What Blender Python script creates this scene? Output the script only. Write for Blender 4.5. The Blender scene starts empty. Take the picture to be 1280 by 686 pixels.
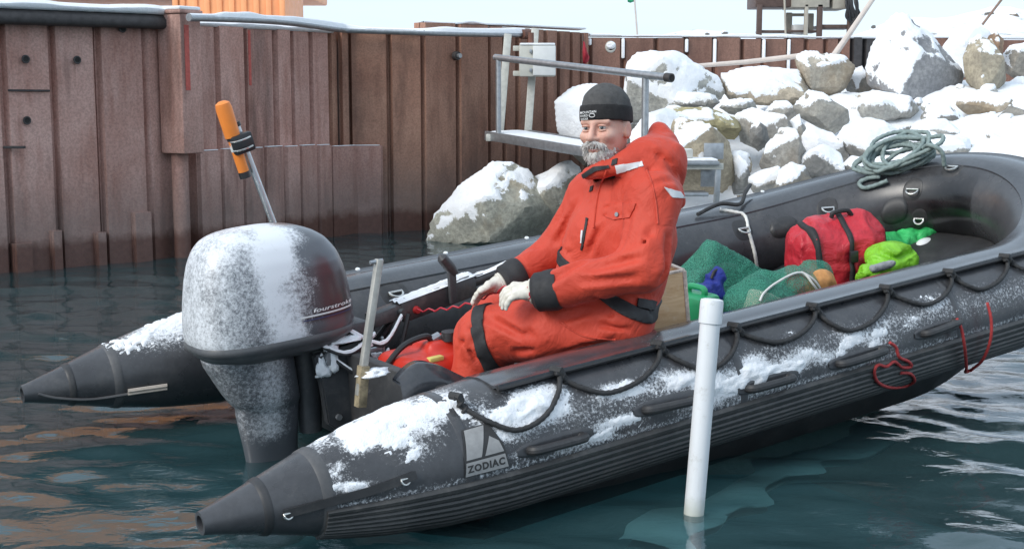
import bpy, bmesh, math, random
import numpy as np
from mathutils import Matrix, Vector

# ------------------------------------------------------------------ camera, sky, sun, exposure
scene = bpy.context.scene
COL = scene.collection
FPX, HORIZON, CAM_H = 1694.0, 110.0, 1.40          # focal length in px of a 1280 px wide frame, horizon row, eye height over the water
PITCH = math.atan((343 - HORIZON) / FPX)
cam_data = bpy.data.cameras.new('camera')
cam_data.sensor_width = 36.0
cam_data.lens = 36.0 * FPX / 1280.0
cam_data.clip_start = 0.05
cam_data.clip_end = 3000.0
cam = bpy.data.objects.new('camera', cam_data)
COL.objects.link(cam)
cam.location = (0, 0, CAM_H)
cam.rotation_euler = (math.pi / 2 - PITCH, 0, 0)
scene.camera = cam

SUN_ELEV, SUN_AZ = math.radians(34), math.radians(-128)   # azimuth clockwise from +Y (into the picture): behind the camera, to its left
world = bpy.data.worlds.new('World')
scene.world = world
world.use_nodes = True
wn, wl = world.node_tree.nodes, world.node_tree.links
wn.clear()
w_out = wn.new('ShaderNodeOutputWorld')
w_bg = wn.new('ShaderNodeBackground')
w_sky = wn.new('ShaderNodeTexSky')
w_sky.sky_type = 'NISHITA'
w_sky.sun_disc = False
w_sky.sun_elevation = SUN_ELEV
w_sky.sun_rotation = SUN_AZ
w_sky.dust_density = 1.2
w_sky.ozone_density = 2.5
w_tc = wn.new('ShaderNodeTexCoord')
w_map = wn.new('ShaderNodeMapping')
w_map.inputs['Scale'].default_value = (1.0, 1.0, 7.0)
w_noise = wn.new('ShaderNodeTexNoise')
w_noise.inputs['Scale'].default_value = 2.2
w_noise.inputs['Detail'].default_value = 6
w_ramp = wn.new('ShaderNodeValToRGB')
w_ramp.color_ramp.elements[0].position = 0.30
w_ramp.color_ramp.elements[0].color = (0.62, 0.62, 0.62, 1)
w_ramp.color_ramp.elements[1].position = 0.72
w_ramp.color_ramp.elements[1].color = (0.97, 0.97, 0.97, 1)
w_mix = wn.new('ShaderNodeMix')
w_mix.data_type = 'RGBA'
w_mix.inputs[7].default_value = (5.9, 7.05, 8.2, 1)      # thin even cloud
wl.new(w_tc.outputs['Generated'], w_map.inputs['Vector'])
wl.new(w_map.outputs[0], w_noise.inputs['Vector'])
wl.new(w_noise.outputs['Fac'], w_ramp.inputs[0])
wl.new(w_ramp.outputs[0], w_mix.inputs[0])
wl.new(w_sky.outputs[0], w_mix.inputs[6])
wl.new(w_mix.outputs[2], w_bg.inputs['Color'])
w_bg.inputs['Strength'].default_value = 0.1
wl.new(w_bg.outputs[0], w_out.inputs['Surface'])

sun_data = bpy.data.lights.new('sun', 'SUN')
sun_data.energy = 1.5
sun_data.angle = math.radians(25)
sun_data.color = (1.0, 0.95, 0.88)
sun = bpy.data.objects.new('sun', sun_data)
COL.objects.link(sun)
sun_dir = Vector((math.sin(SUN_AZ) * math.cos(SUN_ELEV), math.cos(SUN_AZ) * math.cos(SUN_ELEV), math.sin(SUN_ELEV)))
sun.rotation_euler = sun_dir.to_track_quat('Z', 'Y').to_euler()
sun.location = sun_dir * 30

scene.render.engine = 'CYCLES'
scene.view_settings.view_transform = 'Standard'
scene.view_settings.look = 'None'
scene.view_settings.gamma = 1.0
scene.view_settings.use_curve_mapping = False
scene.view_settings.exposure = 0.68
scene.cycles.use_denoising = True
scene.cycles.max_bounces = 5
scene.cycles.transparent_max_bounces = 12
scene.cycles.caustics_reflective = False
scene.cycles.caustics_refractive = False

# ------------------------------------------------------------------ small maths
CAMP = np.array([0.0, 0.0, CAM_H])
def ray(x, y):
    dx, dz = (x - 640) / FPX, (343 - y) / FPX
    return np.array([dx, math.cos(PITCH) + dz * math.sin(PITCH), dz * math.cos(PITCH) - math.sin(PITCH)])
def at(x, y, Y):
    r = ray(x, y)
    return CAMP + r * (Y / r[1])
# boat frame: x forward, y to the far side, z up; trimmed bow-up, slight heel
B_O = np.array([-1.4277, 4.5329, 0.174])
_h, _t, _e = 0.6057, 0.0886, 0.0181
B_F = np.array([math.cos(_h) * math.cos(_t), math.sin(_h) * math.cos(_t), math.sin(_t)])
B_L = np.array([-math.sin(_h), math.cos(_h), 0.0])
B_U = np.cross(B_F, B_L)
B_L = B_L * math.cos(_e) + B_U * math.sin(_e)
B_U = np.cross(B_F, B_L)
B_M = np.stack([B_F, B_L, B_U], 1)
BOAT = Matrix([[B_M[i][0], B_M[i][1], B_M[i][2], B_O[i]] for i in range(3)] + [[0, 0, 0, 1]])
def b2w(p): return B_O + B_M @ np.asarray(p, float)
def w2b(p): return B_M.T @ (np.asarray(p, float) - B_O)
def bv(x, y, v):
    o = w2b(CAMP); r = B_M.T @ ray(x, y)
    return o + r * ((v - o[1]) / r[1])
def bw(x, y, w):
    o = w2b(CAMP); r = B_M.T @ ray(x, y)
    return o + r * ((w - o[2]) / r[2])

def _hash(i, j, k, seed):
    h = (i.astype(np.int64) * 374761393 + j.astype(np.int64) * 668265263 + k.astype(np.int64) * 2147483647 + seed * 974711) & 0xFFFFFFFF
    h = ((h ^ (h >> 13)) * 1274126177) & 0xFFFFFFFF
    h = ((h ^ (h >> 16)) * 2246822519) & 0xFFFFFFFF
    return ((h ^ (h >> 15)) & 0xFFFFFF) / float(0x7FFFFF) - 1.0
def vnoise(P, seed=0):
    P = np.asarray(P, float)
    I = np.floor(P); Fr = P - I; I = I.astype(np.int64)
    Fr = Fr * Fr * (3 - 2 * Fr)
    out = 0
    for a in (0, 1):
        for b in (0, 1):
            for c in (0, 1):
                w = (Fr[..., 0] if a else 1 - Fr[..., 0]) * (Fr[..., 1] if b else 1 - Fr[..., 1]) * (Fr[..., 2] if c else 1 - Fr[..., 2])
                out = out + w * _hash(I[..., 0] + a, I[..., 1] + b, I[..., 2] + c, seed)
    return out
def fbm(P, octaves=4, seed=0, gain=0.5):
    P = np.asarray(P, float); s = 0; a = 1.0
    for o in range(octaves):
        s = s + a * vnoise(P * (2.03 ** o) + 13.7 * o, seed + o); a *= gain
    return s
def sstep(a, b, x):
    t = np.clip((x - a) / (b - a), 0, 1)
    return t * t * (3 - 2 * t)

# ------------------------------------------------------------------ object helpers
def empty(name, matrix=None, loc=None):
    o = bpy.data.objects.new(name, None)
    COL.objects.link(o)
    o.empty_display_size = 0.1
    if matrix is not None: o.matrix_world = matrix
    if loc is not None: o.location = loc
    return o
def tag(o, label=None, cat=None, group=None, kind=None):
    if label: o['label'] = label
    if cat: o['category'] = cat
    if group: o['group'] = group
    if kind: o['kind'] = kind
    return o
def mobj(name, verts, faces, mat, parent=None, smooth=True, mw=None):
    me = bpy.data.meshes.new(name)
    me.from_pydata([tuple(map(float, v)) for v in verts], [], [tuple(int(i) for i in f) for f in faces])
    return wrap(name, me, mat, parent, smooth, mw)
def wrap(name, me, mat, parent=None, smooth=True, mw=None):
    if mat is not None:
        me.materials.append(mat)
    if smooth:
        me.polygons.foreach_set('use_smooth', [True] * len(me.polygons))
    me.update()
    o = bpy.data.objects.new(name, me)
    COL.objects.link(o)
    if parent is not None: o.parent = parent
    if mw is not None: o.matrix_world = mw
    return o
def bmobj(name, bm, mat, parent=None, smooth=False, mw=None):
    me = bpy.data.meshes.new(name)
    bmesh.ops.recalc_face_normals(bm, faces=bm.faces)
    bm.to_mesh(me); bm.free()
    return wrap(name, me, mat, parent, smooth, mw)
def auto_smooth(o, deg=35):
    me = o.data
    me.polygons.foreach_set('use_smooth', [True] * len(me.polygons))
    try:
        me.set_sharp_from_angle(angle=math.radians(deg))
    except Exception:
        pass
    return o
class MB:
    """collects pieces that belong to ONE part"""
    def __init__(s): s.v, s.f = [], []
    def add(s, verts, faces):
        n = len(s.v); s.v += [tuple(map(float, v)) for v in verts]; s.f += [tuple(int(i) + n for i in f) for f in faces]; return s
    def box(s, c, size, rot=None, bev=0.0):
        v, f = box_vf(c, size, rot, bev); return s.add(v, f)
    def tube(s, pts, r, n=8, closed=False, caps=True):
        v, f = tube_vf(pts, r, n, closed, caps); return s.add(v, f)
    def build(s, name, mat, parent=None, smooth=True, mw=None, auto=35):
        o = mobj(name, s.v, s.f, mat, parent, smooth, mw)
        if smooth and auto: auto_smooth(o, auto)
        return o
def box_vf(c, size, rot=None, bev=0.0):
    sx, sy, sz = [x / 2 for x in size]
    c = np.asarray(c, float)
    R = np.eye(3) if rot is None else np.asarray(rot, float)
    if bev <= 0:
        V = [(-sx, -sy, -sz), (sx, -sy, -sz), (sx, sy, -sz), (-sx, sy, -sz), (-sx, -sy, sz), (sx, -sy, sz), (sx, sy, sz), (-sx, sy, sz)]
        Fc = [(0, 3, 2, 1), (4, 5, 6, 7), (0, 1, 5, 4), (1, 2, 6, 5), (2, 3, 7, 6), (3, 0, 4, 7)]
    else:
        bm = bmesh.new()
        bmesh.ops.create_cube(bm, size=1.0)
        for v in bm.verts: v.co = Vector((v.co.x * sx * 2, v.co.y * sy * 2, v.co.z * sz * 2))
        bmesh.ops.bevel(bm, geom=list(bm.edges), offset=min(bev, sx * .95, sy * .95, sz * .95), segments=2, affect='EDGES', profile=0.5)
        bm.verts.index_update()
        V = [tuple(v.co) for v in bm.verts]; Fc = [tuple(v.index for v in f.verts) for f in bm.faces]
        bm.free()
    V = (R @ np.array(V).T).T + c
    return V, Fc
def frames(P, closed=False):
    P = np.asarray(P, float)
    if closed: T = np.roll(P, -1, 0) - np.roll(P, 1, 0)
    else: T = np.gradient(P, axis=0)
    T /= np.linalg.norm(T, axis=1)[:, None] + 1e-12
    N = np.zeros_like(P)
    up = np.array([0, 0, 1.0]) if abs(T[0][2]) < .9 else np.array([1.0, 0, 0])
    n = up - T[0] * up.dot(T[0]); n /= np.linalg.norm(n)
    for i in range(len(P)):
        n = n - T[i] * n.dot(T[i]); n /= np.linalg.norm(n) + 1e-12
        N[i] = n
    return T, N, np.cross(T, N)
def tube_vf(pts, r, n=8, closed=False, caps=True):
    P = np.asarray(pts, float); T, N, Bn = frames(P, closed)
    R = np.full(len(P), r, float) if np.isscalar(r) else np.asarray(r, float)
    a = np.linspace(0, 2 * np.pi, n, endpoint=False)
    V = (P[:, None] + R[:, None, None] * (np.cos(a)[None, :, None] * N[:, None] + np.sin(a)[None, :, None] * Bn[:, None])).reshape(-1, 3)
    Fc = []
    m = len(P)
    for i in range(m if closed else m - 1):
        j = (i + 1) % m
        for k in range(n):
            l = (k + 1) % n
            Fc.append((i * n + k, i * n + l, j * n + l, j * n + k))
    if caps and not closed:
        Fc.append(tuple(range(n))[::-1]); Fc.append(tuple((m - 1) * n + k for k in range(n)))
    return V, Fc
def spline(pts, n=60, closed=False):
    P = np.asarray(pts, float); m = len(P)
    out = []
    segs = m if closed else m - 1
    for i in range(segs):
        if closed: p0, p1, p2, p3 = P[(i - 1) % m], P[i], P[(i + 1) % m], P[(i + 2) % m]
        else: p0, p1, p2, p3 = P[max(i - 1, 0)], P[i], P[i + 1], P[min(i + 2, m - 1)]
        k = max(2, n // segs)
        for t in np.linspace(0, 1, k, endpoint=False):
            out.append(.5 * ((2 * p1) + (p2 - p0) * t + (2 * p0 - 5 * p1 + 4 * p2 - p3) * t * t + (3 * p1 - p0 - 3 * p2 + p3) * t ** 3))
    if not closed: out.append(P[-1])
    return np.array(out)
def grid_faces(n, m, wrap_m=False):
    Fc = []
    for i in range(n - 1):
        for j in range(m if wrap_m else m - 1):
            k = (j + 1) % m
            Fc.append((i * m + j, i * m + k, (i + 1) * m + k, (i + 1) * m + j))
    return Fc
def rope_mesh(pts, r, twist=0.0, n=10, closed=False, lay=0.035):
    """three-strand rope: the section is a rounded trefoil that turns along the path"""
    P = np.asarray(pts, float); T, N, Bn = frames(P, closed)
    s = np.concatenate([[0], np.cumsum(np.linalg.norm(np.diff(P, axis=0), axis=1))])
    a = np.linspace(0, 2 * np.pi, n, endpoint=False)
    ph = s / lay * 2 * np.pi
    rad = r * (1 + 0.16 * np.cos(3 * (a[None] + ph[:, None] / 3)))
    V = (P[:, None] + rad[..., None] * (np.cos(a)[None, :, None] * N[:, None] + np.sin(a)[None, :, None] * Bn[:, None])).reshape(-1, 3)
    Fc = grid_faces(len(P), n, True)
    if closed:
        m = len(P) - 1
        Fc += [(m * n + k, m * n + (k + 1) % n, (k + 1) % n, k) for k in range(n)]
    else:
        Fc += [tuple(range(n))[::-1], tuple((len(P) - 1) * n + k for k in range(n))]
    return V, Fc
def resample(P, step):
    P = np.asarray(P, float)
    s = np.concatenate([[0], np.cumsum(np.linalg.norm(np.diff(P, axis=0), axis=1))])
    q = np.linspace(0, s[-1], max(2, int(s[-1] / step) + 1))
    return np.stack([np.interp(q, s, P[:, i]) for i in range(3)], 1)

# ---- signed-distance modelling, meshed with surface nets: one continuous skin for bodies and soft things
def sd_cap(P, a, b, ra, rb):
    a, b = np.asarray(a, float), np.asarray(b, float)
    d = b - a; t = np.clip(((P - a) @ d) / max(d @ d, 1e-12), 0, 1)
    return np.linalg.norm(P - a - t[..., None] * d, axis=-1) - (ra + (rb - ra) * t)
def sd_ell(P, c, R, ax=None):
    Q = P - np.asarray(c, float)
    if ax is not None: Q = Q @ np.asarray(ax, float).T
    R = np.asarray(R, float)
    k0 = np.linalg.norm(Q / R, axis=-1); k1 = np.linalg.norm(Q / (R * R), axis=-1)
    return k0 * (k0 - 1) / (k1 + 1e-9)
def sd_box(P, c, H, ax=None, r=0.0):
    Q = P - np.asarray(c, float)
    if ax is not None: Q = Q @ np.asarray(ax, float).T
    q = np.abs(Q) - (np.asarray(H, float) - r)
    return np.linalg.norm(np.maximum(q, 0), axis=-1) + np.minimum(q.max(-1), 0) - r
def smin(a, b, k):
    h = np.clip(.5 + .5 * (b - a) / k, 0, 1)
    return b + (a - b) * h - k * h * (1 - h)
def smax(a, b, k): return -smin(-a, -b, k)
def surface_nets(fn, lo, hi, res):
    lo, hi = np.asarray(lo, float), np.asarray(hi, float)
    n = np.ceil((hi - lo) / res).astype(int) + 1
    xs = [lo[i] + res * np.arange(n[i]) for i in range(3)]
    D = np.empty(n)
    for i in range(0, n[0], 16):
        G = np.stack(np.meshgrid(xs[0][i:i + 16], xs[1], xs[2], indexing='ij'), -1)
        D[i:i + 16] = fn(G)
    S = D < 0
    c = [S[a:n[0] - 1 + a, b:n[1] - 1 + b, d:n[2] - 1 + d] for a in (0, 1) for b in (0, 1) for d in (0, 1)]
    cnt = sum(x.astype(np.int8) for x in c)
    act = (cnt > 0) & (cnt < 8)
    idx = -np.ones(act.shape, int)
    I = np.argwhere(act); idx[act] = np.arange(len(I))
    acc = np.zeros((len(I), 3)); num = np.zeros(len(I))
    offs = [np.array([a, b, d]) for a in (0, 1) for b in (0, 1) for d in (0, 1)]
    for p in range(8):
        for ax in range(3):
            if offs[p][ax]: continue
            q = offs[p].copy(); q[ax] = 1
            A = D[tuple((I + offs[p]).T)]; Bv = D[tuple((I + q).T)]
            m = (A < 0) != (Bv < 0)
            t = np.where(m, A / (A - Bv + 1e-15), 0)
            pos = offs[p] + 0.0
            add = np.repeat(pos[None], len(I), 0); add[:, ax] += t
            acc[m] += add[m]; num[m] += 1
    V = lo + res * (I + acc / num[:, None])
    faces = []
    for ax in range(3):
        b, d = (ax + 1) % 3, (ax + 2) % 3
        sl0 = [slice(None)] * 3; sl1 = [slice(None)] * 3
        sl0[ax] = slice(0, -1); sl1[ax] = slice(1, None)
        cr = S[tuple(sl0)] != S[tuple(sl1)]
        E = np.argwhere(cr)
        E = E[(E[:, b] > 0) & (E[:, d] > 0) & (E[:, b] < n[b] - 1) & (E[:, d] < n[d] - 1)]
        inside = S[tuple(E.T)]
        eb = np.zeros(3, int); eb[b] = 1; ed = np.zeros(3, int); ed[d] = 1
        q = [idx[tuple((E - eb - ed).T)], idx[tuple((E - ed).T)], idx[tuple(E.T)], idx[tuple((E - eb).T)]]
        Q = np.stack(q, 1)
        Q[~inside] = Q[~inside][:, ::-1]
        faces.append(Q)
    return V, np.concatenate(faces)
def fast_mesh(name, V, Fq):
    me = bpy.data.meshes.new(name)
    V = np.asarray(V, np.float32); Fq = np.asarray(Fq, np.int32)
    k = Fq.shape[1]
    me.vertices.add(len(V)); me.vertices.foreach_set('co', V.ravel())
    me.loops.add(Fq.size); me.loops.foreach_set('vertex_index', Fq.ravel())
    me.polygons.add(len(Fq))
    me.polygons.foreach_set('loop_start', np.arange(0, Fq.size, k, dtype=np.int32))
    me.polygons.foreach_set('loop_total', np.full(len(Fq), k, np.int32))
    me.update(calc_edges=True); me.validate()
    return me
def vnormals(V, Fq):
    V = np.asarray(V, float); Fq = np.asarray(Fq)
    N = np.zeros_like(V)
    fn = np.cross(V[Fq[:, 2]] - V[Fq[:, 0]], V[Fq[:, 3 if Fq.shape[1] > 3 else 1]] - V[Fq[:, 1 if Fq.shape[1] > 3 else 0]])
    if Fq.shape[1] == 3: fn = np.cross(V[Fq[:, 1]] - V[Fq[:, 0]], V[Fq[:, 2]] - V[Fq[:, 0]])
    for k in range(Fq.shape[1]): np.add.at(N, Fq[:, k], fn)
    return N / (np.linalg.norm(N, axis=1)[:, None] + 1e-12)
def laplace(V, Fq, it=2, lam=.5):
    V = np.asarray(V, float).copy(); Fq = np.asarray(Fq)
    k = Fq.shape[1]
    for _ in range(it):
        A = np.zeros_like(V); c = np.zeros(len(V))
        for i in range(k):
            a, b = Fq[:, i], Fq[:, (i + 1) % k]
            np.add.at(A, a, V[b]); np.add.at(c, a, 1); np.add.at(A, b, V[a]); np.add.at(c, b, 1)
        V += lam * (A / np.maximum(c, 1)[:, None] - V)
    return V
def add_attr(me, name, vals):
    at_ = me.attributes.new(name, 'FLOAT', 'POINT')
    at_.data.foreach_set('value', np.asarray(vals, np.float32))
def text_vf(body, size, ext=0.0, bold=0.0, space=1.0):
    cu = bpy.data.curves.new('lettering', 'FONT')
    cu.body = body; cu.size = size; cu.align_x = 'CENTER'; cu.align_y = 'CENTER'; cu.extrude = ext; cu.offset = bold; cu.space_character = space
    cu.resolution_u = 3
    o = bpy.data.objects.new('lettering', cu)
    COL.objects.link(o)
    dg = bpy.context.evaluated_depsgraph_get(); dg.update()
    me = bpy.data.meshes.new_from_object(o.evaluated_get(dg))
    V = np.array([v.co[:] for v in me.vertices]); Fc = [tuple(p.vertices) for p in me.polygons]
    bpy.data.objects.remove(o); bpy.data.curves.remove(cu); bpy.data.meshes.remove(me)
    return V, Fc
def copy_tree(o, parent=None):
    c = o.copy(); COL.objects.link(c); c.parent = parent
    for ch in o.children: copy_tree(ch, c)
    return c

# ------------------------------------------------------------------ materials
MATS = {}
class Mat:
    def __init__(s, name):
        s.m = bpy.data.materials.new(name); s.m.use_nodes = True
        s.t = s.m.node_tree; s.n = s.t.nodes; s.l = s.t.links
        s.p = s.n['Principled BSDF']; s.out = s.n['Material Output']
        s._tc = None
        MATS[name] = s.m
    def coord(s, kind='Object', scale=(1, 1, 1), rot=(0, 0, 0)):
        if s._tc is None: s._tc = s.n.new('ShaderNodeTexCoord')
        mp = s.n.new('ShaderNodeMapping'); mp.inputs['Scale'].default_value = scale; mp.inputs['Rotation'].default_value = rot
        s.l.new(s._tc.outputs[kind], mp.inputs['Vector']); return mp.outputs[0]
    def geo(s, out='Position'):
        g = s.n.new('ShaderNodeNewGeometry'); return g.outputs[out]
    def noise(s, vec, scale, detail=4, rough=.5, dist=0.0):
        t = s.n.new('ShaderNodeTexNoise'); t.inputs['Scale'].default_value = scale; t.inputs['Detail'].default_value = detail
        t.inputs['Roughness'].default_value = rough; t.inputs['Distortion'].default_value = dist
        if vec is not None: s.l.new(vec, t.inputs['Vector'])
        return t.outputs['Fac']
    def voro(s, vec, scale, feat='F1', out='Distance'):
        t = s.n.new('ShaderNodeTexVoronoi'); t.feature = feat; t.inputs['Scale'].default_value = scale
        if vec is not None: s.l.new(vec, t.inputs['Vector'])
        return t.outputs[out]
    def ramp(s, fac, stops, interp='LINEAR'):
        r = s.n.new('ShaderNodeValToRGB'); cr = r.color_ramp; cr.interpolation = interp
        while len(cr.elements) < len(stops): cr.elements.new(0.5)
        for e, (p, c) in zip(cr.elements, stops):
            e.position = p; e.color = (c, c, c, 1) if np.isscalar(c) else (*c, 1)
        s.l.new(fac, r.inputs[0]); return r.outputs[0]
    def mix(s, fac, a, b, mode='MIX'):
        m = s.n.new('ShaderNodeMix'); m.data_type = 'RGBA'; m.blend_type = mode; m.clamp_factor = True
        for sock, val in ((0, fac), (6, a), (7, b)):
            if hasattr(val, 'is_linked'): s.l.new(val, m.inputs[sock])
            elif sock == 0: m.inputs[0].default_value = val
            else: m.inputs[sock].default_value = (*val, 1) if not np.isscalar(val) else (val, val, val, 1)
        return m.outputs[2]
    def math(s, op, a, b=0.0, c=None, clamp=False):
        m = s.n.new('ShaderNodeMath'); m.operation = op; m.use_clamp = clamp
        for i, v in enumerate((a, b, c)):
            if v is None: continue
            if hasattr(v, 'is_linked'): s.l.new(v, m.inputs[i])
            else: m.inputs[i].default_value = v
        return m.outputs[0]
    def sep(s, vec):
        x = s.n.new('ShaderNodeSeparateXYZ'); s.l.new(vec, x.inputs[0]); return x.outputs
    def attr(s, name):
        a = s.n.new('ShaderNodeAttribute'); a.attribute_name = name; return a.outputs['Fac']
    def rand(s):
        return s.n.new('ShaderNodeObjectInfo').outputs['Random']
    def set(s, **kw):
        for k, v in kw.items():
            i = s.p.inputs[k.replace('_', ' ')]
            if hasattr(v, 'is_linked'): s.l.new(v, i)
            elif i.type == 'RGBA' and not np.isscalar(v): i.default_value = (*v, 1)
            else: i.default_value = v
        return s
    def bump(s, h, strength=.3, dist=.01, prev=None):
        b = s.n.new('ShaderNodeBump'); b.inputs['Strength'].default_value = strength; b.inputs['Distance'].default_value = dist
        s.l.new(h, b.inputs['Height'])
        if prev is not None: s.l.new(prev, b.inputs['Normal'])
        s.l.new(b.outputs[0], s.p.inputs['Normal']); return b.outputs[0]
def simple(name, col, rough=.5, metal=0.0, var=.12, scale=18, bump=0.0, bscale=60, bdist=.003, spec=.5):
    m = Mat(name); v = m.coord()
    n = m.noise(v, scale, 5, .6)
    c = m.mix(m.ramp(n, [(.3, 0.0), (.75, 1.0)]), tuple(x * (1 - var) for x in col), tuple(min(1, x * (1 + var)) for x in col))
    m.set(Base_Color=c, Metallic=metal, Specular_IOR_Level=spec)
    m.set(Roughness=m.ramp(m.noise(v, scale * 2.3, 3), [(.3, max(0, rough - .08)), (.7, min(1, rough + .08))]))
    if bump: m.bump(m.noise(v, bscale, 4), bump, bdist)
    return m.m
SNOW_C = (.86, .88, .91)
def snow_material():
    m = Mat('snow'); v = m.coord()
    n = m.noise(v, 35, 6, .7)
    m.set(Base_Color=m.mix(n, (.82, .845, .88), (.9, .91, .925)), Roughness=.75, Specular_IOR_Level=.3)
    b = m.bump(m.noise(v, 28, 5, .65), .5, .02)
    m.bump(m.noise(v, 240, 3, .7), .55, .004, b)
    return m.m
M_SNOW = snow_material()
# ------------------------------------------------------------------ water and seabed
def water():
    m = Mat('sea_water'); n, l = m.n, m.l
    n.remove(m.p)
    v = m.geo('Position')
    mp = n.new('ShaderNodeMapping'); mp.inputs['Scale'].default_value = (1.0, 1.7, 1.0); l.new(v, mp.inputs[0])
    bmp = n.new('ShaderNodeBump'); bmp.inputs['Strength'].default_value = .22; bmp.inputs['Distance'].default_value = .02
    l.new(m.noise(mp.outputs[0], 7.0, 4, .5, .6), bmp.inputs['Height'])
    fr = n.new('ShaderNodeFresnel'); fr.inputs['IOR'].default_value = 1.5; l.new(bmp.outputs[0], fr.inputs['Normal'])
    gl = n.new('ShaderNodeBsdfGlossy'); gl.inputs['Roughness'].default_value = .045; gl.inputs['Color'].default_value = (.95, .97, 1, 1); l.new(bmp.outputs[0], gl.inputs['Normal'])
    df = n.new('ShaderNodeBsdfDiffuse'); df.inputs['Color'].default_value = (.07, .145, .158, 1)
    tr = n.new('ShaderNodeBsdfTransparent'); tr.inputs['Color'].default_value = (.55, .80, .80, 1)
    mx = n.new('ShaderNodeMixShader'); mx.inputs[0].default_value = .70; l.new(df.outputs[0], mx.inputs[1]); l.new(tr.outputs[0], mx.inputs[2])
    m2 = n.new('ShaderNodeMixShader'); l.new(fr.outputs[0], m2.inputs[0]); l.new(mx.outputs[0], m2.inputs[1]); l.new(gl.outputs[0], m2.inputs[2])
    l.new(m2.outputs[0], m.out.inputs['Surface'])
    dx = np.arange(-7.5, 7.5, .034)
    xs = np.concatenate([[-300, -120, -60, -30, -18, -12, -9], dx, [9, 12, 18, 30, 60, 120, 300]])
    dy = np.concatenate([np.arange(2.6, 8.0, .03), np.arange(8.0, 14.6, .05)])
    ys = np.concatenate([[-120, -60, -30, -15, -8, -3, 0, 1.5], dy, [15.4, 16.4]])
    X, Y = np.meshgrid(xs, ys)
    rng = np.random.default_rng(5)
    Z = np.zeros_like(X)
    wx = X + .10 * vnoise(np.stack([X * 1.3, Y * 1.3, X * 0], -1), 3); wy = Y + .10 * vnoise(np.stack([X * 1.3, Y * 1.3, X * 0 + 7], -1), 4)
    for i in range(46):
        lam = .11 * (7.0 ** rng.random()); k = 2 * np.pi / lam
        a = math.radians(78) + rng.normal(0, .55)
        amp = .0096 * lam ** 1.0 / (1 + (.16 / lam) ** 2) * (1 if lam < .4 else .6)
        Z += amp * np.sin(k * (np.cos(a) * wx + np.sin(a) * wy) + rng.random() * 6.28)
    calm = .55 + .45 * sstep(-.6, .5, fbm(np.stack([X * .45, Y * .6, X * 0], -1), 2, 9))
    calm = calm * (1 - .55 * sstep(7.5, 11, Y))
    Z *= calm * sstep(40, 8, np.abs(X)) * sstep(-3, 2, Y)
    V = np.stack([X, Y, Z], -1).reshape(-1, 3)
    nx, ny = len(xs), len(ys)
    i, j = np.meshgrid(np.arange(ny - 1), np.arange(nx - 1), indexing='ij')
    Fq = np.stack([i * nx + j, i * nx + j + 1, (i + 1) * nx + j + 1, (i + 1) * nx + j], -1).reshape(-1, 4)
    o = wrap('water', fast_mesh('water', V, Fq), m.m)
    tag(o, 'dark teal rippled harbour water around the boat', kind='structure')
    sb = simple('seabed_mud', (.05, .13, .14), .9, var=.3, scale=1.5)
    g = mobj('seabed', [(-300, -120, -1.5), (300, -120, -1.5), (300, 30, -1.5), (-300, 30, -1.5)], [(0, 1, 2, 3)], sb)
    tag(g, 'dark seabed under the water', kind='structure')
    # pale strip added under the surface by the white pole, imitating a reflection
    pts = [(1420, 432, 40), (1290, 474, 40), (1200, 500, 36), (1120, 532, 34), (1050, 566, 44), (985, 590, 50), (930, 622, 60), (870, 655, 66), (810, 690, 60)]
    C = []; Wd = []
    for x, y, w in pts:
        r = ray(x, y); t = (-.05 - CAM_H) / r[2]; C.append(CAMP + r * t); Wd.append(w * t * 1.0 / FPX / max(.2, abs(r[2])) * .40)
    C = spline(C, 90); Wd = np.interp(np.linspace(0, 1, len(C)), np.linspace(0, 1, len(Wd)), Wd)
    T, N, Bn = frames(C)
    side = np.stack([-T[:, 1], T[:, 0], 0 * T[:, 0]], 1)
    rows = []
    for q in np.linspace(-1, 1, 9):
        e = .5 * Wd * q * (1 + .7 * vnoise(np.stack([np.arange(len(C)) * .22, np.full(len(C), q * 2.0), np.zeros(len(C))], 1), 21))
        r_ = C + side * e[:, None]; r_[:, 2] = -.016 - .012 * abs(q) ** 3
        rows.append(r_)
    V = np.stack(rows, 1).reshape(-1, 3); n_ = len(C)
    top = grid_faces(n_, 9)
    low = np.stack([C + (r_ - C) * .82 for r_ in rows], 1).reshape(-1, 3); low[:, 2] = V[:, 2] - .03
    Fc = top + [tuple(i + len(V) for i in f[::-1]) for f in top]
    pale = simple('pale_reflection', (.80, .92, .88), .9, var=.15, scale=6)
    o = mobj('reflection_strip', np.concatenate([V, low]), Fc, pale)
    tag(o, 'pale turquoise strip added under the water as a reflection beside the white pole', 'reflection')
water()

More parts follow.
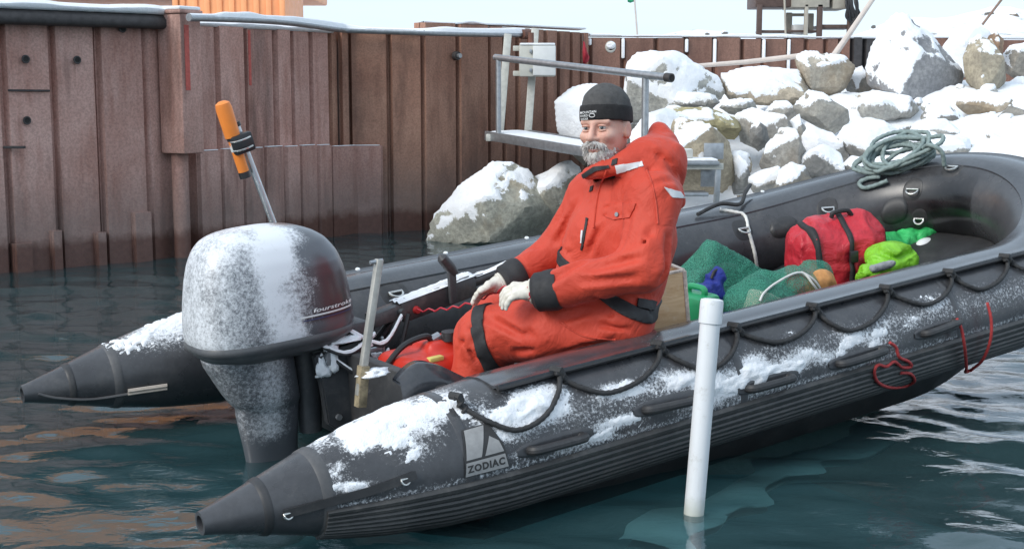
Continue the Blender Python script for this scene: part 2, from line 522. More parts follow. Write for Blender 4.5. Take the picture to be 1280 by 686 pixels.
# ------------------------------------------------------------------ steel sheet pile walls
def steel_mat(name, c1, c2, c3, streak=.75, tide=True):
    m = Mat(name); pos = m.geo('Position')
    mp = m.n.new('ShaderNodeMapping'); mp.inputs['Scale'].default_value = (1, 1, .16); m.l.new(pos, mp.inputs[0])
    st = m.noise(mp.outputs[0], 9, 7, .62)
    big = m.noise(pos, 1.6, 6, .6)
    fine = m.noise(pos, 55, 5, .7)
    base = m.mix(m.ramp(big, [(.32, 0.0), (.68, 1.0)]), c1, c2)
    base = m.mix(m.math('MULTIPLY', m.ramp(st, [(.48, 0.0), (.72, 1.0)]), streak), base, c3)
    base = m.mix(m.ramp(fine, [(.35, .35), (.6, 0.0)]), base, (.035, .022, .018))
    # rust run-down from bolts, darker vertical stain
    st2 = m.noise(mp.outputs[0], 3.3, 4, .6)
    base = m.mix(m.ramp(st2, [(.55, 0.0), (.70, .6)]), base, (.075, .042, .034))
    rnd = m.rand()
    base = m.mix(.55, base, m.mix(rnd, (.72, .70, .69), (1.2, 1.17, 1.15)), 'MULTIPLY')
    if tide:
        z = m.sep(pos)[2]
        zz = m.math('ADD', z, m.math('MULTIPLY', m.math('SUBTRACT', m.noise(pos, 5, 5, .65), .5), .22))
        pale = m.mix(m.noise(pos, 14, 5, .7), (.14, .10, .09), (.26, .22, .20))
        base = m.mix(m.math('MULTIPLY', m.ramp(m.math('MULTIPLY', zz, .5), [(.16, 1.0), (.36, .15), (.5, 0.0)]), .62), base, pale)
        base = m.mix(m.ramp(m.math('MULTIPLY', zz, .5), [(.085, .9), (.125, 0.0)]), base, m.mix(m.noise(pos, 25, 4), (.075, .035, .028), (.17, .085, .066)))
        m.set(Roughness=m.ramp(m.math('MULTIPLY', zz, .5), [(.09, .35), (.16, .72)]))
    else:
        m.set(Roughness=.7)
    m.set(Base_Color=base, Specular_IOR_Level=.35)
    b = m.bump(fine, .35, .004)
    m.bump(big, .4, .03, b)
    return m.m
M_STEEL = steel_mat('weathered_steel', (.50, .275, .225), (.64, .41, .355), (.34, .15, .11))
M_RUST = steel_mat('rusty_steel', (.29, .145, .10), (.43, .245, .175), (.15, .07, .048), .55)
M_RUSTF = steel_mat('rusty_steel_far', (.22, .115, .085), (.29, .165, .125), (.13, .065, .05), .6, tide=False)
M_REDPAINT = simple('red_paint', (.48, .085, .065), .6, var=.25, scale=30)
M_DARKSTEEL = simple('dark_steel', (.06, .055, .055), .6, .3, var=.3, scale=20, bump=.2)
M_GALV = simple('galvanised_steel', (.36, .38, .40), .42, .75, var=.18, scale=25, bump=.1)
M_GALVP = simple('pale_galvanised', (.50, .50, .46), .6, .2, var=.15, scale=20)

PATH_L = np.array([(-6.9, 7.6), (-3.90, 10.22), (-2.96, 11.05), (-1.65, 13.2), (-.94, 13.3), (0.0, 14.05), (.85, 15.0)])
PATH_R = np.array([(.85, 15.0), (4.1, 15.6), (9.5, 16.2)])
def on_path(path, px):
    k = (px - 640) / FPX
    for a, b in zip(path[:-1], path[1:]):
        fa, fb = a[0] - k * a[1] * .992, b[0] - k * b[1] * .992
        if fa <= 0 <= fb or fb <= 0 <= fa:
            t = fa / (fa - fb); d = b - a
            nrm = np.array([d[1], -d[0]]) / np.linalg.norm(d)
            return a + t * d, nrm
    return (path[-1], np.array([0, -1.0])) if abs(path[-1][0] - k * path[-1][1]) < abs(path[0][0] - k * path[0][1]) else (path[0], np.array([0, -1.0]))
def prism(poly, z0, z1):
    n = len(poly)
    V = [(p[0], p[1], z0) for p in poly] + [(p[0], p[1], z1) for p in poly]
    Fc = [tuple(range(n))[::-1], tuple(range(n, 2 * n))] + [(i, (i + 1) % n, n + (i + 1) % n, n + i) for i in range(n)]
    return V, Fc
def pile(name, path, a, b, z0, z1, mat, parent, out=0.0, web=.05, deep=.06, lip=True):
    web, deep, out = web * .65, deep * .85, out * .6 if abs(out) < .05 else out
    pa, na = on_path(path, a); pb, nb = on_path(path, b)
    d = pb - pa; L = np.linalg.norm(d); d = d / L; nr = np.array([d[1], -d[0]])
    web = min(web, L * .2)
    P = [pa - nr * .16, pa + nr * (out - deep), pa + d * web * .35 + nr * (out - deep), pa + d * web + nr * out, pb - d * web + nr * out, pb - d * web * .35 + nr * (out - deep), pb + nr * (out - deep), pb - nr * .16]
    V, Fc = prism(P[::-1], z0, z1)
    return mobj(name, V, Fc, mat, parent, False)
random.seed(4)
wallL = empty('sheet_pile_wall', loc=(0, 0, 0))
tag(wallL, 'brown steel sheet pile quay wall with dark snowy cap behind the motor', 'wall')
seams = [-330, -250, -190, -130, -62, 6, 68, 124, 183, 214]
for a, b in zip(seams[:-1], seams[1:]):
    pile('sheet_pile', PATH_L, a, b, -1.4, 1.90 + random.uniform(-.015, .01), M_STEEL, wallL, random.uniform(-.01, .02), web=.05, deep=.07)
seams = [214, 240, 272, 308, 345, 366, 390, 414]
for a, b in zip(seams[:-1], seams[1:]):
    pile('sheet_pile', PATH_L, a, b, -1.4, 1.92 + random.uniform(-.015, .01), M_STEEL, wallL, random.uniform(-.01, .03), web=.05, deep=.07)
# lower plating set in front of the piles
seams = [232, 262, 290, 318, 343, 362, 384, 402, 438, 477]
for i, (a, b) in enumerate(zip(seams[:-1], seams[1:])):
    z1 = (.872, .876, .872, .875, .868, .870, .864, .846, .846)[i]
    pile('lower_plate', PATH_L, a + .6, b, -1.4, z1, M_STEEL, wallL, .115 + random.uniform(-.012, .012), web=.03, deep=.035)
    pa, na = on_path(PATH_L, a + 2); pb, nb = on_path(PATH_L, b - 2)
    c = (pa + pb) / 2 + na * .095; L = np.linalg.norm(pb - pa); ang = math.atan2(*(pb - pa)[::-1])
    R = np.array([[math.cos(ang), -math.sin(ang), 0], [math.sin(ang), math.cos(ang), 0], [0, 0, 1]])
    MB().box((c[0], c[1], z1 + .006), (L * .9, .04, .007), R, .003).build('snow_line', M_SNOW, wallL)
for i, (a, b, z1) in enumerate(((6, 30, .22), (54, 68, .30), (110, 124, .26), (158, 182, .40))):
    pile('lower_plate', PATH_L, a, b, -1.4, z1, M_STEEL, wallL, .055, web=.02, deep=.03)
# box column with the pipe under it
def column_at(px, w, dep, z0, z1, name, mat, outw):
    p, nr = on_path(PATH_L, px); d = np.array([-nr[1], nr[0]])
    R = np.array([[d[0], nr[0], 0], [d[1], nr[1], 0], [0, 0, 1]])
    c = p + nr * outw
    return MB().box((c[0], c[1], (z0 + z1) / 2), (w, dep, z1 - z0), R, .012).build(name, mat, wallL), p, nr, d, R
o, p, nr, d, R = column_at(209, .23, .26, .87, 1.99, 'box_column', M_STEEL, .16)
MB().box((p[0] + nr[0] * .16, p[1] + nr[1] * .16, 2.005), (.26, .29, .03), R, .01).build('column_cap', M_STEEL, wallL)
MB().box((p[0] + nr[0] * .16, p[1] + nr[1] * .16, 2.035), (.24, .27, .03), R, .014).build('snow_cap', M_SNOW, wallL)
MB().box((p[0] - d[0] * .05 + nr[0] * .2915, p[1] - d[1] * .05 + nr[1] * .2915, 1.64), (.05, .004, .52), R).build('paint_streak', M_REDPAINT, wallL)
MB().tube([(p[0] + nr[0] * .12, p[1] + nr[1] * .12, -1), (p[0] + nr[0] * .12, p[1] + nr[1] * .12, .9)], .07, 14).build('column_pipe', M_STEEL, wallL)
p2, n2 = on_path(PATH_L, 310); MB().box((p2[0] + n2[0] * .034, p2[1] + n2[1] * .034, 1.66), (.03, .004, .48), R).build('paint_streak', M_REDPAINT, wallL)
# cap channel with snow
def cap_strip(path, px0, px1, n, z0, z1, w0, w1, mat, name, parent, amp=0.0, seed=1, rnd=.4):
    rows = []
    for i, px in enumerate(np.linspace(px0, px1, n)):
        q, nr = on_path(path, px)
        prof = [(w0, z0), (w1 - .02, z0), (w1, z0 + .02), (w1, z1 - (z1 - z0) * rnd), (w1 - .04, z1), (w0 + .04, z1), (w0, z1 - .02)]
        if amp:
            nz = float(vnoise(np.array([[i * .35, seed, 0]]), seed)[0])
            prof = [(a, b if b < z1 - (z1 - z0) * .45 else b + amp * nz) for a, b in prof]
        rows.append([(q[0] + nr[0] * a, q[1] + nr[1] * a, b) for a, b in prof])
    k = len(rows[0]); V = [v for r in rows for v in r]
    Fc = [tuple(reversed(f)) for f in grid_faces(n, k, True)] + [tuple(range(k)), tuple((n - 1) * k + j for j in range(k))[::-1]]
    bm = bmesh.new(); vs = [bm.verts.new(v) for v in V]
    for f in Fc: bm.faces.new([vs[i] for i in f])
    return auto_smooth(bmobj(name, bm, mat, parent, True), 50)
cap_strip(PATH_L, -330, 197, 30, 1.87, 1.985, -.16, .14, M_DARKSTEEL, 'cap_channel', wallL)
cap_strip(PATH_L, -330, 196, 60, 1.982, 2.055, -.15, .135, M_SNOW, 'snow_cap', wallL, .012)
cap_strip(PATH_L, 233, 418, 30, 1.915, 1.965, -.14, .02, M_SNOW, 'snow_cap', wallL, .012, 5)
# weld seams and small brackets on the piles
for (xa, xb, y) in ((6, 66, 113),):
    for x0_, x1_ in ((xa, xb),):
        pa_, na_ = on_path(PATH_L, x0_ + 4); pb_, nb_ = on_path(PATH_L, x1_ - 4); z = CAM_H + (HORIZON - y) / FPX * pa_[1]
        MB().tube([(pa_[0] + na_[0] * .012, pa_[1] + na_[1] * .012, z), (pb_[0] + nb_[0] * .012, pb_[1] + nb_[1] * .012, z - .004)], .008, 6).build('weld_seam', M_DARKSTEEL, wallL)
pa_, na_ = on_path(PATH_L, 12); MB().box((pa_[0] + na_[0] * .05, pa_[1] + na_[1] * .05, CAM_H + (HORIZON - 183) / FPX * pa_[1]), (.16, .04, .02), None, .004).build('bracket', M_DARKSTEEL, wallL)
# bolt holes
for (x, y) in ((33, 75), (97, 76), (31, 150), (155, 38)):
    q, nr = on_path(PATH_L, x); z = CAM_H + (HORIZON - y) / FPX * q[1]
    c = np.array([q[0], q[1], z]) + np.array([nr[0], nr[1], 0]) * .018
    n3 = np.array([nr[0], nr[1], 0])
    MB().tube([c, c + n3 * .012], .024, 14).build('bolt_hole', simple('hole_black', (.012, .011, .01), .8) if 'hole_black' not in MATS else MATS['hole_black'], wallL)
    a = np.linspace(0, 2 * np.pi, 18, endpoint=False); d3 = np.array([-nr[1], nr[0], 0])
    ring = [c + n3 * .008 + .026 * (math.cos(t) * d3 + math.sin(t) * np.array([0, 0, 1])) for t in a]
    MB().tube(ring, .007, 6, True).build('bolt_rim', M_DARKSTEEL, wallL)
wallC = empty('sheet_pile_wall', loc=(0, 0, 0))
tag(wallC, 'rusty brown sheet pile wall section behind the gangway and the railing', 'wall')
seams = [414, 424, 436, 487, 530]
for a, b in zip(seams[:-1], seams[1:]):
    pile('sheet_pile', PATH_L, a, b, -1.4, 1.945 if a > 424 else 2.0, M_RUST, wallC, random.uniform(-.02, .02) + (.06 if a == 424 else 0), web=.05, deep=.075)
seams = [530, 573, 612, 632, 648, 664, 682, 698, 714, 727, 735]
for a, b in zip(seams[:-1], seams[1:]):
    pile('sheet_pile', PATH_L, a, b, -1.4, 2.03 - (a - 530) * .0002, M_RUST, wallC, random.uniform(-.03, .03), web=.045, deep=.08)
cap_strip(PATH_L, 440, 528, 14, 1.944, 1.962, -.14, .01, M_SNOW, 'snow_cap', wallC, .006, 7)
cap_strip(PATH_L, 532, 734, 30, 2.028, 2.040, -.14, -.02, M_SNOW, 'snow_cap', wallC, .012, 8)
q, nr = on_path(PATH_L, 568); n3 = np.array([nr[0], nr[1], 0]); c = np.array([q[0], q[1], CAM_H + 39 / FPX * q[1]]) + n3 * .02
MB().tube([c, c + n3 * .05], [.045, .04], 16).build('wall_fitting', M_DARKSTEEL, wallC)
MB().tube([c + n3 * .05, c + n3 * .085], .022, 12).build('fitting_plug', M_GALV, wallC)
wallR = empty('sheet_pile_wall', loc=(0, 0, 0))
tag(wallR, 'low rust brown sheet pile wall with snowy top behind the boulders', 'wall')
seams = [735, 778, 819, 857, 892, 926, 953, 984, 1006, 1030, 1049, 1062, 1078, 1100, 1125, 1160, 1200, 1240, 1290, 1350, 1420]
for i, (a, b) in enumerate(zip(seams[:-1], seams[1:])):
    pile('sheet_pile', PATH_R, a, b, -.6, 1.95 + random.uniform(-.012, .012), M_RUSTF if i not in (11, 12, 13) else M_DARKSTEEL, wallR, random.uniform(-.02, .02), web=.05, deep=.07)
    qa, na = on_path(PATH_R, a)
    if i < 9 and i % 3 != 2:
        MB().box((qa[0] + na[0] * .0, qa[1] + na[1] * .0, 1.95 - .02 - .17 * ((i * 37) % 5 + 1) / 5), (.035, .06, .36 * ((i * 37) % 5 + 1) / 5), None, .012).build('snow_line', M_SNOW, wallR)
cap_strip(PATH_R, 737, 1419, 90, 1.955, 1.985, -.15, .012, M_SNOW, 'snow_cap', wallR, .016, 11, .6)

# pipe along the wall top and the handrail pipe with its brown end
def px_path(pts): return [at(x, y, Y) for x, y, Y in pts]
pipe = px_path([(236, 22, 10.95), (300, 24, 11.5), (360, 28, 12.2), (420, 36, 12.95), (446, 38, 13.1), (540, 41, 13.2), (600, 42.5, 13.55), (655, 43, 14.0)])
rt = empty('pipe_run', loc=tuple(pipe[0]))
tag(rt, 'long grey pipe dusted with snow running along the top of the quay wall', 'pipe')
rt.location = (0, 0, 0)
MB().tube(spline(pipe, 60), .032, 12).build('pipe', M_GALV, rt)
def snow_on_pipe(path, r, name, parent, w=.8, th=.018, seed=0):
    P = resample(path, .03); T = np.gradient(P, axis=0); T /= np.linalg.norm(T, axis=1)[:, None]
    side = np.cross(T, [0, 0, 1.0]); side /= np.linalg.norm(side, axis=1)[:, None] + 1e-9
    s = np.arange(len(P)) * .03
    t = th * (1 + .5 * vnoise(np.stack([s * 4, s * 0 + seed, s * 0], 1), seed)) * sstep(-.75, -.35, vnoise(np.stack([s * 1.1, s * 0, s * 0 + seed], 1), seed + 3))
    rows = []
    for k, a in enumerate(np.linspace(-w, w, 7)):
        rows.append(P + side * (math.sin(a) * r) + np.array([0, 0, 1]) * (math.cos(a) * r + np.where(abs(a) >= w, -.004, t * (1 - .5 * abs(a / w) ** 2)))[:, None])
    V = np.stack(rows, 1).reshape(-1, 3)
    return mobj(name, V, [f[::-1] for f in grid_faces(len(P), 7)], M_SNOW, parent)
snow_on_pipe(spline(pipe, 60)[:58], .033, 'snow_cap', rt, 1.15, .022, 4)
e0, e1 = at(652, 43, 13.95), at(668, 43, 14.1)
MB().tube([e0, e1], .05, 12).tube([e1 - np.array([.05, 0, 0]), e1 - np.array([.05, 0, .12])], .026, 10).build('elbow', simple('brown_pipe', (.14, .06, .04), .6), rt)

# ------------------------------------------------------------------ land behind the walls, hills
def rock_snow_ground(name, dense=.5):
    m = Mat(name); pos = m.geo('Position'); nz = m.sep(m.geo('Normal'))[2]
    mask = m.math('ADD', m.math('MULTIPLY', m.noise(pos, .9 if 'hill' in name else 3.0, 7, .7), .9), m.math('MULTIPLY', nz, .62 if 'hill' in name else .75))
    mask = m.ramp(mask, [(dense, 0.0), (dense + .08, 1.0)])
    rock = m.mix(m.noise(pos, 2.2, 5, .7), (.09, .085, .08), (.26, .24, .21))
    m.set(Base_Color=m.mix(mask, rock, SNOW_C), Roughness=.8, Specular_IOR_Level=.3)
    b = m.bump(m.noise(pos, 9, 6, .65), .5, .05)
    m.bump(m.noise(pos, 70, 4, .7), .4, .008, b)
    return m.m
M_HILL = rock_snow_ground('snowy_hill', .90)
pts2 = [(-6.9, 7.6)] + [tuple(p) for p in PATH_L[1:]] + [tuple(p) for p in PATH_R[1:]]
back = []
for i, p in enumerate(pts2):
    a = np.array(pts2[max(i - 1, 0)]); b = np.array(pts2[min(i + 1, len(pts2) - 1)]); d = (b - a) / np.linalg.norm(b - a)
    back.append(np.array(p) - .13 * np.array([d[1], -d[0]]))
V = [(p[0], p[1], 1.88) for p in back]
far = [(-900, 60), (-900, 1500), (900, 1500), (900, 16)]
n = len(V)
poly = V + [(900, 16.3, 1.88), (900, 1500, 1.88), (-900, 1500, 1.88), (-900, 7.6, 1.88)]
bm = bmesh.new(); bm.faces.new([bm.verts.new(v) for v in poly]); bmesh.ops.triangulate(bm, faces=bm.faces)
for f in bm.faces:
    if f.normal.z < 0: f.normal_flip()
g = bmobj('quay_ground', bm, M_SNOW)
tag(g, 'flat snow covered ground behind the quay walls', kind='structure')
def hills():
    xs = np.linspace(-70, 110, 300); ys = np.linspace(28, 170, 120)
    X, Y = np.meshgrid(xs, ys)
    px = 640 + X / Y * FPX
    # skyline height in px above the horizon, by column
    prof = np.interp(px, [-900, 0, 500, 740, 800, 880, 960, 1050, 1085, 1120, 1160, 1185, 1215, 1232, 1262, 1300, 1500, 2500], [40, 55, 60, 62, 66, 71, 63, 62, 70, 78, 76, 78, 88, 95, 92, 80, 70, 50])
    env = sstep(30, 62, Y) * (1 - .5 * sstep(70, 170, Y))
    Z = 1.80 + env * (prof / FPX * 62 * 0.94 - .45)
    nz = fbm(np.stack([X * .22, Y * .22, X * 0], -1), 5, 3)
    Z = Z + env * (.42 * nz + .10 * np.abs(vnoise(np.stack([X * 1.5, Y * 1.5, X * 0], -1), 8)))
    Z = np.where(env <= 0.001, 1.78, Z)
    V = np.stack([X, Y, Z], -1).reshape(-1, 3)
    i, j = np.meshgrid(np.arange(len(ys) - 1), np.arange(len(xs) - 1), indexing='ij'); k = len(xs)
    Fq = np.stack([i * k + j, i * k + j + 1, (i + 1) * k + j + 1, (i + 1) * k + j], -1).reshape(-1, 4)
    o = wrap('hills', fast_mesh('hills', V, Fq), M_HILL)
    tag(o, 'low snowy rocky hills on the skyline', kind='structure')
hills()

# ------------------------------------------------------------------ rocky shore slope
def terrain(X, Y):
    X, Y = np.asarray(X, float), np.asarray(Y, float)
    Ye = Y + 1.35 * sstep(2.0, 3.1, X) + .9 * sstep(3.0, 5.5, X)
    z = .02 + .285 * (Ye - 10.5) + .10 * sstep(2.4, 3.4, X)
    z = np.minimum(z, 1.35 + .03 * (Ye - 14.5))
    drop = sstep(10.7, 9.7, Ye) * 1.6
    z = z - drop + .30 * np.exp(-((X - 3.3) / .9) ** 2 - ((Y - 9.9) / .9) ** 2) + .32 * np.exp(-((X - 4.6) / 1.2) ** 2 - ((Y - 10.6) / 1.0) ** 2)
    left = sstep(.75, .05, X - .12 * (Y - 11)) * 2.0
    return z - left
M_SHORE = rock_snow_ground('snowy_shore', .86)
def shore():
    xs = np.linspace(-.9, 9.5, 230); ys = np.linspace(8.3, 15.9, 170)
    X, Y = np.meshgrid(xs, ys)
    nz = fbm(np.stack([X * 1.6, Y * 1.6, X * 0], -1), 5, 14)
    smooth = np.exp(-((X - 3.6) / 1.2) ** 2 - ((Y - 9.9) / 1.0) ** 2)
    Z = terrain(X, Y) + nz * (.10 - .085 * smooth)
    V = np.stack([X, Y, Z], -1).reshape(-1, 3)
    i, j = np.meshgrid(np.arange(len(ys) - 1), np.arange(len(xs) - 1), indexing='ij'); k = len(xs)
    Fq = np.stack([i * k + j, i * k + j + 1, (i + 1) * k + j + 1, (i + 1) * k + j], -1).reshape(-1, 4)
    o = wrap('shore_ground', fast_mesh('shore_ground', V, Fq), M_SHORE)
    tag(o, 'snow covered rocky bank between the boat and the far wall', kind='structure')
shore()

# ------------------------------------------------------------------ boulders
def rock_mat():
    m = Mat('boulder_rock'); v = m.geo('Position')
    col = m.n.new('ShaderNodeObjectInfo').outputs['Color']
    n1 = m.noise(v, 3.2, 6, .65, .4); n2 = m.noise(v, 28, 5, .7)
    base = m.mix(m.ramp(n1, [(.3, 0.0), (.7, 1.0)]), m.mix(1.0, col, (.55, .56, .58), 'MULTIPLY'), m.mix(1.0, col, (1.3, 1.27, 1.2), 'MULTIPLY'))
    base = m.mix(m.ramp(n2, [(.4, .55), (.62, 0.0)]), base, m.mix(1.0, col, (.42, .42, .42), 'MULTIPLY'))
    base = m.mix(m.ramp(m.noise(v, 1.9, 4), [(.58, 0.0), (.74, .6)]), base, (.30, .20, .10))
    s = m.attr('snow')
    sm = m.math('ADD', s, m.math('MULTIPLY', m.math('SUBTRACT', m.noise(v, 38, 6, .8), .5), 1.7))
    sm = m.ramp(sm, [(.42, 0.0), (.56, 1.0)])
    m.set(Base_Color=m.mix(sm, base, m.mix(m.noise(v, 18, 4), (.82, .845, .88), (.9, .91, .925))), Roughness=.82, Specular_IOR_Level=.25)
    b = m.bump(m.noise(v, 14, 7, .7), .55, .035)
    m.bump(m.noise(v, 95, 4, .7), .45, .006, b)
    return m.m
M_ROCK = rock_mat()
_ico = {}
def ico(sub):
    if sub not in _ico:
        bm = bmesh.new(); bmesh.ops.create_icosphere(bm, subdivisions=sub, radius=1.0)
        bm.verts.index_update()
        _ico[sub] = (np.array([v.co[:] for v in bm.verts]), np.array([[v.index for v in f.verts] for f in bm.faces])); bm.free()
    return _ico[sub]
SNOWDIR = np.array([-.34, -.46, .82]); SNOWDIR /= np.linalg.norm(SNOWDIR)
def hull_planes(pts):
    bm = bmesh.new()
    for p in pts: bm.verts.new(p)
    bmesh.ops.convex_hull(bm, input=bm.verts)
    bm.faces.ensure_lookup_table()
    pl = []
    for f in bm.faces:
        if f.calc_area() > 1e-7: pl.append((*f.normal, f.normal.dot(f.verts[0].co)))
    bm.free()
    return np.array(pl)
def boulder(outline, Y, label, col=(.30, .29, .27), snow=.28, depth=.42, front=None, seed=0, sub=5, rough=1.0, tilt=(0, 0), group=None, lean=0.0, thick=.022):
    P = [at(x, y, Y) for x, y in outline]
    A = np.array(P); c = A.mean(0)
    w = max(np.ptp(A[:, 0]), np.ptp(A[:, 2]))
    d = depth * w; rng = np.random.default_rng(seed + 17)
    pts = list(A)
    fr = [at(x, y, Y - d * k) for x, y, k in front] if front else []
    k0 = rng.uniform(0, 6.28)
    if not front:
        for i in range(4 if sub >= 4 else 3):
            an = k0 + i * 2 * np.pi / (4 if sub >= 4 else 3) + rng.normal(0, .35); rr = rng.uniform(.12, .46)
            pts.append(c + np.array([np.ptp(A[:, 0]) * rr * math.cos(an), -d * rng.uniform(.55, 1.15), np.ptp(A[:, 2]) * rr * math.sin(an)]))
    for i in range(4):
        an = k0 + i * np.pi / 2; pts.append(c + np.array([np.ptp(A[:, 0]) * .3 * math.cos(an), d * rng.uniform(.7, 1.0), np.ptp(A[:, 2]) * .3 * math.sin(an)]))
    pts += fr
    pl = hull_planes([tuple(p) for p in pts])
    cc = c if not front else c
    D, Fq = ico(sub)
    off = pl[:, 3] - pl[:, :3] @ cc
    den = D @ pl[:, :3].T
    t = np.where(den > 1e-4, off[None] / np.maximum(den, 1e-4), 1e9)
    ts = np.sort(t, 1)
    r = ts[:, 0]
    k = .004 * w
    h = np.clip(.5 + .5 * (ts[:, 1] - r) / k, 0, 1); r = r - k * .5 * (1 - h)
    V = cc + D * r[:, None]
    N = vnormals(V, Fq)
    V = V + N * (rough * w * (.007 * fbm(V / w * 3.0, 3, seed) + .011 * (np.abs(fbm(V / w * 6, 5, seed + 5)) - .4)))[:, None]
    N = vnormals(V, Fq)
    s = N @ SNOWDIR + .30 * fbm(V * 2.6, 4, seed + 9) + .26 * fbm(V * 12, 4, seed + 3)
    s = sstep(snow + .10, snow + .46, s)
    lift = s * (thick * (1 + .6 * vnoise(V * 7, seed + 2)))
    V = V + SNOWDIR * .3 * lift[:, None] + np.array([0, 0, 1]) * lift[:, None]
    bc = np.array([c[0], c[1], A[:, 2].min()])
    me = fast_mesh('boulder', V - bc, Fq)
    add_attr(me, 'snow', s)
    o = wrap('boulder', me, M_ROCK)
    auto_smooth(o, 24)
    o.location = bc; o.color = (*col, 1)
    return tag(o, label, 'boulder', group)
GREY, TAN, WARM, DARK, PALE = (.36, .36, .35), (.47, .41, .33), (.45, .35, .23), (.23, .23, .225), (.46, .455, .43)
boulder([(528, 306), (540, 272), (570, 240), (590, 222), (615, 204), (640, 203), (662, 214), (672, 226), (690, 240), (705, 262), (694, 296), (650, 312), (600, 314), (545, 310)], 12.45, 'big snow-topped grey boulder standing in the water beside the wall', (0.429, 0.429, 0.377), .50, .34, seed=3)
boulder([(655, 240), (668, 225), (700, 208), (714, 203), (727, 215), (724, 240), (708, 285), (680, 300), (662, 280)], 12.55, 'snowy boulder leaning on the big water-side boulder, right behind the man\'s chest', (0.442, 0.429, 0.377), .35, .4, seed=8)
boulder([(692, 128), (714, 113), (745, 107), (772, 112), (800, 130), (802, 168), (765, 204), (730, 208), (712, 190), (697, 165)], 13.3, 'white snow-buried boulder directly behind the man\'s hat', PALE, -.25, .4, seed=12)
boulder([(781, 84), (795, 70), (815, 65), (846, 68), (860, 76), (878, 96), (903, 101), (908, 118), (893, 133), (855, 140), (812, 152), (788, 155), (780, 115)], 13.2, 'large rounded snowy boulder behind the end of the railing', (0.468, 0.468, 0.442), .08, .4, seed=21)
boulder([(899, 95), (920, 88), (965, 86), (1000, 90), (1010, 108), (1010, 126), (985, 134), (945, 132), (915, 131), (902, 115)], 13.35, 'broad tan boulder with snowy top below the white horizontal pole', TAN, .38, .4, seed=25)
boulder([(993, 74), (1005, 67), (1022, 68), (1062, 75), (1071, 83), (1062, 93), (1058, 110), (1040, 124), (1018, 122), (1008, 105), (1005, 92), (996, 86)], 13.45, 'blocky tan and grey boulder with flat snow top under the machine stand', (0.494, 0.455, 0.390), .62, .34, seed=31)
boulder([(1056, 104), (1064, 88), (1079, 84), (1086, 100), (1092, 113), (1070, 117), (1058, 114)], 13.7, 'small dark-sided snowy boulder left of the pointed boulder', GREY, .2, .4, seed=37, sub=4)
boulder([(1118, 17), (1132, 20), (1142, 31), (1165, 46), (1182, 76), (1206, 91), (1203, 107), (1190, 121), (1152, 131), (1128, 125), (1102, 119), (1084, 106), (1081, 86), (1089, 60), (1105, 35)], 13.3, 'huge pointed boulder with snowy face and bare grey lower right side', (0.351, 0.358, 0.377), .16, .45,
        front=[(1177, 78, .62), (1124, 121, .95), (1150, 70, .75), (1128, 32, .12), (1150, 126, .75), (1198, 100, .3), (1100, 75, .35)], seed=41, rough=.55)
boulder([(1203, 72), (1211, 52), (1225, 45), (1240, 52), (1244, 70), (1258, 100), (1253, 116), (1238, 123), (1221, 119), (1207, 102)], 13.1, 'tall upright tan boulder with a snow cap right of the pointed boulder', (0.468, 0.416, 0.325), .56, .38, seed=44)
boulder([(1230, 56), (1236, 44), (1247, 42), (1255, 50), (1253, 72), (1246, 84), (1234, 80)], 13.9, 'brown boulder peeking out behind the tall upright boulder', (0.364, 0.247, 0.169), .6, .4, seed=47, sub=4)
boulder([(1193, 112), (1203, 97), (1216, 104), (1218, 118), (1206, 124), (1196, 122)], 13.7, 'small rusty orange stone wedged between pointed and upright boulders', (0.390, 0.208, 0.117), .75, .4, seed=48, sub=4)
boulder([(1249, 74), (1262, 60), (1284, 56), (1305, 64), (1312, 92), (1290, 100), (1265, 97), (1254, 89)], 14.1, 'snowy boulder at the right edge above the tan stone', (0.325, 0.305, 0.273), .22, .4, seed=52)
boulder([(1256, 108), (1270, 98), (1296, 99), (1312, 110), (1300, 121), (1268, 118)], 13.4, 'low tan stone with snow at the right edge', TAN, .45, .4, seed=55, sub=4)
boulder([(1178, 62), (1195, 40), (1225, 34), (1240, 44), (1236, 70), (1218, 92), (1196, 100), (1182, 88)], 14.4, 'snow-smothered mound of rock behind the upright boulder', PALE, -.1, .4, seed=57)
boulder([(812, 145), (838, 134), (885, 134), (922, 148), (930, 162), (918, 174), (880, 176), (830, 170)], 12.35, 'yellowish tan boulder with snow on top, above the metal steps', (0.500, 0.442, 0.260), .50, .4, seed=61)
boulder([(838, 154), (850, 146), (880, 157), (900, 165), (912, 178), (915, 200), (922, 224), (906, 240), (880, 246), (848, 236), (840, 195)], 11.3, 'large warm tan boulder directly behind the metal steps', (0.494, 0.429, 0.325), .48, .35, seed=64)
boulder([(912, 196), (919, 190), (930, 205), (940, 230), (932, 242), (916, 244)], 11.35, 'narrow grey stone leaning against the tan boulder behind the steps', GREY, .3, .5, seed=66, sub=4)
boulder([(786, 172), (806, 147), (835, 139), (862, 150), (860, 200), (832, 215), (792, 205)], 11.9, 'snow-covered boulder behind the man\'s orange hood', PALE, -.1, .4, seed=68)
boulder([(918, 146), (940, 138), (965, 145), (986, 155), (1004, 166), (1005, 177), (975, 178), (945, 186), (925, 178)], 12.3, 'long low boulder with snowy back in the middle of the rock pile', (0.429, 0.416, 0.390), .18, .4, seed=71)
boulder([(955, 144), (968, 129), (984, 130), (999, 140), (996, 150), (983, 155), (962, 151)], 12.9, 'rounded snowy stone below the broad tan boulder', (0.429, 0.416, 0.390), .3, .4, seed=73, sub=4)
boulder([(987, 156), (999, 146), (1008, 160), (1006, 177), (994, 175)], 12.15, 'small upright snowy stone under the tilted grey boulder', (0.416, 0.403, 0.377), .15, .4, seed=76, sub=4)
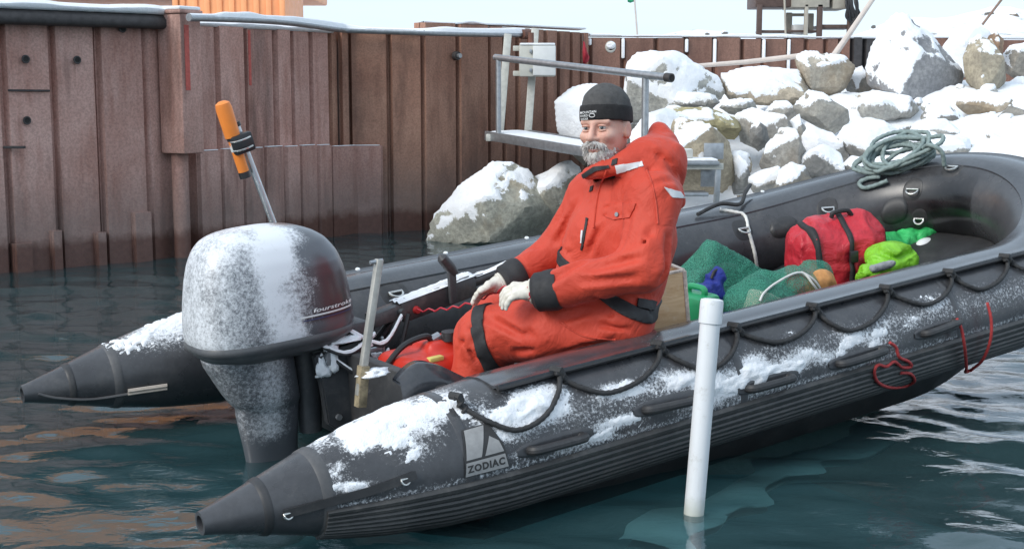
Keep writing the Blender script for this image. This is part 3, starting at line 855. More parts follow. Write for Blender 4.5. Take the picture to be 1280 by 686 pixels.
boulder([(990, 134), (1008, 116), (1030, 119), (1056, 140), (1063, 151), (1055, 161), (1042, 169), (1015, 156), (997, 146)], 12.4, 'tilted angular grey boulder with snow-flecked face at the pile\'s centre', (0.429, 0.416, 0.377), .36, .38, seed=78, rough=.7)
boulder([(937, 162), (948, 151), (958, 159), (964, 180), (948, 190), (938, 180)], 11.9, 'dark grey bare stone left of the snow-streaked boulder', DARK, .55, .4, seed=81, sub=4)
boulder([(948, 206), (957, 185), (975, 164), (994, 164), (1001, 178), (1013, 200), (1002, 211), (980, 210), (955, 218)], 11.4, 'snow-streaked grey boulder just above the far side of the boat', (0.390, 0.377, 0.351), .34, .42, seed=84)
boulder([(1001, 172), (1012, 163), (1040, 170), (1068, 212), (1054, 226), (1008, 224), (1004, 195)], 11.7, 'smooth snow-covered slab sloping to the boat left of the rope coil', PALE, -.2, .35, seed=87)
boulder([(964, 240), (974, 216), (989, 205), (1008, 211), (1018, 228), (1005, 246), (978, 250)], 10.9, 'dark grey stone with snow touching the skyline of the far tube', (0.286, 0.280, 0.260), .44, .4, seed=90, sub=4)
boulder([(933, 228), (955, 216), (974, 210), (981, 222), (966, 240), (942, 242)], 11.1, 'flat snowy stone left of the dark grey stone by the tube', PALE, -.05, .4, seed=92, sub=4)
boulder([(1044, 175), (1054, 161), (1084, 152), (1106, 155), (1126, 170), (1130, 186), (1110, 196), (1090, 206), (1072, 200), (1056, 188)], 11.6, 'big snow-backed boulder with grey underside behind the rope coil', (0.390, 0.384, 0.364), .0, .4, seed=95)
boulder([(1054, 208), (1064, 198), (1082, 202), (1088, 216), (1070, 226), (1056, 222)], 11.2, 'small dark stone in the gap left of the rope coil', DARK, .4, .4, seed=97, sub=4)
boulder([(1062, 132), (1090, 116), (1130, 124), (1152, 140), (1140, 158), (1100, 160), (1070, 152)], 12.9, 'snow-covered rounded boulder in front of the pointed boulder', PALE, -.3, .45, seed=99)
boulder([(1150, 148), (1158, 134), (1172, 129), (1186, 132), (1206, 146), (1218, 160), (1204, 170), (1180, 164), (1160, 158)], 12.2, 'snowy boulder with a slanting dark grey edge below the pointed boulder', (0.312, 0.305, 0.286), .22, .4, seed=101)
boulder([(1110, 168), (1124, 160), (1141, 159), (1141, 172), (1126, 181), (1112, 179)], 11.9, 'small bare grey stone above the rope coil', (0.351, 0.338, 0.312), .6, .4, seed=104, sub=4)
boulder([(1134, 172), (1144, 158), (1164, 150), (1182, 153), (1200, 168), (1184, 180), (1150, 184)], 11.5, 'rounded snow-covered boulder right above the rope coil', PALE, -.15, .4, seed=106)
boulder([(1134, 180), (1148, 167), (1168, 168), (1176, 178), (1160, 188), (1138, 189)], 11.1, 'little snow-capped stone touching the top of the rope coil', (0.390, 0.377, 0.351), .2, .4, seed=108, sub=4)
boulder([(1244, 148), (1262, 132), (1282, 138), (1290, 152), (1268, 158)], 11.9, 'half-buried grey stone in the snow bank at the right', (0.338, 0.325, 0.299), .6, .4, seed=110, sub=4)

for i, (x, y, w, h, Y, sn, lb) in enumerate((
    (1030, 205, 34, 18, 11.3, .1, 'snow-covered stone at the foot of the smooth snowy slab'), (1100, 140, 30, 15, 12.7, .25, 'low snowy stone under the tilted boulder, right side'), (925, 205, 18, 16, 11.7, .35, 'small grey stone right of the tan boulder behind the steps'),
    (975, 118, 16, 9, 13.5, .2, 'little snowy stone beneath the flat-topped blocky boulder'), (1180, 185, 40, 14, 10.7, -.2, 'snow-covered stone just behind the bow of the boat'), (1228, 132, 34, 16, 12.4, .1, 'snowy stone below the tall upright boulder'),
    (1050, 232, 22, 12, 10.8, .2, 'snowy stone right under the left end of the rope coil'), (1262, 168, 34, 16, 10.9, -.2, 'smooth snow-covered stone in the bank at the right edge'), (1085, 128, 22, 10, 13.2, .45, 'flat grey stone in the shade left of the pointed boulder'), (870, 128, 30, 12, 12.9, .15, 'snowy stone between the railing boulder and the yellowish boulder'), (925, 135, 24, 10, 12.8, .3, 'snow-topped stone below the broad tan boulder, left end'))):
    rr = np.random.default_rng(900 + i); ol = [(x + w * math.cos(a) * rr.uniform(.8, 1.15), y + h * math.sin(a) * rr.uniform(.8, 1.15)) for a in np.arange(8) * 2 * np.pi / 8]
    boulder(ol, Y, lb, [GREY, PALE, TAN][i % 3], sn, .4, seed=300 + i, sub=4)
# dark outcrops on the skyline hill
for i, (x, y, w, h) in enumerate(((1237, 19, 8, 5), (1251, 27, 7, 4), (1268, 21, 8, 5), (1280, 38, 9, 6), (1243, 33, 5, 3), (1262, 40, 7, 4), (1092, 34, 4, 2.2), (906, 42, 5, 1.8), (884, 43, 4, 1.6), (1104, 42, 5, 2.5))):
    rr = np.random.default_rng(700 + i); ol = [(x + w * math.cos(a) * rr.uniform(.75, 1.2), y + h * math.sin(a) * rr.uniform(.75, 1.2)) for a in np.arange(7) * 2 * np.pi / 7]
    o = boulder(ol, 52.0, 'small dark rock outcrop on the distant snowy skyline', (.20, .19, .18), .62, .4, seed=800 + i, sub=3, group='outcrops on the skyline', thick=.05); o.name = 'rock_outcrop'; o['category'] = 'rock'
# small stones lying between the boulders
rng = np.random.default_rng(77)
cnt = 0
for k in range(400):
    x, y = rng.uniform(.9, 4.6), rng.uniform(10.6, 14.6)
    z = float(terrain(x, y))
    if z < .2: continue
    dd = np.array([x, y, z + .02]) - CAMP; yc = dd[1] * math.cos(PITCH) - dd[2] * math.sin(PITCH)
    px, py = 640 + FPX * dd[0] / yc, 343 - FPX * (dd[2] * math.cos(PITCH) + dd[1] * math.sin(PITCH)) / yc
    if px > 1275 or px < 860: continue
    s = rng.uniform(5, 13)
    ol = [(px + s * math.cos(a) * rng.uniform(.75, 1.2), py - s * .25 + s * .62 * math.sin(a) * rng.uniform(.75, 1.2)) for a in np.arange(7) * 2 * np.pi / 7]
    o = boulder(ol, y, 'small snow-dusted stone lying in a gap between the big boulders', [GREY, TAN, DARK, PALE][k % 4], float(rng.uniform(.0, .55)), .5, seed=200 + k, sub=3, group='small stones between the boulders', thick=.014)
    o.name = 'stone'; o['category'] = 'stone'
    cnt += 1
    if cnt >= 46: break
# ------------------------------------------------------------------ gangway, steps, electrical box, quay objects
def boxbar(p, q, w, h, up=(0, 0, 1)):
    p, q = np.asarray(p, float), np.asarray(q, float)
    d = q - p; L = np.linalg.norm(d); d = d / L
    s = np.cross(d, up); s /= np.linalg.norm(s) + 1e-9; u = np.cross(s, d)
    return (p + q) / 2, (L, w, h), np.stack([d, s, u], 1)
gw = empty('gangway', loc=(0, 0, 0))
tag(gw, 'grey steel gangway with pipe railing and snowy deck behind the man', 'gangway')
g0, g1 = at(612, 168, 13.0), at(852, 207, 10.95)
d = (g1 - g0) / np.linalg.norm(g1 - g0); s = np.cross(d, [0, 0, 1.0]); s /= np.linalg.norm(s)
c, sz, R = boxbar(g0 - s * .22, g1 - s * .22, .50, .035)
MB().box(c, sz, R, .004).build('deck', M_GALV, gw)
c, sz, R = boxbar(g0 + s * .045, g1 + s * .045, .03, .085)
MB().box(c + np.array([0, 0, -.01]), sz, R, .004).build('side_beam', M_GALV, gw)
c, sz, R = boxbar(g0 - s * .485, g1 - s * .485, .03, .085)
MB().box(c + np.array([0, 0, -.01]), sz, R, .004).build('side_beam', M_GALV, gw)
rows = []
P = resample(np.array([g0, g1]), .05)
for q in np.linspace(-.45, .02, 9):
    r_ = P + s * q; r_[:, 2] += .0205 + .014 * (1 - abs((q + .215) / .235) ** 4) * (1 + .4 * vnoise(np.stack([P[:, 0] * 5, P[:, 1] * 5, P[:, 0] * 0 + q * 6], 1), 3)); rows.append(r_)
mobj('snow_cover', np.stack(rows, 1).reshape(-1, 3), [f[::-1] for f in grid_faces(len(P), 9)], M_SNOW, gw)
r0, r1 = at(619, 72, 12.9), at(838, 97.5, 11.05)
MB().tube([r0, r0 + (r1 - r0) * .5, r1], .031, 14).build('handrail', M_GALV, gw)
rd = (r1 - r0) / np.linalg.norm(r1 - r0)
MB().tube([r1 - rd * .05, r1 + rd * .015], .037, 14).build('rail_end_collar', M_DARKSTEEL, gw)
MB().tube([r1 + rd * .010, r1 + rd * .0162], .026, 14).build('rail_opening', MATS['hole_black'], gw)
pa = r0 + rd * .05
MB().tube([pa, np.array([pa[0], pa[1], at(620, 170, 12.9)[2]])], .026, 12).build('rail_post', M_GALV, gw)
pb = at(807, 94, 11.3)
MB().tube([pb, np.array([pb[0], pb[1], .70])], .030, 12).build('rail_post', M_GALV, gw)
MB().box(at(618, 172, 12.95), (.16, .12, .07), None, .01).build('bracket', M_GALVP, gw)
for (xa, ya, xb, yb) in ((635, 43, 625, 166), (669, 36, 660, 166)):
    c, sz, R = boxbar(at(xa, ya, 13.55), at(xb, yb, 13.35), .075, .05, (0, 1, 0))
    MB().box(c, sz, R, .006).build('upright_channel', M_GALVP, gw)
eb = empty('electrical_box', loc=tuple(at(674, 96, 13.3)))
tag(eb, 'pale grey electrical box with snowy lid on the wall above the gangway', 'electrical box')
base = at(674, 96, 13.3); M_ENC = simple('enclosure_grey', (.52, .52, .47), .5, var=.06); M_ENCL = simple('enclosure_lid', (.66, .67, .66), .45, var=.05)
MB().box((-.02, 0, .15), (.35, .24, .30), None, .012).build('housing', M_ENC, eb)
MB().box((.045, -.135, .15), (.22, .035, .28), None, .01).build('lid', M_ENCL, eb)
MB().box((-.02, -.01, .308), (.34, .24, .02), None, .008).build('snow_cap', M_SNOW, eb)
for i, z in enumerate((.06, .24)): MB().box((-.085, -.14, z), (.025, .03, .035), None, .004).build('latch', M_GALV, eb)
for i, z in enumerate((.03, .27)): MB().box((-.22, .02, z), (.07, .03, .05), None, .006).build('mounting_lug', M_ENC, eb)
MB().tube([(-.08, 0, .30), (-.08, 0, .42)], .028, 10).build('conduit', MATS['brown_pipe'], eb)

# metal steps by the boulder
st = empty('metal_steps', loc=(0, 0, 0))
tag(st, 'small galvanised metal landing with steps in front of the tan boulder', 'steps')
Ys = 10.75
MB().box((at(882, 204, Ys) + at(848, 204, Ys)) / 2 + np.array([-.05, .12, 0]), (.52, .34, .03), None, .004).build('tread', M_GALV, st)
MB().box((at(882, 202, Ys) + at(848, 202, Ys)) / 2 + np.array([-.05, .12, .012]), (.50, .32, .018), None, .008).build('snow_cover', M_SNOW, st)
MB().box((at(872, 243, Ys) + at(848, 243, Ys)) / 2 + np.array([-.02, .10, 0]), (.36, .26, .03), None, .004).build('tread', M_GALV, st)
c, sz, R = boxbar(at(898, 204, Ys), at(895, 262, Ys), .045, .03, (0, 1, 0)); MB().box(c, sz, R, .003).build('upright', M_GALV, st)
c, sz, R = boxbar(at(898, 204, Ys + .3), at(895, 255, Ys + .3), .045, .03, (0, 1, 0)); MB().box(c, sz, R, .003).build('upright', M_GALV, st)
c, sz, R = boxbar(at(850, 208, Ys), at(904, 208, Ys), .02, .05); MB().box(c - np.array([0, .01, 0]), sz, R, .003).build('front_edge', M_GALVP, st)
MB().box(at(892, 189, Ys + .3), (.16, .02, .13), None, .003).build('back_plate', M_GALV, st)
MB().box(at(886, 221, Ys + .12), (.13, .02, .16), None, .003).build('lower_plate', M_GALV, st)
MB().box(at(856, 192, Ys + .1), (.12, .08, .07), None, .005).build('step_block', M_GALVP, st)
MB().box(at(856, 187.5, Ys + .1), (.115, .075, .016), None, .006).build('snow_cap', M_SNOW, st)

# orange container behind the wall
oc = empty('orange_container', loc=(0, 0, 0))
tag(oc, 'bright orange container top showing above the left quay wall', 'container')
M_OR = simple('orange_paint', (.78, .33, .14), .5, var=.1, scale=6)
x0, x1 = at(215, 10, 14.5)[0], at(356, 10, 14.5)[0]
MB().box(((x0 + x1) / 2, 15.3, 2.10), (x1 - x0 - .08, 1.5, .66), None, .01).build('shell', M_OR, oc)
for x in np.arange(x0 + .10, x1 - .1, .13): MB().box((x, 14.545, 2.10), (.06, .03, .60), None, .008).build('rib', M_OR, oc)
for x in (x0 + .03, x1 - .03): MB().box((x, 14.55, 2.10), (.06, .08, .66), None, .01).build('corner_post', M_OR, oc)
MB().box(((x0 + x1) / 2, 14.54, 1.93), (x1 - x0 - .12, .06, .1), None, .01).build('bottom_rail', M_OR, oc)
# the wide cabin stacked on it stands above the frame and shows as the orange reflection on the water
MB().box((x1 - 3.6, 16.2, 4.05), (7.2, 3.3, 3.2), None, .02).build('upper_cabin', M_OR, oc)
MB().box((x1 - 3.6, 16.2, 5.70), (7.4, 3.5, .12), None, .02).build('cabin_roof', M_ENCL, oc)

# machine on the far wall
mc = empty('machine_stand', loc=(0, 0, 0))
tag(mc, 'rusty steel stand carrying grey machine boxes on the far wall top', 'machine')
Ym = 16.1
M_BEIGE = simple('beige_metal', (.40, .37, .31), .55, var=.12); M_BROWNST = simple('brown_frame', (.10, .065, .055), .6, .2, var=.2); M_HOSE = simple('black_hose', (.02, .02, .022), .5)
for x in (949.5, 1008, 1025, 1063):
    a, b = at(x, 6, Ym), at(x, 44, Ym); c, sz, R = boxbar((a[0], a[1], a[2]), (a[0], a[1], 1.88), .06 if x != 1008 else .04, .06, (0, 1, 0))
    MB().box(c, sz, R, .004).build('stand_leg', M_BROWNST if x != 1008 else M_BEIGE, mc)
for x in (949.5, 1025, 1063):
    a = at(x, 6, Ym + .6); c, sz, R = boxbar((a[0], a[1], a[2] - (.3 if x == 1063 else 0)), (a[0], a[1], 1.88), .06, .06, (0, 1, 0)); MB().box(c, sz, R, .004).build('stand_leg', M_BROWNST, mc)
def pxbox(x0, y0, x1, y1, Y, dep, name, mat, bev=.01):
    a, b = at(x0, y0, Y), at(x1, y1, Y)
    return MB().box(((a[0] + b[0]) / 2, Y + dep / 2, (a[2] + b[2]) / 2), (abs(b[0] - a[0]), dep, abs(a[2] - b[2])), None, bev).build(name, mat, mc)
pxbox(945, -14, 989.5, 9, Ym, .6, 'dark_housing', M_BROWNST)
pxbox(990.5, -30, 1037, 9.5, Ym - .03, .6, 'grey_housing', M_BEIGE)
pxbox(1042, -30, 1059, 11.5, Ym, .5, 'side_housing', M_BEIGE)
pxbox(1028, 31, 1068, 35.5, Ym, .5, 'shelf', M_BROWNST, .003)
pxbox(952, 38, 1024, 40.5, Ym + .02, .4, 'cross_beam', M_BROWNST, .003)
pxbox(992, 31, 1006, 43.5, Ym + .15, .3, 'white_case', M_ENCL)
pxbox(983, 16, 990, 44, Ym + .3, .1, 'pump_column', M_BEIGE); pxbox(989, 17, 1014, 20.5, Ym + .3, .1, 'pump_arm', M_BEIGE); pxbox(1011.5, 17, 1017, 42, Ym + .25, .1, 'pump_pipe', M_BEIGE)
MB().tube([at(980, -20, Ym - .12), at(982, 43, Ym - .12)], .012, 8).build('thin_rod', M_BEIGE, mc)
rng = np.random.default_rng(3)
for k in range(9):
    xx = 1057 + rng.uniform(0, 12); pts = [at(xx, -12, Ym - .05), at(xx + rng.uniform(-2, 6), 5 + rng.uniform(-3, 3), Ym - .12), at(xx + rng.uniform(0, 7), 18 + rng.uniform(0, 5), Ym - .1), at(1063 + rng.uniform(-3, 6), 31 - rng.uniform(0, 8), Ym - .05)]
    MB().tube(spline(pts, 24), .016, 7).build('hose', M_HOSE, mc)
# poles, flags
M_POLE = simple('bleached_pole', (.62, .55, .50), .7, var=.12, scale=8)
def pole(pts, r, name, label, mat):
    P = np.array(pts); o = MB().tube(P - P[0], r, 10).build(name, mat); o.location = P[0]; return tag(o, label, 'pole')
pole([at(1041, 72, 13.9), at(1066, 36, 14.0), at(1100, -14, 14.1)], [.034, .029, .024], 'leaning_pole', 'pale bamboo pole leaning diagonally in front of the machine stand', M_POLE)
pole([at(866, 83, 14.3), at(930, 78, 14.35), at(1002, 70, 14.1)], [.022, .025, .028], 'fallen_pole', 'pale pole lying almost level across the far wall above the boulders', M_POLE)
pole([at(1228, 31, 15.0), at(1258, -8, 15.0)], .014, 'thin_pole', 'thin brown pole slanting up from the snowy mound at the upper right', simple('brown_pole', (.25, .17, .13), .7))
fl = empty('green_flag', loc=tuple(at(797, 48, 18.0))); tag(fl, 'tiny green flag on a thin cane above the far wall', 'flag')
b0 = at(797, 48, 18.0)
MB().tube([np.zeros(3), at(794, 10, 18.0) - b0, at(791.5, -22, 18.0) - b0], .012, 8).build('cane', M_POLE, fl)
P = [at(x, y, 18.0) - b0 for x, y in ((793, -6), (784, -2), (784.5, 3), (788, 4), (793.3, 2))]
V = [p + np.array([0, -.004 + .02 * math.sin(i * 2.1), 0]) for i, p in enumerate(P)] + [p + np.array([0, .004 + .02 * math.sin(i * 2.1), 0]) for i, p in enumerate(P)]
mobj('flag_cloth', V, [(0, 1, 2, 3, 4), (9, 8, 7, 6, 5)] + [(i, 5 + i, 5 + (i + 1) % 5, (i + 1) % 5) for i in range(5)], simple('green_cloth', (.03, .32, .16), .8), fl)
rp = empty('red_pennant', loc=tuple(at(730, 42, 14.3))); tag(rp, 'folded dark red pennant hanging on the wall corner beside the electrical box', 'flag')
b0 = at(730, 42, 14.3); M_REDCL = simple('red_cloth', (.35, .02, .035), .8, var=.2, bump=.2)
MB().tube([at(728.5, 42, 14.3) - b0, at(729, 82, 14.3) - b0], .010, 8).build('staff', M_BROWNST, rp)
ol = [(729, 50), (731.5, 54), (734, 65), (737, 72), (735.5, 77), (731, 81), (728.5, 80), (728, 66)]
rows = []
for k in range(5):
    rows.append([at(x + (k - 2) * .0, y, 14.3 - .05 + .025 * k + .012 * math.sin(x + y + k)) - b0 if True else 0 for x, y in ol])
c0 = np.mean(rows[0], 0)
V = [c0 + (p - c0) * (1 - .35 * abs(k - 2) / 2) for k, r_ in enumerate(rows) for p in r_]; V = [v + np.array([0, (i // 8 - 2) * .012, 0]) for i, v in enumerate(V)]
bm = bmesh.new(); vs = [bm.verts.new(v) for v in V]
for f in grid_faces(5, 8, True): bm.faces.new([vs[i] for i in f])
bm.faces.new(vs[:8]); bm.faces.new(vs[-8:])
bmobj('cloth', bm, M_REDCL, rp, True)
lf = empty('wall_lifting_eye', loc=tuple(at(763, 59, 14.8))); tag(lf, 'snow-covered lifting eye on the far wall beside the red pennant', 'fitting')
t = np.linspace(0, 2 * np.pi, 20, endpoint=False)
MB().tube([(.045 * math.cos(a), -.03, .05 * math.sin(a)) for a in t], .014, 8, True).build('ring', M_GALVP, lf)
V, Fq = ico(3); V = V * np.array([.05, .03, .04]) * (1 + .2 * fbm(V * 2, 3, 4))[:, None] + np.array([0, -.04, .015]); mobj('snow_cap', V, Fq, M_SNOW, lf)
MB().box((0, 0, 0), (.10, .02, .12), None, .004).build('base_plate', M_RUSTF, lf)
# ------------------------------------------------------------------ inflatable boat
HW, TR = .925, .222                     # half distance between tube axes, tube radius
BOW0, BOWL = 3.68, 1.12
def rubber_mat(name, col, rough=.42, dust=False, salt=.35):
    m = Mat(name); v = m.coord()
    n = m.noise(v, 3.5, 6, .65); n2 = m.noise(v, 45, 4, .7)
    c = m.mix(m.ramp(n, [(.3, 0.0), (.75, 1.0)]), tuple(x * .75 for x in col), tuple(x * 1.35 for x in col))
    c = m.mix(m.math('MULTIPLY', m.ramp(m.noise(v, 6.5, 7, .75), [(.50, 0.0), (.75, 1.0)]), salt), c, (.17, .16, .15))
    c = m.mix(m.ramp(n2, [(.35, .3), (.6, 0.0)]), c, tuple(x * .5 for x in col))
    r = m.ramp(n, [(.3, rough - .08), (.8, rough + .14)])
    if dust:
        bow_dark = m.math('MULTIPLY', m.attr('bow_dark'), m.ramp(m.noise(v, 9, 5, .7), [(.3, .75), (.6, 1.0)]))
        c = m.mix(bow_dark, c, (.008, .008, .009)); r = m.mix(bow_dark, r, (.22, .22, .22))
        s = m.attr('dust')
        g = m.math('ADD', s, m.math('MULTIPLY', m.math('SUBTRACT', m.noise(v, 95, 7, .85), .5), 1.8))
        g = m.ramp(g, [(.36, 0.0), (.62, .92)])
        c = m.mix(g, c, (.82, .84, .87)); r = m.mix(g, r, (.8, .8, .8))
    m.set(Base_Color=c, Roughness=r, Specular_IOR_Level=.5)
    m.bump(m.noise(v, 300, 2), .12, .001, None)
    return m.m
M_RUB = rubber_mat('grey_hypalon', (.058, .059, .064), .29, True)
M_RUBD = rubber_mat('black_rubber', (.034, .034, .036), .5)
M_FLAP = rubber_mat('flap_fabric', (.060, .064, .072), .17, True, .25)
M_ROPEB = simple('black_rope', (.035, .035, .036), .8, var=.4, scale=60)
M_RING = simple('steel_ring', (.62, .62, .60), .3, .85)
M_TAPE = rubber_mat('seam_tape', (.085, .085, .088), .5)

def tube_r(u):
    return np.interp(u, [0, .03, .15, .35, .55, .75, .95, 1.15], [.034, .040, .074, .132, .176, .205, .219, TR])
def tube_path():
    """stations: (axis point, outward plan normal, tangent, radius, u)"""
    A = []
    for u in np.concatenate([np.arange(0, 1.0, .02), np.arange(1.0, BOW0, .022)]):
        A.append(((u, -HW, 0), (0, -1, 0), (1, 0, 0), float(tube_r(u)), u))
    for t in np.linspace(0, np.pi, 120):
        c, s = math.cos(t), math.sin(t)
        n = np.array([BOWL ** -1 * s, -c / HW, 0]); n /= np.linalg.norm(n)
        T = np.array([BOWL * c, HW * s, 0]); T /= np.linalg.norm(T)
        u = BOW0 + BOWL * s
        A.append(((u, -HW * c, .22 * s ** 2), tuple(n), tuple(T), TR, u))
    for u in np.concatenate([np.arange(BOW0 - .022, 1.0, -.022), np.arange(1.0, -.001, -.02)]):
        A.append(((max(u, 0), HW, 0), (0, 1, 0), (-1, 0, 0), float(tube_r(max(u, 0))), max(u, 0)))
    return A
PATHT = tube_path()
def tube_grid(stations, angs, off=0.0):
    ax = np.array([s[0] for s in stations], float); no = np.array([s[1] for s in stations], float); r = np.array([s[3] for s in stations])
    off = np.asarray(off, float)
    R = (r[:, None] + off) if off.ndim < 2 else r[:, None] + off
    ca, sa = np.cos(angs), np.sin(angs)
    return ax[:, None] + R[..., None] * (sa[None, :, None] * no[:, None] + ca[None, :, None] * np.array([0, 0, 1.0]))
def proj_b(P):
    W_ = B_O + np.asarray(P) @ B_M.T
    d = W_ - CAMP
    yc = d[..., 1] * math.cos(PITCH) - d[..., 2] * math.sin(PITCH); zc = d[..., 2] * math.cos(PITCH) + d[..., 1] * math.sin(PITCH)
    return 640 + FPX * d[..., 0] / yc, 343 - FPX * zc / yc
boat = empty('inflatable_boat', matrix=BOAT)
tag(boat, 'black inflatable boat dusted with snow, moored in front of the quay', 'boat')
SN = [(470, 528, 92, 40, 1.0), (420, 585, 50, 26, .45), (545, 510, 45, 30, .8), (600, 520, 40, 28, .7), (660, 516, 62, 26, 1.5), (762, 492, 52, 13, 1.2), (770, 530, 45, 22, .75), (640, 572, 60, 9, .5), (740, 548, 70, 7, .7),
      (852, 478, 40, 17, 1.1), (905, 480, 60, 22, 1.2), (940, 470, 50, 24, 1.2), (1000, 455, 45, 22, 1.0), (985, 428, 40, 14, .6), (1060, 425, 45, 22, .7), (1105, 425, 30, 22, .8), (1120, 405, 40, 22, .75), (1170, 385, 50, 30, .5), (1235, 365, 45, 25, .35), (880, 500, 50, 18, .8), (820, 470, 30, 15, .5), (700, 560, 30, 10, .6), (508, 560, 45, 30, .55), (450, 606, 55, 8, .8)]
def near_cover(px, py):
    c = np.zeros_like(px)
    for x, y, rx, ry, k in SN:
        dy = py - (y - .25 * (px - x) if x > 560 else y - .1 * (px - x))
        c = np.maximum(c, k * np.exp(-((px - x) / rx) ** 2 * .9 - (dy / ry) ** 2 * .9))
    n_ = fbm(np.stack([px / 26, (py + .25 * px) / 15, px * 0], -1), 3, 88)
    return c * np.clip(.80 + .55 * n_, .15, 1.25)
def build_tube():
    st = [s for i, s in enumerate(PATHT) if s[4] >= .345]
    n = len(st); angs = np.linspace(-np.pi, np.pi, 72, endpoint=False)
    G = tube_grid(st, angs)
    px, py = proj_b(G)
    side = np.array([s[0][1] for s in st])[:, None]; u = np.array([s[4] for s in st])[:, None]
    a = angs[None, :]
    near = (side < -.6)
    cov = np.where(near & (a > -.9) & (a < 1.78), near_cover(px, py), 0)
    band = np.exp(-((a - 1.15) / .42) ** 2) * sstep(.7, 1.2, u) * .36 * near * (a > .46)
    lowb = np.exp(-((a - 1.66) / .10) ** 2) * .42 * near
    farc = np.where(side > .6, np.exp(-((u - .62) / .26) ** 2) * .72 * np.exp(-((a + .25) / .8) ** 2), 0)
    dust = np.maximum.reduce([np.minimum(cov, .85) * .95, band, lowb, farc])
    V = G.reshape(-1, 3)
    i, j = np.meshgrid(np.arange(n - 1), np.arange(72), indexing='ij')
    Fq = np.stack([i * 72 + j, (i + 1) * 72 + j, (i + 1) * 72 + (j + 1) % 72, i * 72 + (j + 1) % 72], -1).reshape(-1, 4)
    me = fast_mesh('tube', V, Fq); add_attr(me, 'dust', np.broadcast_to(dust, (n, 72)).reshape(-1))
    bow_dark_v = np.where((side > -.2) & (a < -.35), np.exp(-((px - 1185) / 48) ** 2 - ((py - 262) / 42) ** 2) * 1.2, 0)  # darker, smoother patch on the inside of the bow
    add_attr(me, 'bow_dark', np.clip(np.broadcast_to(bow_dark_v, (n, 72)), 0, 1).reshape(-1))
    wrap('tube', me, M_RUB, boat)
build_tube()
def snow_skin(G, thick, name, parent, mat=None, sink=.0015):
    """snow lying on a parametric surface G[n,m,3]: kept where thick > 0"""
    n, m = G.shape[:2]
    du = np.gradient(G, axis=0); dv = np.gradient(G, axis=1)
    N = np.cross(du, dv); N /= np.linalg.norm(N, axis=-1)[..., None] + 1e-12
    T = np.clip(thick, -1, None)
    V = (G + N * np.where(T > 0, T, -sink)[..., None]).reshape(-1, 3)
    i, j = np.meshgrid(np.arange(n - 1), np.arange(m - 1), indexing='ij')
    Fq = np.stack([i * m + j, (i + 1) * m + j, (i + 1) * m + j + 1, i * m + j + 1], -1).reshape(-1, 4)
    keep = (T.reshape(-1)[Fq] > 0).sum(1) > 0
    Fq = Fq[keep]
    used = np.unique(Fq); mp = -np.ones(len(V), int); mp[used] = np.arange(len(used))
    return wrap(name, fast_mesh(name, V[used], mp[Fq]), mat or M_SNOW, parent)
def near_snow():
    us = np.arange(.345, 4.6, .0075)
    st = [((u, -HW, 0), (0, -1, 0), (1, 0, 0), float(tube_r(u)), u) for u in us]
    angs = np.arange(-.75, 1.70, .026)
    G = tube_grid(st, angs)
    px, py = proj_b(G)
    cov = near_cover(px, py)
    A = np.broadcast_to(angs[None], cov.shape); U = np.broadcast_to(us[:, None], cov.shape)
    cov = np.where((U > .98) & (A < .50), 0, cov)
    Pn = G
    t = cov - .68 + .30 * fbm(Pn * 13, 4, 31) + .22 * vnoise(Pn * 100, 37)
    thick = np.where(t > 0, .0006 + .0085 * np.minimum(t, 1.1) + .016 * np.maximum(cov - 1, 0), -1) * np.where(t > 0, 1 + .25 * vnoise(Pn * 40, 5), 1)
    # G runs (u, angle): normal du x dv must face outwards
    snow_skin(G[:, ::-1], thick[:, ::-1], 'snow_patch', boat)['kind'] = 'stuff'
    # far cone
    us = np.arange(.345, .98, .0085); st = [((u, HW, 0), (0, 1, 0), (1, 0, 0), float(tube_r(u)), u) for u in us]
    angs = np.arange(-1.25, .7, .03); G = tube_grid(st, angs)
    A = np.broadcast_to(angs[None], G.shape[:2]); U = np.broadcast_to(us[:, None], G.shape[:2])
    t = .62 * np.exp(-((U - .66) / .30) ** 2) * np.exp(-((A + .2) / .75) ** 2) - .5 + .35 * fbm(G * 14, 4, 41) + .32 * vnoise(G * 85, 47)
    snow_skin(G, np.where(t > 0, .004 + .014 * t, -1), 'snow_patch', boat)['kind'] = 'stuff'
near_snow()
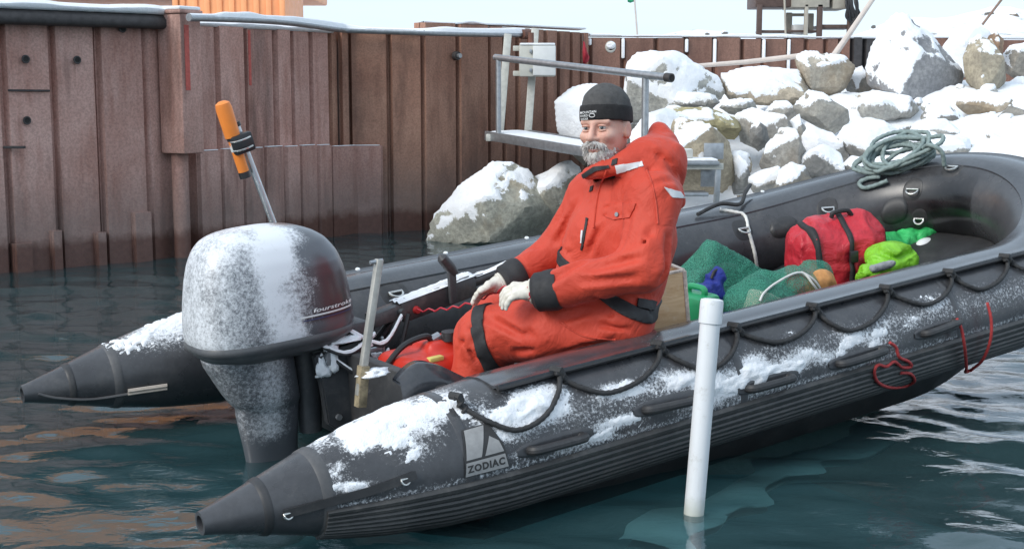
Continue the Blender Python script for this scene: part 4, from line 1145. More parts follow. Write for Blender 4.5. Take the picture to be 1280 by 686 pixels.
# stern cones with tape band, dark end and hole
for sg in (-1, 1):
    us = np.linspace(0, .36, 30)
    st = [((u, sg * HW, 0), (0, sg, 0), (1, 0, 0), float(tube_r(u)) + .001, u) for u in us]
    angs = np.linspace(-np.pi, np.pi, 48, endpoint=False)
    G = tube_grid(st, angs); V = list(G.reshape(-1, 3)); Fc = grid_faces(30, 48, True)
    base = len(V)
    for k, (uu, rr) in enumerate(((.0, .024), (.035, .02))):
        V += [np.array([uu, sg * HW + rr * math.sin(a) * sg, rr * math.cos(a)]) for a in angs]
    for j in range(48):
        l = (j + 1) % 48
        Fc.append((j, base + j, base + l, l)); Fc.append((base + j, base + 48 + j, base + 48 + l, base + l))
    Fc.append(tuple(base + 48 + j for j in range(48)))
    bm = bmesh.new(); vs = [bm.verts.new(v) for v in V]
    for f in Fc: bm.faces.new([vs[i] for i in f])
    cone = auto_smooth(bmobj('end_cone', bm, M_RUB, boat, True), 45)
    for (ua, ub, mt, off, nm) in ((.332, .372, M_TAPE, .0035, 'seam_band'), (.165, .195, M_RUBD, .004, 'strap')):
        us2 = np.linspace(ua, ub, 6); st = [((u, sg * HW, 0), (0, sg, 0), (1, 0, 0), float(tube_r(u)), u) for u in us2]
        o2 = np.array([0, off, off, off, off, 0])[:, None]
        G = tube_grid(st, angs, np.repeat(o2, 48, 1))
        bm = bmesh.new(); vs = [bm.verts.new(v) for v in G.reshape(-1, 3)]
        for f in grid_faces(6, 48, True): bm.faces.new([vs[i] for i in f])
        bmobj(nm, bm, mt, cone, True)
def swept(stations, prof, name, mat, parent, closed=True, endcaps=True, smooth=50):
    """prof: list of (angle, offset) around the tube section"""
    ax = np.array([s[0] for s in stations], float); no = np.array([s[1] for s in stations], float); r = np.array([s[3] for s in stations])
    P = np.array(prof)
    G = ax[:, None] + (r[:, None] + P[None, :, 1])[..., None] * (np.sin(P[:, 0])[None, :, None] * no[:, None] + np.cos(P[:, 0])[None, :, None] * np.array([0, 0, 1.0]))
    n, m = G.shape[:2]
    bm = bmesh.new(); vs = [bm.verts.new(v) for v in G.reshape(-1, 3)]
    for f in grid_faces(n, m, closed): bm.faces.new([vs[i] for i in f])
    if closed and endcaps:
        bm.faces.new(vs[:m]); bm.faces.new(vs[-m:])
    return auto_smooth(bmobj(name, bm, mat, parent, True), smooth)
# seam tapes round the tubes
for uu in (.80, 1.95, 3.15, 4.35):
    for sg in (-1, 1):
        st = [((u, sg * HW, 0), (0, sg, 0), (1, 0, 0), float(tube_r(u)) + o, u) for u, o in ((uu - .018, 0), (uu - .016, .0015), (uu + .016, .0015), (uu + .018, 0))]
        G = tube_grid(st, np.linspace(-np.pi, np.pi, 64, endpoint=False)); bm = bmesh.new(); vs = [bm.verts.new(v) for v in G.reshape(-1, 3)]
        for f in grid_faces(4, 64, True): bm.faces.new([vs[i] for i in f])
        bmobj('seam_tape', bm, M_RUB if sg < 0 else M_RUB, boat, True)
# ribbed rubbing strake
prof = [(1.70, -.002)]
for k in range(10):
    a0 = 1.72 + k * .118
    prof += [(a0, .008), (a0 + .025, .0135), (a0 + .075, .0135), (a0 + .10, .008)]
prof += [(1.72 + 10 * .118, .004), (1.72 + 10 * .118 + .02, -.002)]
stS = [s for s in PATHT if s[4] >= .34][::3]
# on the stern cone the strip sits lower in proportion, so it is swept as is
o = swept(stS, prof, 'rubbing_strake', rubber_mat('strake_rubber', (.042, .042, .042), .4, False, .5), boat, True, True, 25)
# top flap with a free outer lip
outer = [(-.60, .0015), (-.58, .007), (-.3, .007), (0.0, .007), (.25, .008), (.40, .014), (.47, .030), (.49, .036), (.505, .030), (.47, .018), (.40, .004), (.2, .001), (-.3, .001)]
stF = [s for s in PATHT if (s[4] >= .97)][::2]
o = swept(stF, outer, 'top_flap', M_FLAP, boat, True, True, 50)
me = o.data; co = np.array([v.co[:] for v in me.vertices])
px, py = proj_b(co)
d = np.exp(-((px - 700) / 110) ** 2) * .10 + np.exp(-((px - 830) / 40) ** 2) * .16 + .03
add_attr(me, 'dust', np.where(co[:, 1] < -.3, d, .05))
# edge cord under the lip
P = [np.array(s[0]) + (s[3] + .021) * (math.sin(.49) * np.array(s[1]) + math.cos(.49) * np.array([0, 0, 1])) for s in stF]
MB().tube(P, .0095, 8).build('flap_edge_cord', M_RUBD, boat)
# snap buttons on the far flap
for s in [s for s in PATHT if s[0][1] > .5][::22]:
    if s[4] < 1.05: continue
    c = np.array(s[0]) + (s[3] + .026) * (math.sin(.36) * np.array(s[1]) + math.cos(.36) * np.array([0, 0, 1])); 
    n_ = np.array([0, -.35, .94])
    MB().tube([c, c + n_ * .005], [.0125, .010], 10).build('snap_button', simple('white_button', (.75, .76, .76), .5) if 'white_button' not in MATS else MATS['white_button'], boat)

def hit_tube(px, py, v0=-HW, off=0.0):
    """where the sight line meets the near (or far) tube: used to read positions off the photo"""
    o = w2b(CAMP); r = B_M.T @ ray(px, py); r /= np.linalg.norm(r); t = 2.0; best = (9.0, t)
    for _ in range(300):
        p = o + r * t
        d_ = math.hypot(p[1] - v0, p[2]) - float(tube_r(min(max(p[0], 0), 9))) - off
        if d_ < best[0]: best = (d_, t)
        if d_ < 1e-4 or t > 14: break
        t += max(d_ * .8, .002)
    p = o + r * best[1]; n_ = np.array([0, p[1] - v0, p[2]]); n_ /= np.linalg.norm(n_)
    return p - n_ * max(best[0], 0), n_
ST_A = np.array([s[0] for s in PATHT], float); ST_N = np.array([s[1] for s in PATHT], float); ST_T = np.array([s[2] for s in PATHT], float); ST_R = np.array([s[3] for s in PATHT])
ST_S = np.concatenate([[0], np.cumsum(np.linalg.norm(np.diff(ST_A, axis=0), axis=1))])
def hit_path(px, py, far=True, off=0.0):
    """the same on the whole bent tube; returns point, normal, arc length, section angle"""
    sel = np.where(ST_A[:, 1] > .05)[0] if far else np.where(ST_A[:, 1] < -.05)[0]
    o = w2b(CAMP); r = B_M.T @ ray(px, py); r /= np.linalg.norm(r); t = 2.0; best = (9.0, t, 0)
    for _ in range(400):
        p = o + r * t; q = np.linalg.norm(p - ST_A[sel], axis=1) - ST_R[sel] - off; k = int(np.argmin(q)); d_ = q[k]
        if d_ < best[0]: best = (d_, t, sel[k])
        if d_ < 5e-4 or t > 14: break
        t += max(d_ * .8, .003)
    i = best[2]; p = o + r * best[1]; n_ = p - ST_A[i]; n_ -= ST_T[i] * n_.dot(ST_T[i]); n_ /= np.linalg.norm(n_)
    return ST_A[i] + n_ * (ST_R[i] + off), n_, ST_S[i], math.atan2(n_.dot(ST_N[i]), n_[2])
def on_path_tube(s, a, h):
    ax = np.array([np.interp(s, ST_S, ST_A[:, k]) for k in range(3)]); no = np.array([np.interp(s, ST_S, ST_N[:, k]) for k in range(3)]); no /= np.linalg.norm(no)
    return ax + (np.interp(s, ST_S, ST_R) + h) * (math.sin(a) * no + math.cos(a) * np.array([0, 0, 1.0]))
def surf_patch(px, py, half, hang, bulge, name, mat, parent, far=True):
    p, n_, s0, a0 = hit_path(px, py, far); G = []
    for e in np.linspace(-1, 1, 15):
        wd = math.sqrt(max(0, 1 - abs(e * .999) ** 2.4)) * hang + .004
        G.append([on_path_tube(s0 + e * half, a0 + q * wd, (bulge * (1 - q * q) + .0025) if abs(q) < 1 and abs(e) < 1 else -.001) for q in np.linspace(-1, 1, 9)])
    bm = bmesh.new(); vs = [bm.verts.new(v) for r_ in G for v in r_]
    for f in grid_faces(15, 9): bm.faces.new([vs[i] for i in f])
    me = bpy.data.meshes.new(name); bm.to_mesh(me); bm.free(); return wrap(name, me, mat, parent), p, n_
# lifeline with knots
knots_px = [(574, 500), (700, 467), (826, 434), (921, 411), (1019, 386), (1110, 363), (1189, 343), (1259, 324), (1325, 307)]
kp = [hit_tube(x, y, -HW, .03) for x, y in knots_px]
life = []
for i in range(len(kp) - 1):
    (x0, y0), (x1, y1) = knots_px[i], knots_px[i + 1]
    L = x1 - x0; sag = (.36 + (.06, -.05, .04, -.08, .05, -.03, .02, 0)[i % 8]) * L + 2; lean = (.04, -.05, .06, .0, -.06, .05, -.02, 0)[i % 8]
    mids = []
    for t_, k_ in ((.0, .14), (.22, .60), (.5, .98), (.78, .86), (.94, .42)):
        x = x0 + L * (t_ + lean * math.sin(math.pi * t_)) + 4; y = y0 + (y1 - y0) * t_ + sag * k_
        mids.append(hit_tube(x, y, -HW, .012)[0])
    p0 = kp[i][0] + kp[i][1] * .006
    run = spline([p0] + mids + [kp[i + 1][0]], 60)
    V, Fc = rope_mesh(resample(run, .008), .0086, n=9, lay=.026)
    ro = mobj('lifeline', V, Fc, M_ROPEB, boat)
    # thin frost lying on the lower part of the loop
    kn = []
    P0, N0 = kp[i]
    for t_ in np.linspace(0, 1, 26):
        a_ = t_ * 2 * np.pi * 3.2; ax_ = mids[0] - P0; ax_ = ax_ / np.linalg.norm(ax_); e1 = np.cross(ax_, N0); e1 /= np.linalg.norm(e1)
        kn.append(P0 + ax_ * (-.015 + .085 * t_) + .0105 * (math.cos(a_) * e1 + math.sin(a_) * np.cross(ax_, e1)))
    MB().tube(spline(kn, 80), .0068, 7).build('rope_whipping', M_ROPEB, boat)
    MB().tube([P0 + np.array([-.012, .03, .012]), P0 + N0 * .014, P0 + N0 * .006 + (mids[0] - P0) * .3], .0135, 8).build('rope_knot', M_ROPEB, boat)
# rubber carrying handles
for (x0, y0, x1, y1) in ((662, 562, 726, 545), (806, 512, 862, 500), (934, 485, 985, 471), (1047, 454, 1100, 437), (1153, 417, 1192, 402)):
    a, na = hit_tube(x0, y0); b, nb = hit_tube(x1, y1); n_ = (na + nb) / 2
    hd = empty('x'); bpy.data.objects.remove(hd)
    P = spline([a - na * .005, a + na * .022, a + (b - a) * .15 + n_ * .034, a + (b - a) * .85 + n_ * .034, b + nb * .022, b - nb * .005], 30)
    h = MB().tube(P, [.017] * 3 + [.0155] * (len(P) - 6) + [.017] * 3, 10).build('carrying_handle', M_RUBD, boat)
    # base pad following the tube
    us = np.linspace(a[0] - .05, b[0] + .05, 20); ang = math.atan2(-(a[1] + HW), a[2]); g = []
    st = [((u, -HW, 0), (0, -1, 0), (1, 0, 0), float(tube_r(u)), u) for u in us]
    aa = np.linspace(-1, 1, 9)
    wd = .13 * np.sqrt(np.clip(1 - ((us - us.mean()) / (np.ptp(us) / 2 + .002)) ** 2, 0, 1)) ** .6 + .004
    G = np.array([[np.array(s[0]) + (s[3] + (.004 if abs(q) < 1 else -.001)) * (math.sin(ang + q * w_) * np.array(s[1]) + math.cos(ang + q * w_) * np.array([0, 0, 1])) for q in aa] for s, w_ in zip(st, wd)])
    bm = bmesh.new(); vs = [bm.verts.new(v) for v in G.reshape(-1, 3)]
    for f in grid_faces(20, 9): bm.faces.new([vs[i] for i in f])
    me = bpy.data.meshes.new('handle_pad'); bm.to_mesh(me); bm.free(); wrap('handle_pad', me, M_RUB, h)
# strap with two buckles along the near cone
P = [hit_tube(x, y, -HW, .006)[0] for x, y in ((355, 642), (390, 633), (430, 622), (470, 611), (505, 599), (520, 593))]
P = spline(P, 40); N_ = np.array([hit_tube(*[float(q) for q in proj_b(p)])[1] for p in P])
sd = np.cross(np.gradient(P, axis=0), N_); sd /= np.linalg.norm(sd, axis=1)[:, None]
V = np.stack([P + sd * .013, P + sd * .013 + N_ * .004, P - sd * .013 + N_ * .004, P - sd * .013], 1).reshape(-1, 3)
mobj('cone_strap', V, grid_faces(len(P), 4, True), M_RUBD, boat, False)
def d_ring(c, n_, up, r, name='d_ring', thick=.005, mat=None, parent=None):
    n_ = np.asarray(n_, float); n_ /= np.linalg.norm(n_); s = np.cross(up, n_); s /= np.linalg.norm(s); u = np.cross(n_, s)
    pts = [c + r * s, c - r * s] + [c - u * r * 1.15 * math.sin(t) + s * (-r * math.cos(t)) for t in np.linspace(.25, math.pi - .25, 8)]
    return MB().tube(pts, thick, 7, True).build(name, mat or M_RING, parent or boat)
for (x, y) in ((361, 641), (507, 598)):
    p, n_ = hit_tube(x, y, -HW, .008); d_ring(p, n_, np.array([0, 0, 1.0]), .016, 'buckle', .0035)
# line and lashed cord on the far cone
P = [hit_tube(x, y, HW, .008)[0] for x, y in ((48, 492), (70, 497), (110, 499), (150, 494), (185, 487), (207, 482))]
MB().tube(spline(P, 40), .006, 7).build('cone_line', M_TAPE, boat)
for k in range(4):
    P = [hit_tube(x, y + k * 1.8 - 2.5, HW, .012 + .004 * (k % 2))[0] for x, y in ((160, 490), (180, 487), (209, 483))]
    MB().tube(spline(P, 16), .0048, 7).build('lashed_cord', simple('tan_cord', (.50, .44, .38), .8) if 'tan_cord' not in MATS else MATS['tan_cord'], boat)
# far tube inside: D-rings on round patches
for (x, y, k) in ((495, 366, 1), (927, 287, 1), (1030, 261, 1), (1138, 237, 1), (1150, 272, .8), (1222, 219, 1), (1260, 238, .9)):
    pt, p, n_ = surf_patch(x, y, .075 * k, .30 * k, .0, 'ring_patch', M_RUBD, boat)
    d_ring(p + n_ * .012, n_ * .6 + np.array([0, 0, .5]), np.array([0, 0, 1.0]), .034 * k, 'd_ring', .0055, None, pt)
for (x, y, hw_, hh) in ((1121, 264, .10, .34), (978, 284, .10, .26)):
    surf_patch(x, y, hw_, hh, .016, 'rubber_pad', M_RUBD, boat)
# hull bottom, deck, transom
xs = np.linspace(1.0, BOW0 + BOWL * .92, 30); rows = []
for u in xs:
    hw_ = HW if u < BOW0 else HW * math.sqrt(max(.02, 1 - ((u - BOW0) / BOWL) ** 2))
    kz = -.56 + .62 * sstep(3.0, 4.9, u)
    rz = .2 * sstep(3.68, 4.8, u); sd_ = (-.10 + rz, min(-.36 + .55 * sstep(3.2, 4.9, u), -.12 + rz))
    rows.append([(u, -hw_ * 1.10, sd_[0]), (u, -hw_ * .93, sd_[1]), (u, -hw_ * .5, sd_[1] + (kz - sd_[1]) * .5), (u, 0, kz), (u, hw_ * .5, sd_[1] + (kz - sd_[1]) * .5), (u, hw_ * .93, sd_[1]), (u, hw_ * 1.10, sd_[0])])
mobj('hull_bottom', [v for r_ in rows for v in r_], [f[::-1] for f in grid_faces(30, 7)], M_RUBD, boat)
M_DECK = simple('deck_board', (.06, .06, .062), .6, var=.3, scale=10)
for k in range(4):
    a, b = 1.02 + k * .66, 1.02 + (k + 1) * .66 - .012
    MB().box(((a + b) / 2, 0, -.165), (b - a, 1.36 if k < 4 else 1.1, .018), None, .003).build('deck_board', M_DECK, boat)
M_PLY = None
def ply_mat():
    m = Mat('plywood'); v = m.coord('Object', (1, 1, 1))
    mp = m.n.new('ShaderNodeMapping'); mp.inputs['Scale'].default_value = (2.2, 2.2, 9); m.l.new(v, mp.inputs[0])
    w = m.noise(mp.outputs[0], 2.6, 6, .6, 1.6)
    c = m.mix(m.ramp(w, [(.30, 0.0), (.5, .55), (.7, 1.0)]), (.56, .34, .17), (.78, .57, .34))
    c = m.mix(m.ramp(m.noise(v, 30, 5), [(.55, 0.0), (.7, .4)]), c, (.75, .6, .42))
    m.set(Base_Color=c, Roughness=.65, Specular_IOR_Level=.3); m.bump(w, .15, .004); return m.m
M_PLY = ply_mat()
tr = MB().box((.985, 0, -.03), (.045, 1.42, .36), None, .008).build('transom', M_RUBD, boat)
MB().box((1.012, 0, .0), (.012, 1.36, .26), None, .003).build('transom_pad', M_PLY, tr)
# curved black splash panel where the near flap starts
P = spline([bv(x, y, -.66) for x, y in ((500, 478), (512, 464), (528, 455), (552, 458), (578, 470), (600, 480))], 30)
V = []
for p in P: V += [p, p + np.array([0, .05, .004]), p + np.array([0, .05, -.004]), p + np.array([0, -.006, -.012]), p + np.array([0, -.03, -.13]), p + np.array([0, -.026, -.13])]
mobj('splash_panel', V, grid_faces(len(P), 6, True), M_FLAP, boat)
# maker's badge on the near tube: grey panel, dark triangle mark, lettering
def wrap_on_tube(c_px, V2, off):
    """flat drawing (x forward, y up the tube, metres) laid on the near tube around the given photo position"""
    p, n_ = hit_tube(*c_px); ang = math.atan2(-(p[1] + HW), p[2]); out = []
    for x, y in V2:
        u = p[0] + x; r = float(tube_r(u)) + off; a = ang - y / TR
        out.append((u, -HW - r * math.sin(a), r * math.cos(a)))
    return out
M_BADGE = simple('badge_grey', (.33, .325, .32), .6, var=.15, scale=40); M_BADGED = simple('badge_dark', (.035, .034, .034), .6)
def flat_poly(poly, n=14):
    """dense fill so that the flat shape can bend with the tube"""
    P = np.array(poly); lo, hi = P.min(0), P.max(0)
    bm = bmesh.new(); f = bm.faces.new([bm.verts.new((x, y, 0)) for x, y in poly])
    for i in range(1, n):
        y = lo[1] + (hi[1] - lo[1]) * i / n
        bmesh.ops.bisect_plane(bm, geom=list(bm.verts) + list(bm.edges) + list(bm.faces), plane_co=(0, y, 0), plane_no=(0, 1, 0))
    bmesh.ops.triangulate(bm, faces=bm.faces); bm.verts.index_update()
    V = [(v.co.x, v.co.y) for v in bm.verts]; Fc = [tuple(v.index for v in f.verts) for f in bm.faces]; bm.free()
    return V, Fc
BC = (606, 574)
def badge(name, poly, off, mat, parent):
    V, Fc = flat_poly(poly); o = mobj(name, wrap_on_tube(BC, V, off), Fc, mat, parent, True)
    for p in o.data.polygons: pass
    return o
bd = badge('maker_badge', [(-.078, -.042), (.080, -.042), (.072, .034), (.040, .112), (-.052, .112), (-.070, .034)], .004, M_BADGED, boat)
badge('badge_panel', [(-.076, -.040), (.078, -.040), (.070, .004), (-.068, .004)], .0055, M_BADGE, bd)
badge('badge_mark', [(-.066, .012), (-.012, .012), (.024, .108), (-.046, .108)], .0055, M_BADGE, bd)
badge('badge_mark', [(.000, .012), (.068, .012), (.058, .048), (.030, .070)], .0055, M_BADGE, bd)
V, Fc = text_vf('ZODIAC', .031, 0, .0013, 1.16)
mobj('badge_lettering', wrap_on_tube(BC, [(x, y - .0185) for x, y, z in V], .0068), Fc, M_BADGED, bd)
# snow on the transom edge and on the inner edge of the near tube
def snow_lump(c, size, name, parent, seed=0, sub=4, rough=.35):
    V, Fq = ico(sub); V = V * np.array(size) * (1 + rough * fbm(V * 2.2, 4, seed) + .12 * vnoise(V * 9, seed))[:, None]
    V[:, 2] = np.where(V[:, 2] < 0, V[:, 2] * .35, V[:, 2])
    return mobj(name, V + np.asarray(c), Fq, M_SNOW, parent)
for i, (x, y, v_, sx, sy, sz) in enumerate(((830, 424, -.70, .30, .02, .012), (905, 398, -.70, .10, .018, .008), (1160, 335, -.72, .08, .02, .008))):
    p = bv(x, y, v_); snow_lump(p, (sx, sy, sz), 'snow_lump', boat, 60 + i)
# ------------------------------------------------------------------ outboard motor
MV = .12
mo_c = bv(338, 414, MV)
MOT = BOAT @ Matrix.Translation(Vector(mo_c))
motor = empty('outboard_motor', matrix=MOT)
tag(motor, 'grey outboard motor caked with snow, hanging on the boat transom', 'motor')
def cowl_mat():
    m = Mat('cowl_paint'); v = m.coord()
    n = m.noise(v, 5, 5, .6)
    c = m.mix(n, (.105, .11, .122), (.14, .147, .162))
    c = m.mix(m.attr('maroon_reflect'), c, m.mix(n, (.062, .052, .058), (.085, .062, .07)))  # camera side darkened, with a maroon reflection painted into the cowl colour
    s = m.attr('dust')
    g = m.math('ADD', s, m.math('MULTIPLY', m.math('SUBTRACT', m.noise(v, 70, 8, .9), .5), 2.0))
    g = m.ramp(g, [(.28, 0.0), (.72, .97)])
    c = m.mix(g, c, (.80, .825, .86))
    m.set(Base_Color=c, Roughness=m.mix(g, (.30, .30, .30), (.8, .8, .8)), Metallic=.25, Coat_Weight=.3, Coat_Roughness=.2)
    return m.m
M_COWL = cowl_mat()
M_DECAL = simple('decal_white', (.75, .75, .74), .4, var=.03)
ZS = np.array([0, .02, .08, .16, .245, .315, .37, .405, .428, .440, .445]) * .92
HL = np.array([.312, .318, .316, .308, .295, .275, .244, .205, .155, .085, .004])
HWd = np.array([.205, .209, .207, .202, .194, .181, .160, .134, .100, .056, .004])
CX = np.array([0, 0, 0, 0, 0, -.004, -.012, -.022, -.03, -.035, -.036])
def cowl_pt(z, th):
    hl, hw_, cx = np.interp(z, ZS, HL), np.interp(z, ZS, HWd), np.interp(z, ZS, CX)
    e = 2 / 2.9
    c, s = np.cos(th), np.sin(th)
    x = cx + hl * np.sign(c) * np.abs(c) ** e; y = hw_ * np.sign(s) * np.abs(s) ** e
    return np.stack([x, y, z + 0 * x], -1)
zz = np.concatenate([np.linspace(0, .331, 40), .331 + .0784 * np.sin(np.linspace(0, np.pi / 2, 22)[1:])])
th = np.linspace(0, 2 * np.pi, 110, endpoint=False)
# smooth the station tables
def sm(tab): return np.interp(zz, ZS, tab)
G = np.array([cowl_pt(z, th) for z in zz])
for _ in range(3): G[1:-1] = .25 * G[:-2] + .5 * G[1:-1] + .25 * G[2:]
V = G.reshape(-1, 3)
Fc = grid_faces(len(zz), 110, True) + [tuple((len(zz) - 1) * 110 + j for j in range(110))]
TH = np.broadcast_to(th[None], G.shape[:2])
aft = -np.cos(TH)                                   # +1 facing astern
star = -np.sin(TH)                                  # +1 facing the camera side
zr = np.broadcast_to(zz[:, None], G.shape[:2]) / .41
patch = np.exp(-((G[..., 0] + .03 + .02 * fbm(G * 9, 3, 4)) / .12) ** 2) * sstep(.1, .6, star) * (.95 + .25 * fbm(G * 11, 3, 6))
top = sstep(.72, .95, zr) * .8 * sstep(.18, -.05, G[..., 0])
dustc = np.maximum.reduce([.40 + .20 * sstep(.2, .9, aft) - .5 * sstep(.0, -.4, aft) + .12 * fbm(G * 8, 3, 19), np.clip(patch * .80 + .22 * fbm(G * 13, 4, 16), 0, 1) * sstep(.06, .25, patch), np.clip(top * .85 + .2 * fbm(G * 12, 3, 18), 0, 1) * (top > .1)])
dustc = np.where(G[..., 0] > .13, np.minimum(dustc, .16), dustc)
reflect_mask = sstep(.262, .250, G[..., 2]) * sstep(.045, .06, G[..., 2]) * sstep(.0, .25, star) * sstep(-.02, .0, G[..., 0])
cow = mobj('cowling', V, Fc, M_COWL, motor); add_attr(cow.data, 'maroon_reflect', reflect_mask.reshape(-1)); add_attr(cow.data, 'dust', np.clip(dustc, 0, 1).reshape(-1))
def on_cowl(x, z, off):
    hl, hw_, cx = np.interp(z, ZS, HL), np.interp(z, ZS, HWd), np.interp(z, ZS, CX)
    q = np.clip(np.abs((x - cx) / hl), 0, .999)
    return (x, -(hw_ * (1 - q ** 2.9) ** (1 / 2.9)) - off, z)
def cowl_poly(name, poly, off, mat, n=10):
    P = np.array(poly); bm = bmesh.new(); bm.faces.new([bm.verts.new((x, y, 0)) for x, y in poly])
    lo, hi = P.min(0), P.max(0)
    for k in (0, 1):
        for i in range(1, n):
            q = lo[k] + (hi[k] - lo[k]) * i / n; co = [0, 0, 0]; co[k] = q; no = [0, 0, 0]; no[k] = 1
            bmesh.ops.bisect_plane(bm, geom=list(bm.verts) + list(bm.edges) + list(bm.faces), plane_co=co, plane_no=no)
    bm.verts.index_update(); V = [on_cowl(v.co.x, v.co.y, off) for v in bm.verts]; Fc = [tuple(v.index for v in f.verts) for f in bm.faces]; bm.free()
    return mobj(name, V, Fc, mat, cow)
Vt, Ft = text_vf('fourstroke', .034, 0, .0006, 1.02)
mobj('decal_lettering', [on_cowl(.182 + x * 1.28 + y * .25, .096 + y * .62, .006) for x, y, z in Vt], Ft, M_DECAL, cow)
cowl_poly('decal_line', [(.03, .075), (.268, .075), (.268, .081), (.03, .081)], .0055, M_DECAL, 12)
cowl_poly('decal_line', [(.04, .063), (.262, .063), (.262, .067), (.04, .067)], .0055, simple('decal_blue', (.05, .06, .14), .4), 12)
for (x, y, z, sx) in ((-.225, -.095, .305, .022), (-.02, -.122, .345, .026)):
    V, Fq = ico(3); mobj('air_vent', V * np.array([sx, .014, .009]) + np.array([x, y, z]), Fq, MATS['hole_black'], cow)
# bottom rim and lower pan
M_PAN = rubber_mat('motor_pan', (.09, .094, .10), .4, False, .5)
ring = [cowl_pt(.0, th) * np.array([1.02, 1.03, 1]) + np.array([0, 0, dz]) for dz in (.006, -.004, -.016, -.026)]
ring[0] *= np.array([.985, .985, 1]); ring[3] *= np.array([.97, .97, 1])
mobj('rim_seal', np.array(ring).reshape(-1, 3), [f[::-1] for f in grid_faces(4, 110, True)], M_PAN, motor)
pan = [cowl_pt(.0, th) * np.array([k, k * .97, 1]) + np.array([ox, 0, dz]) for k, dz, ox in ((.985, -.02, 0), (.965, -.035, .0), (.90, -.055, .0), (.72, -.075, .01), (.45, -.085, .02), (.02, -.088, .02))]
mobj('lower_pan', np.array(pan).reshape(-1, 3), [f[::-1] for f in grid_faces(6, 110, True)], M_PAN, motor)
# leg: blade-like midsection, narrower below, anti-ventilation plate and gearcase under water
M_LEG = cowl_mat(); M_LEG.name = 'leg_paint'
def leg_section(z, xa, xf, hw_):
    t_ = np.linspace(0, 2 * np.pi, 40, endpoint=False); cx, hl = (xa + xf) / 2, (xf - xa) / 2
    c, s = np.cos(t_), np.sin(t_)
    return np.stack([cx + hl * np.sign(c) * np.abs(c) ** .75, hw_ * np.sign(s) * np.abs(s) ** .8, np.full(40, z)], 1)
secs = [(-.06, -.275, .07, .12), (-.09, -.27, .07, .115), (-.14, -.245, .075, .105), (-.20, -.215, .08, .095), (-.25, -.185, .085, .085), (-.27, -.165, .085, .075), (-.29, -.17, .08, .062), (-.34, -.165, .075, .056), (-.42, -.155, .065, .050), (-.47, -.15, .06, .046), (-.60, -.145, .05, .04), (-.78, -.12, .05, .035)]
zs_ = np.linspace(-.06, -.78, 60); tabs = np.array(secs)[::-1]
L_ = [leg_section(z, *[np.interp(z, tabs[:, 0], tabs[:, k]) for k in (1, 2, 3)]) for z in zs_]
Gl = np.array(L_)
leg = mobj('leg', Gl.reshape(-1, 3), [f[::-1] for f in grid_faces(60, 40, True)] + [tuple(range(40)), tuple(59 * 40 + j for j in range(40))[::-1]], M_LEG, motor)
dl = .42 * sstep(.12, .0, np.abs(Gl[..., 0] + .06)) + .22 * sstep(-.1, -.2, Gl[..., 0]) + .14
dl = dl * sstep(-.46, -.36, Gl[..., 2]); add_attr(leg.data, 'dust', np.clip(dl, 0, 1).reshape(-1))
MB().box((-.06, 0, -.66), (.34, .17, .012), None, .005).build('cavitation_plate', M_PAN, motor)
MB().tube([(-.22, 0, -.80), (-.12, 0, -.80), (.02, 0, -.80), (.12, 0, -.80)], [.03, .052, .05, .012], 16).build('gearcase', M_PAN, motor)
for k in range(3):
    a = k * 2 * math.pi / 3; e = np.array([0, math.cos(a), math.sin(a)]); f_ = np.array([0, -math.sin(a), math.cos(a)]); c = np.array([-.25, 0, -.80])
    MB().add([c + e * .03 + f_ * .02 + [.02, 0, 0], c + e * .03 - f_ * .02 - [.02, 0, 0], c + e * .13 - f_ * .05 - [.02, 0, 0], c + e * .14 + f_ * .04 + [.02, 0, 0]] + [c + e * .03 + f_ * .02 + [.026, 0, 0], c + e * .03 - f_ * .02 - [.014, 0, 0], c + e * .13 - f_ * .05 - [.014, 0, 0], c + e * .14 + f_ * .04 + [.026, 0, 0]], [(0, 1, 2, 3), (7, 6, 5, 4), (0, 4, 5, 1), (1, 5, 6, 2), (2, 6, 7, 3), (3, 7, 4, 0)]).build('propeller_blade', M_PAN, motor, False)
# tilt grip on the camera side of the leg
MB().tube(spline([(-.09, -.115, -.045), (-.07, -.135, -.055), (.02, -.14, -.05), (.05, -.13, -.03), (.055, -.11, -.02)], 24), .014, 8).build('tilt_grip', M_PAN, motor)
snow_lump((-.02, -.14, -.036), (.06, .014, .012), 'snow_lump', motor, 71, 3)
# swivel and clamp brackets between leg and transom
M_BRK = rubber_mat('bracket_grey', (.06, .063, .068), .45, False, .6)
MB().tube([(.135, 0, -.06), (.125, 0, -.42)], [.055, .045], 16).build('swivel_tube', M_BRK, motor)
for sg in (-1, 1):
    bm = bmesh.new()
    prof = [(.10, -.09), (.30, -.07), (.335, -.10), (.33, -.20), (.29, -.24), (.27, -.34), (.19, -.42), (.13, -.36), (.12, -.22)]
    f = bm.faces.new([bm.verts.new((x, sg * .135 - .02, z)) for x, z in prof]); r_ = bmesh.ops.extrude_face_region(bm, geom=[f])
    bmesh.ops.translate(bm, verts=[v for v in r_['geom'] if isinstance(v, bmesh.types.BMVert)], vec=(0, .04, 0))
    bmesh.ops.bevel(bm, geom=list(bm.edges), offset=.006, segments=2, affect='EDGES')
    auto_smooth(bmobj('clamp_bracket', bm, M_BRK, motor, True), 40)
    MB().tube([(.31, sg * .135, -.12), (.39, sg * .135, -.12)], .011, 8).build('clamp_screw', M_GALV, motor)
    MB().box((.40, sg * .135, -.12), (.012, .012, .09), None, .004).build('clamp_handle', M_GALV, motor)
MB().tube([(.16, -.17, -.10), (.16, .17, -.10)], .022, 12).build('tilt_shaft', M_GALV, motor)
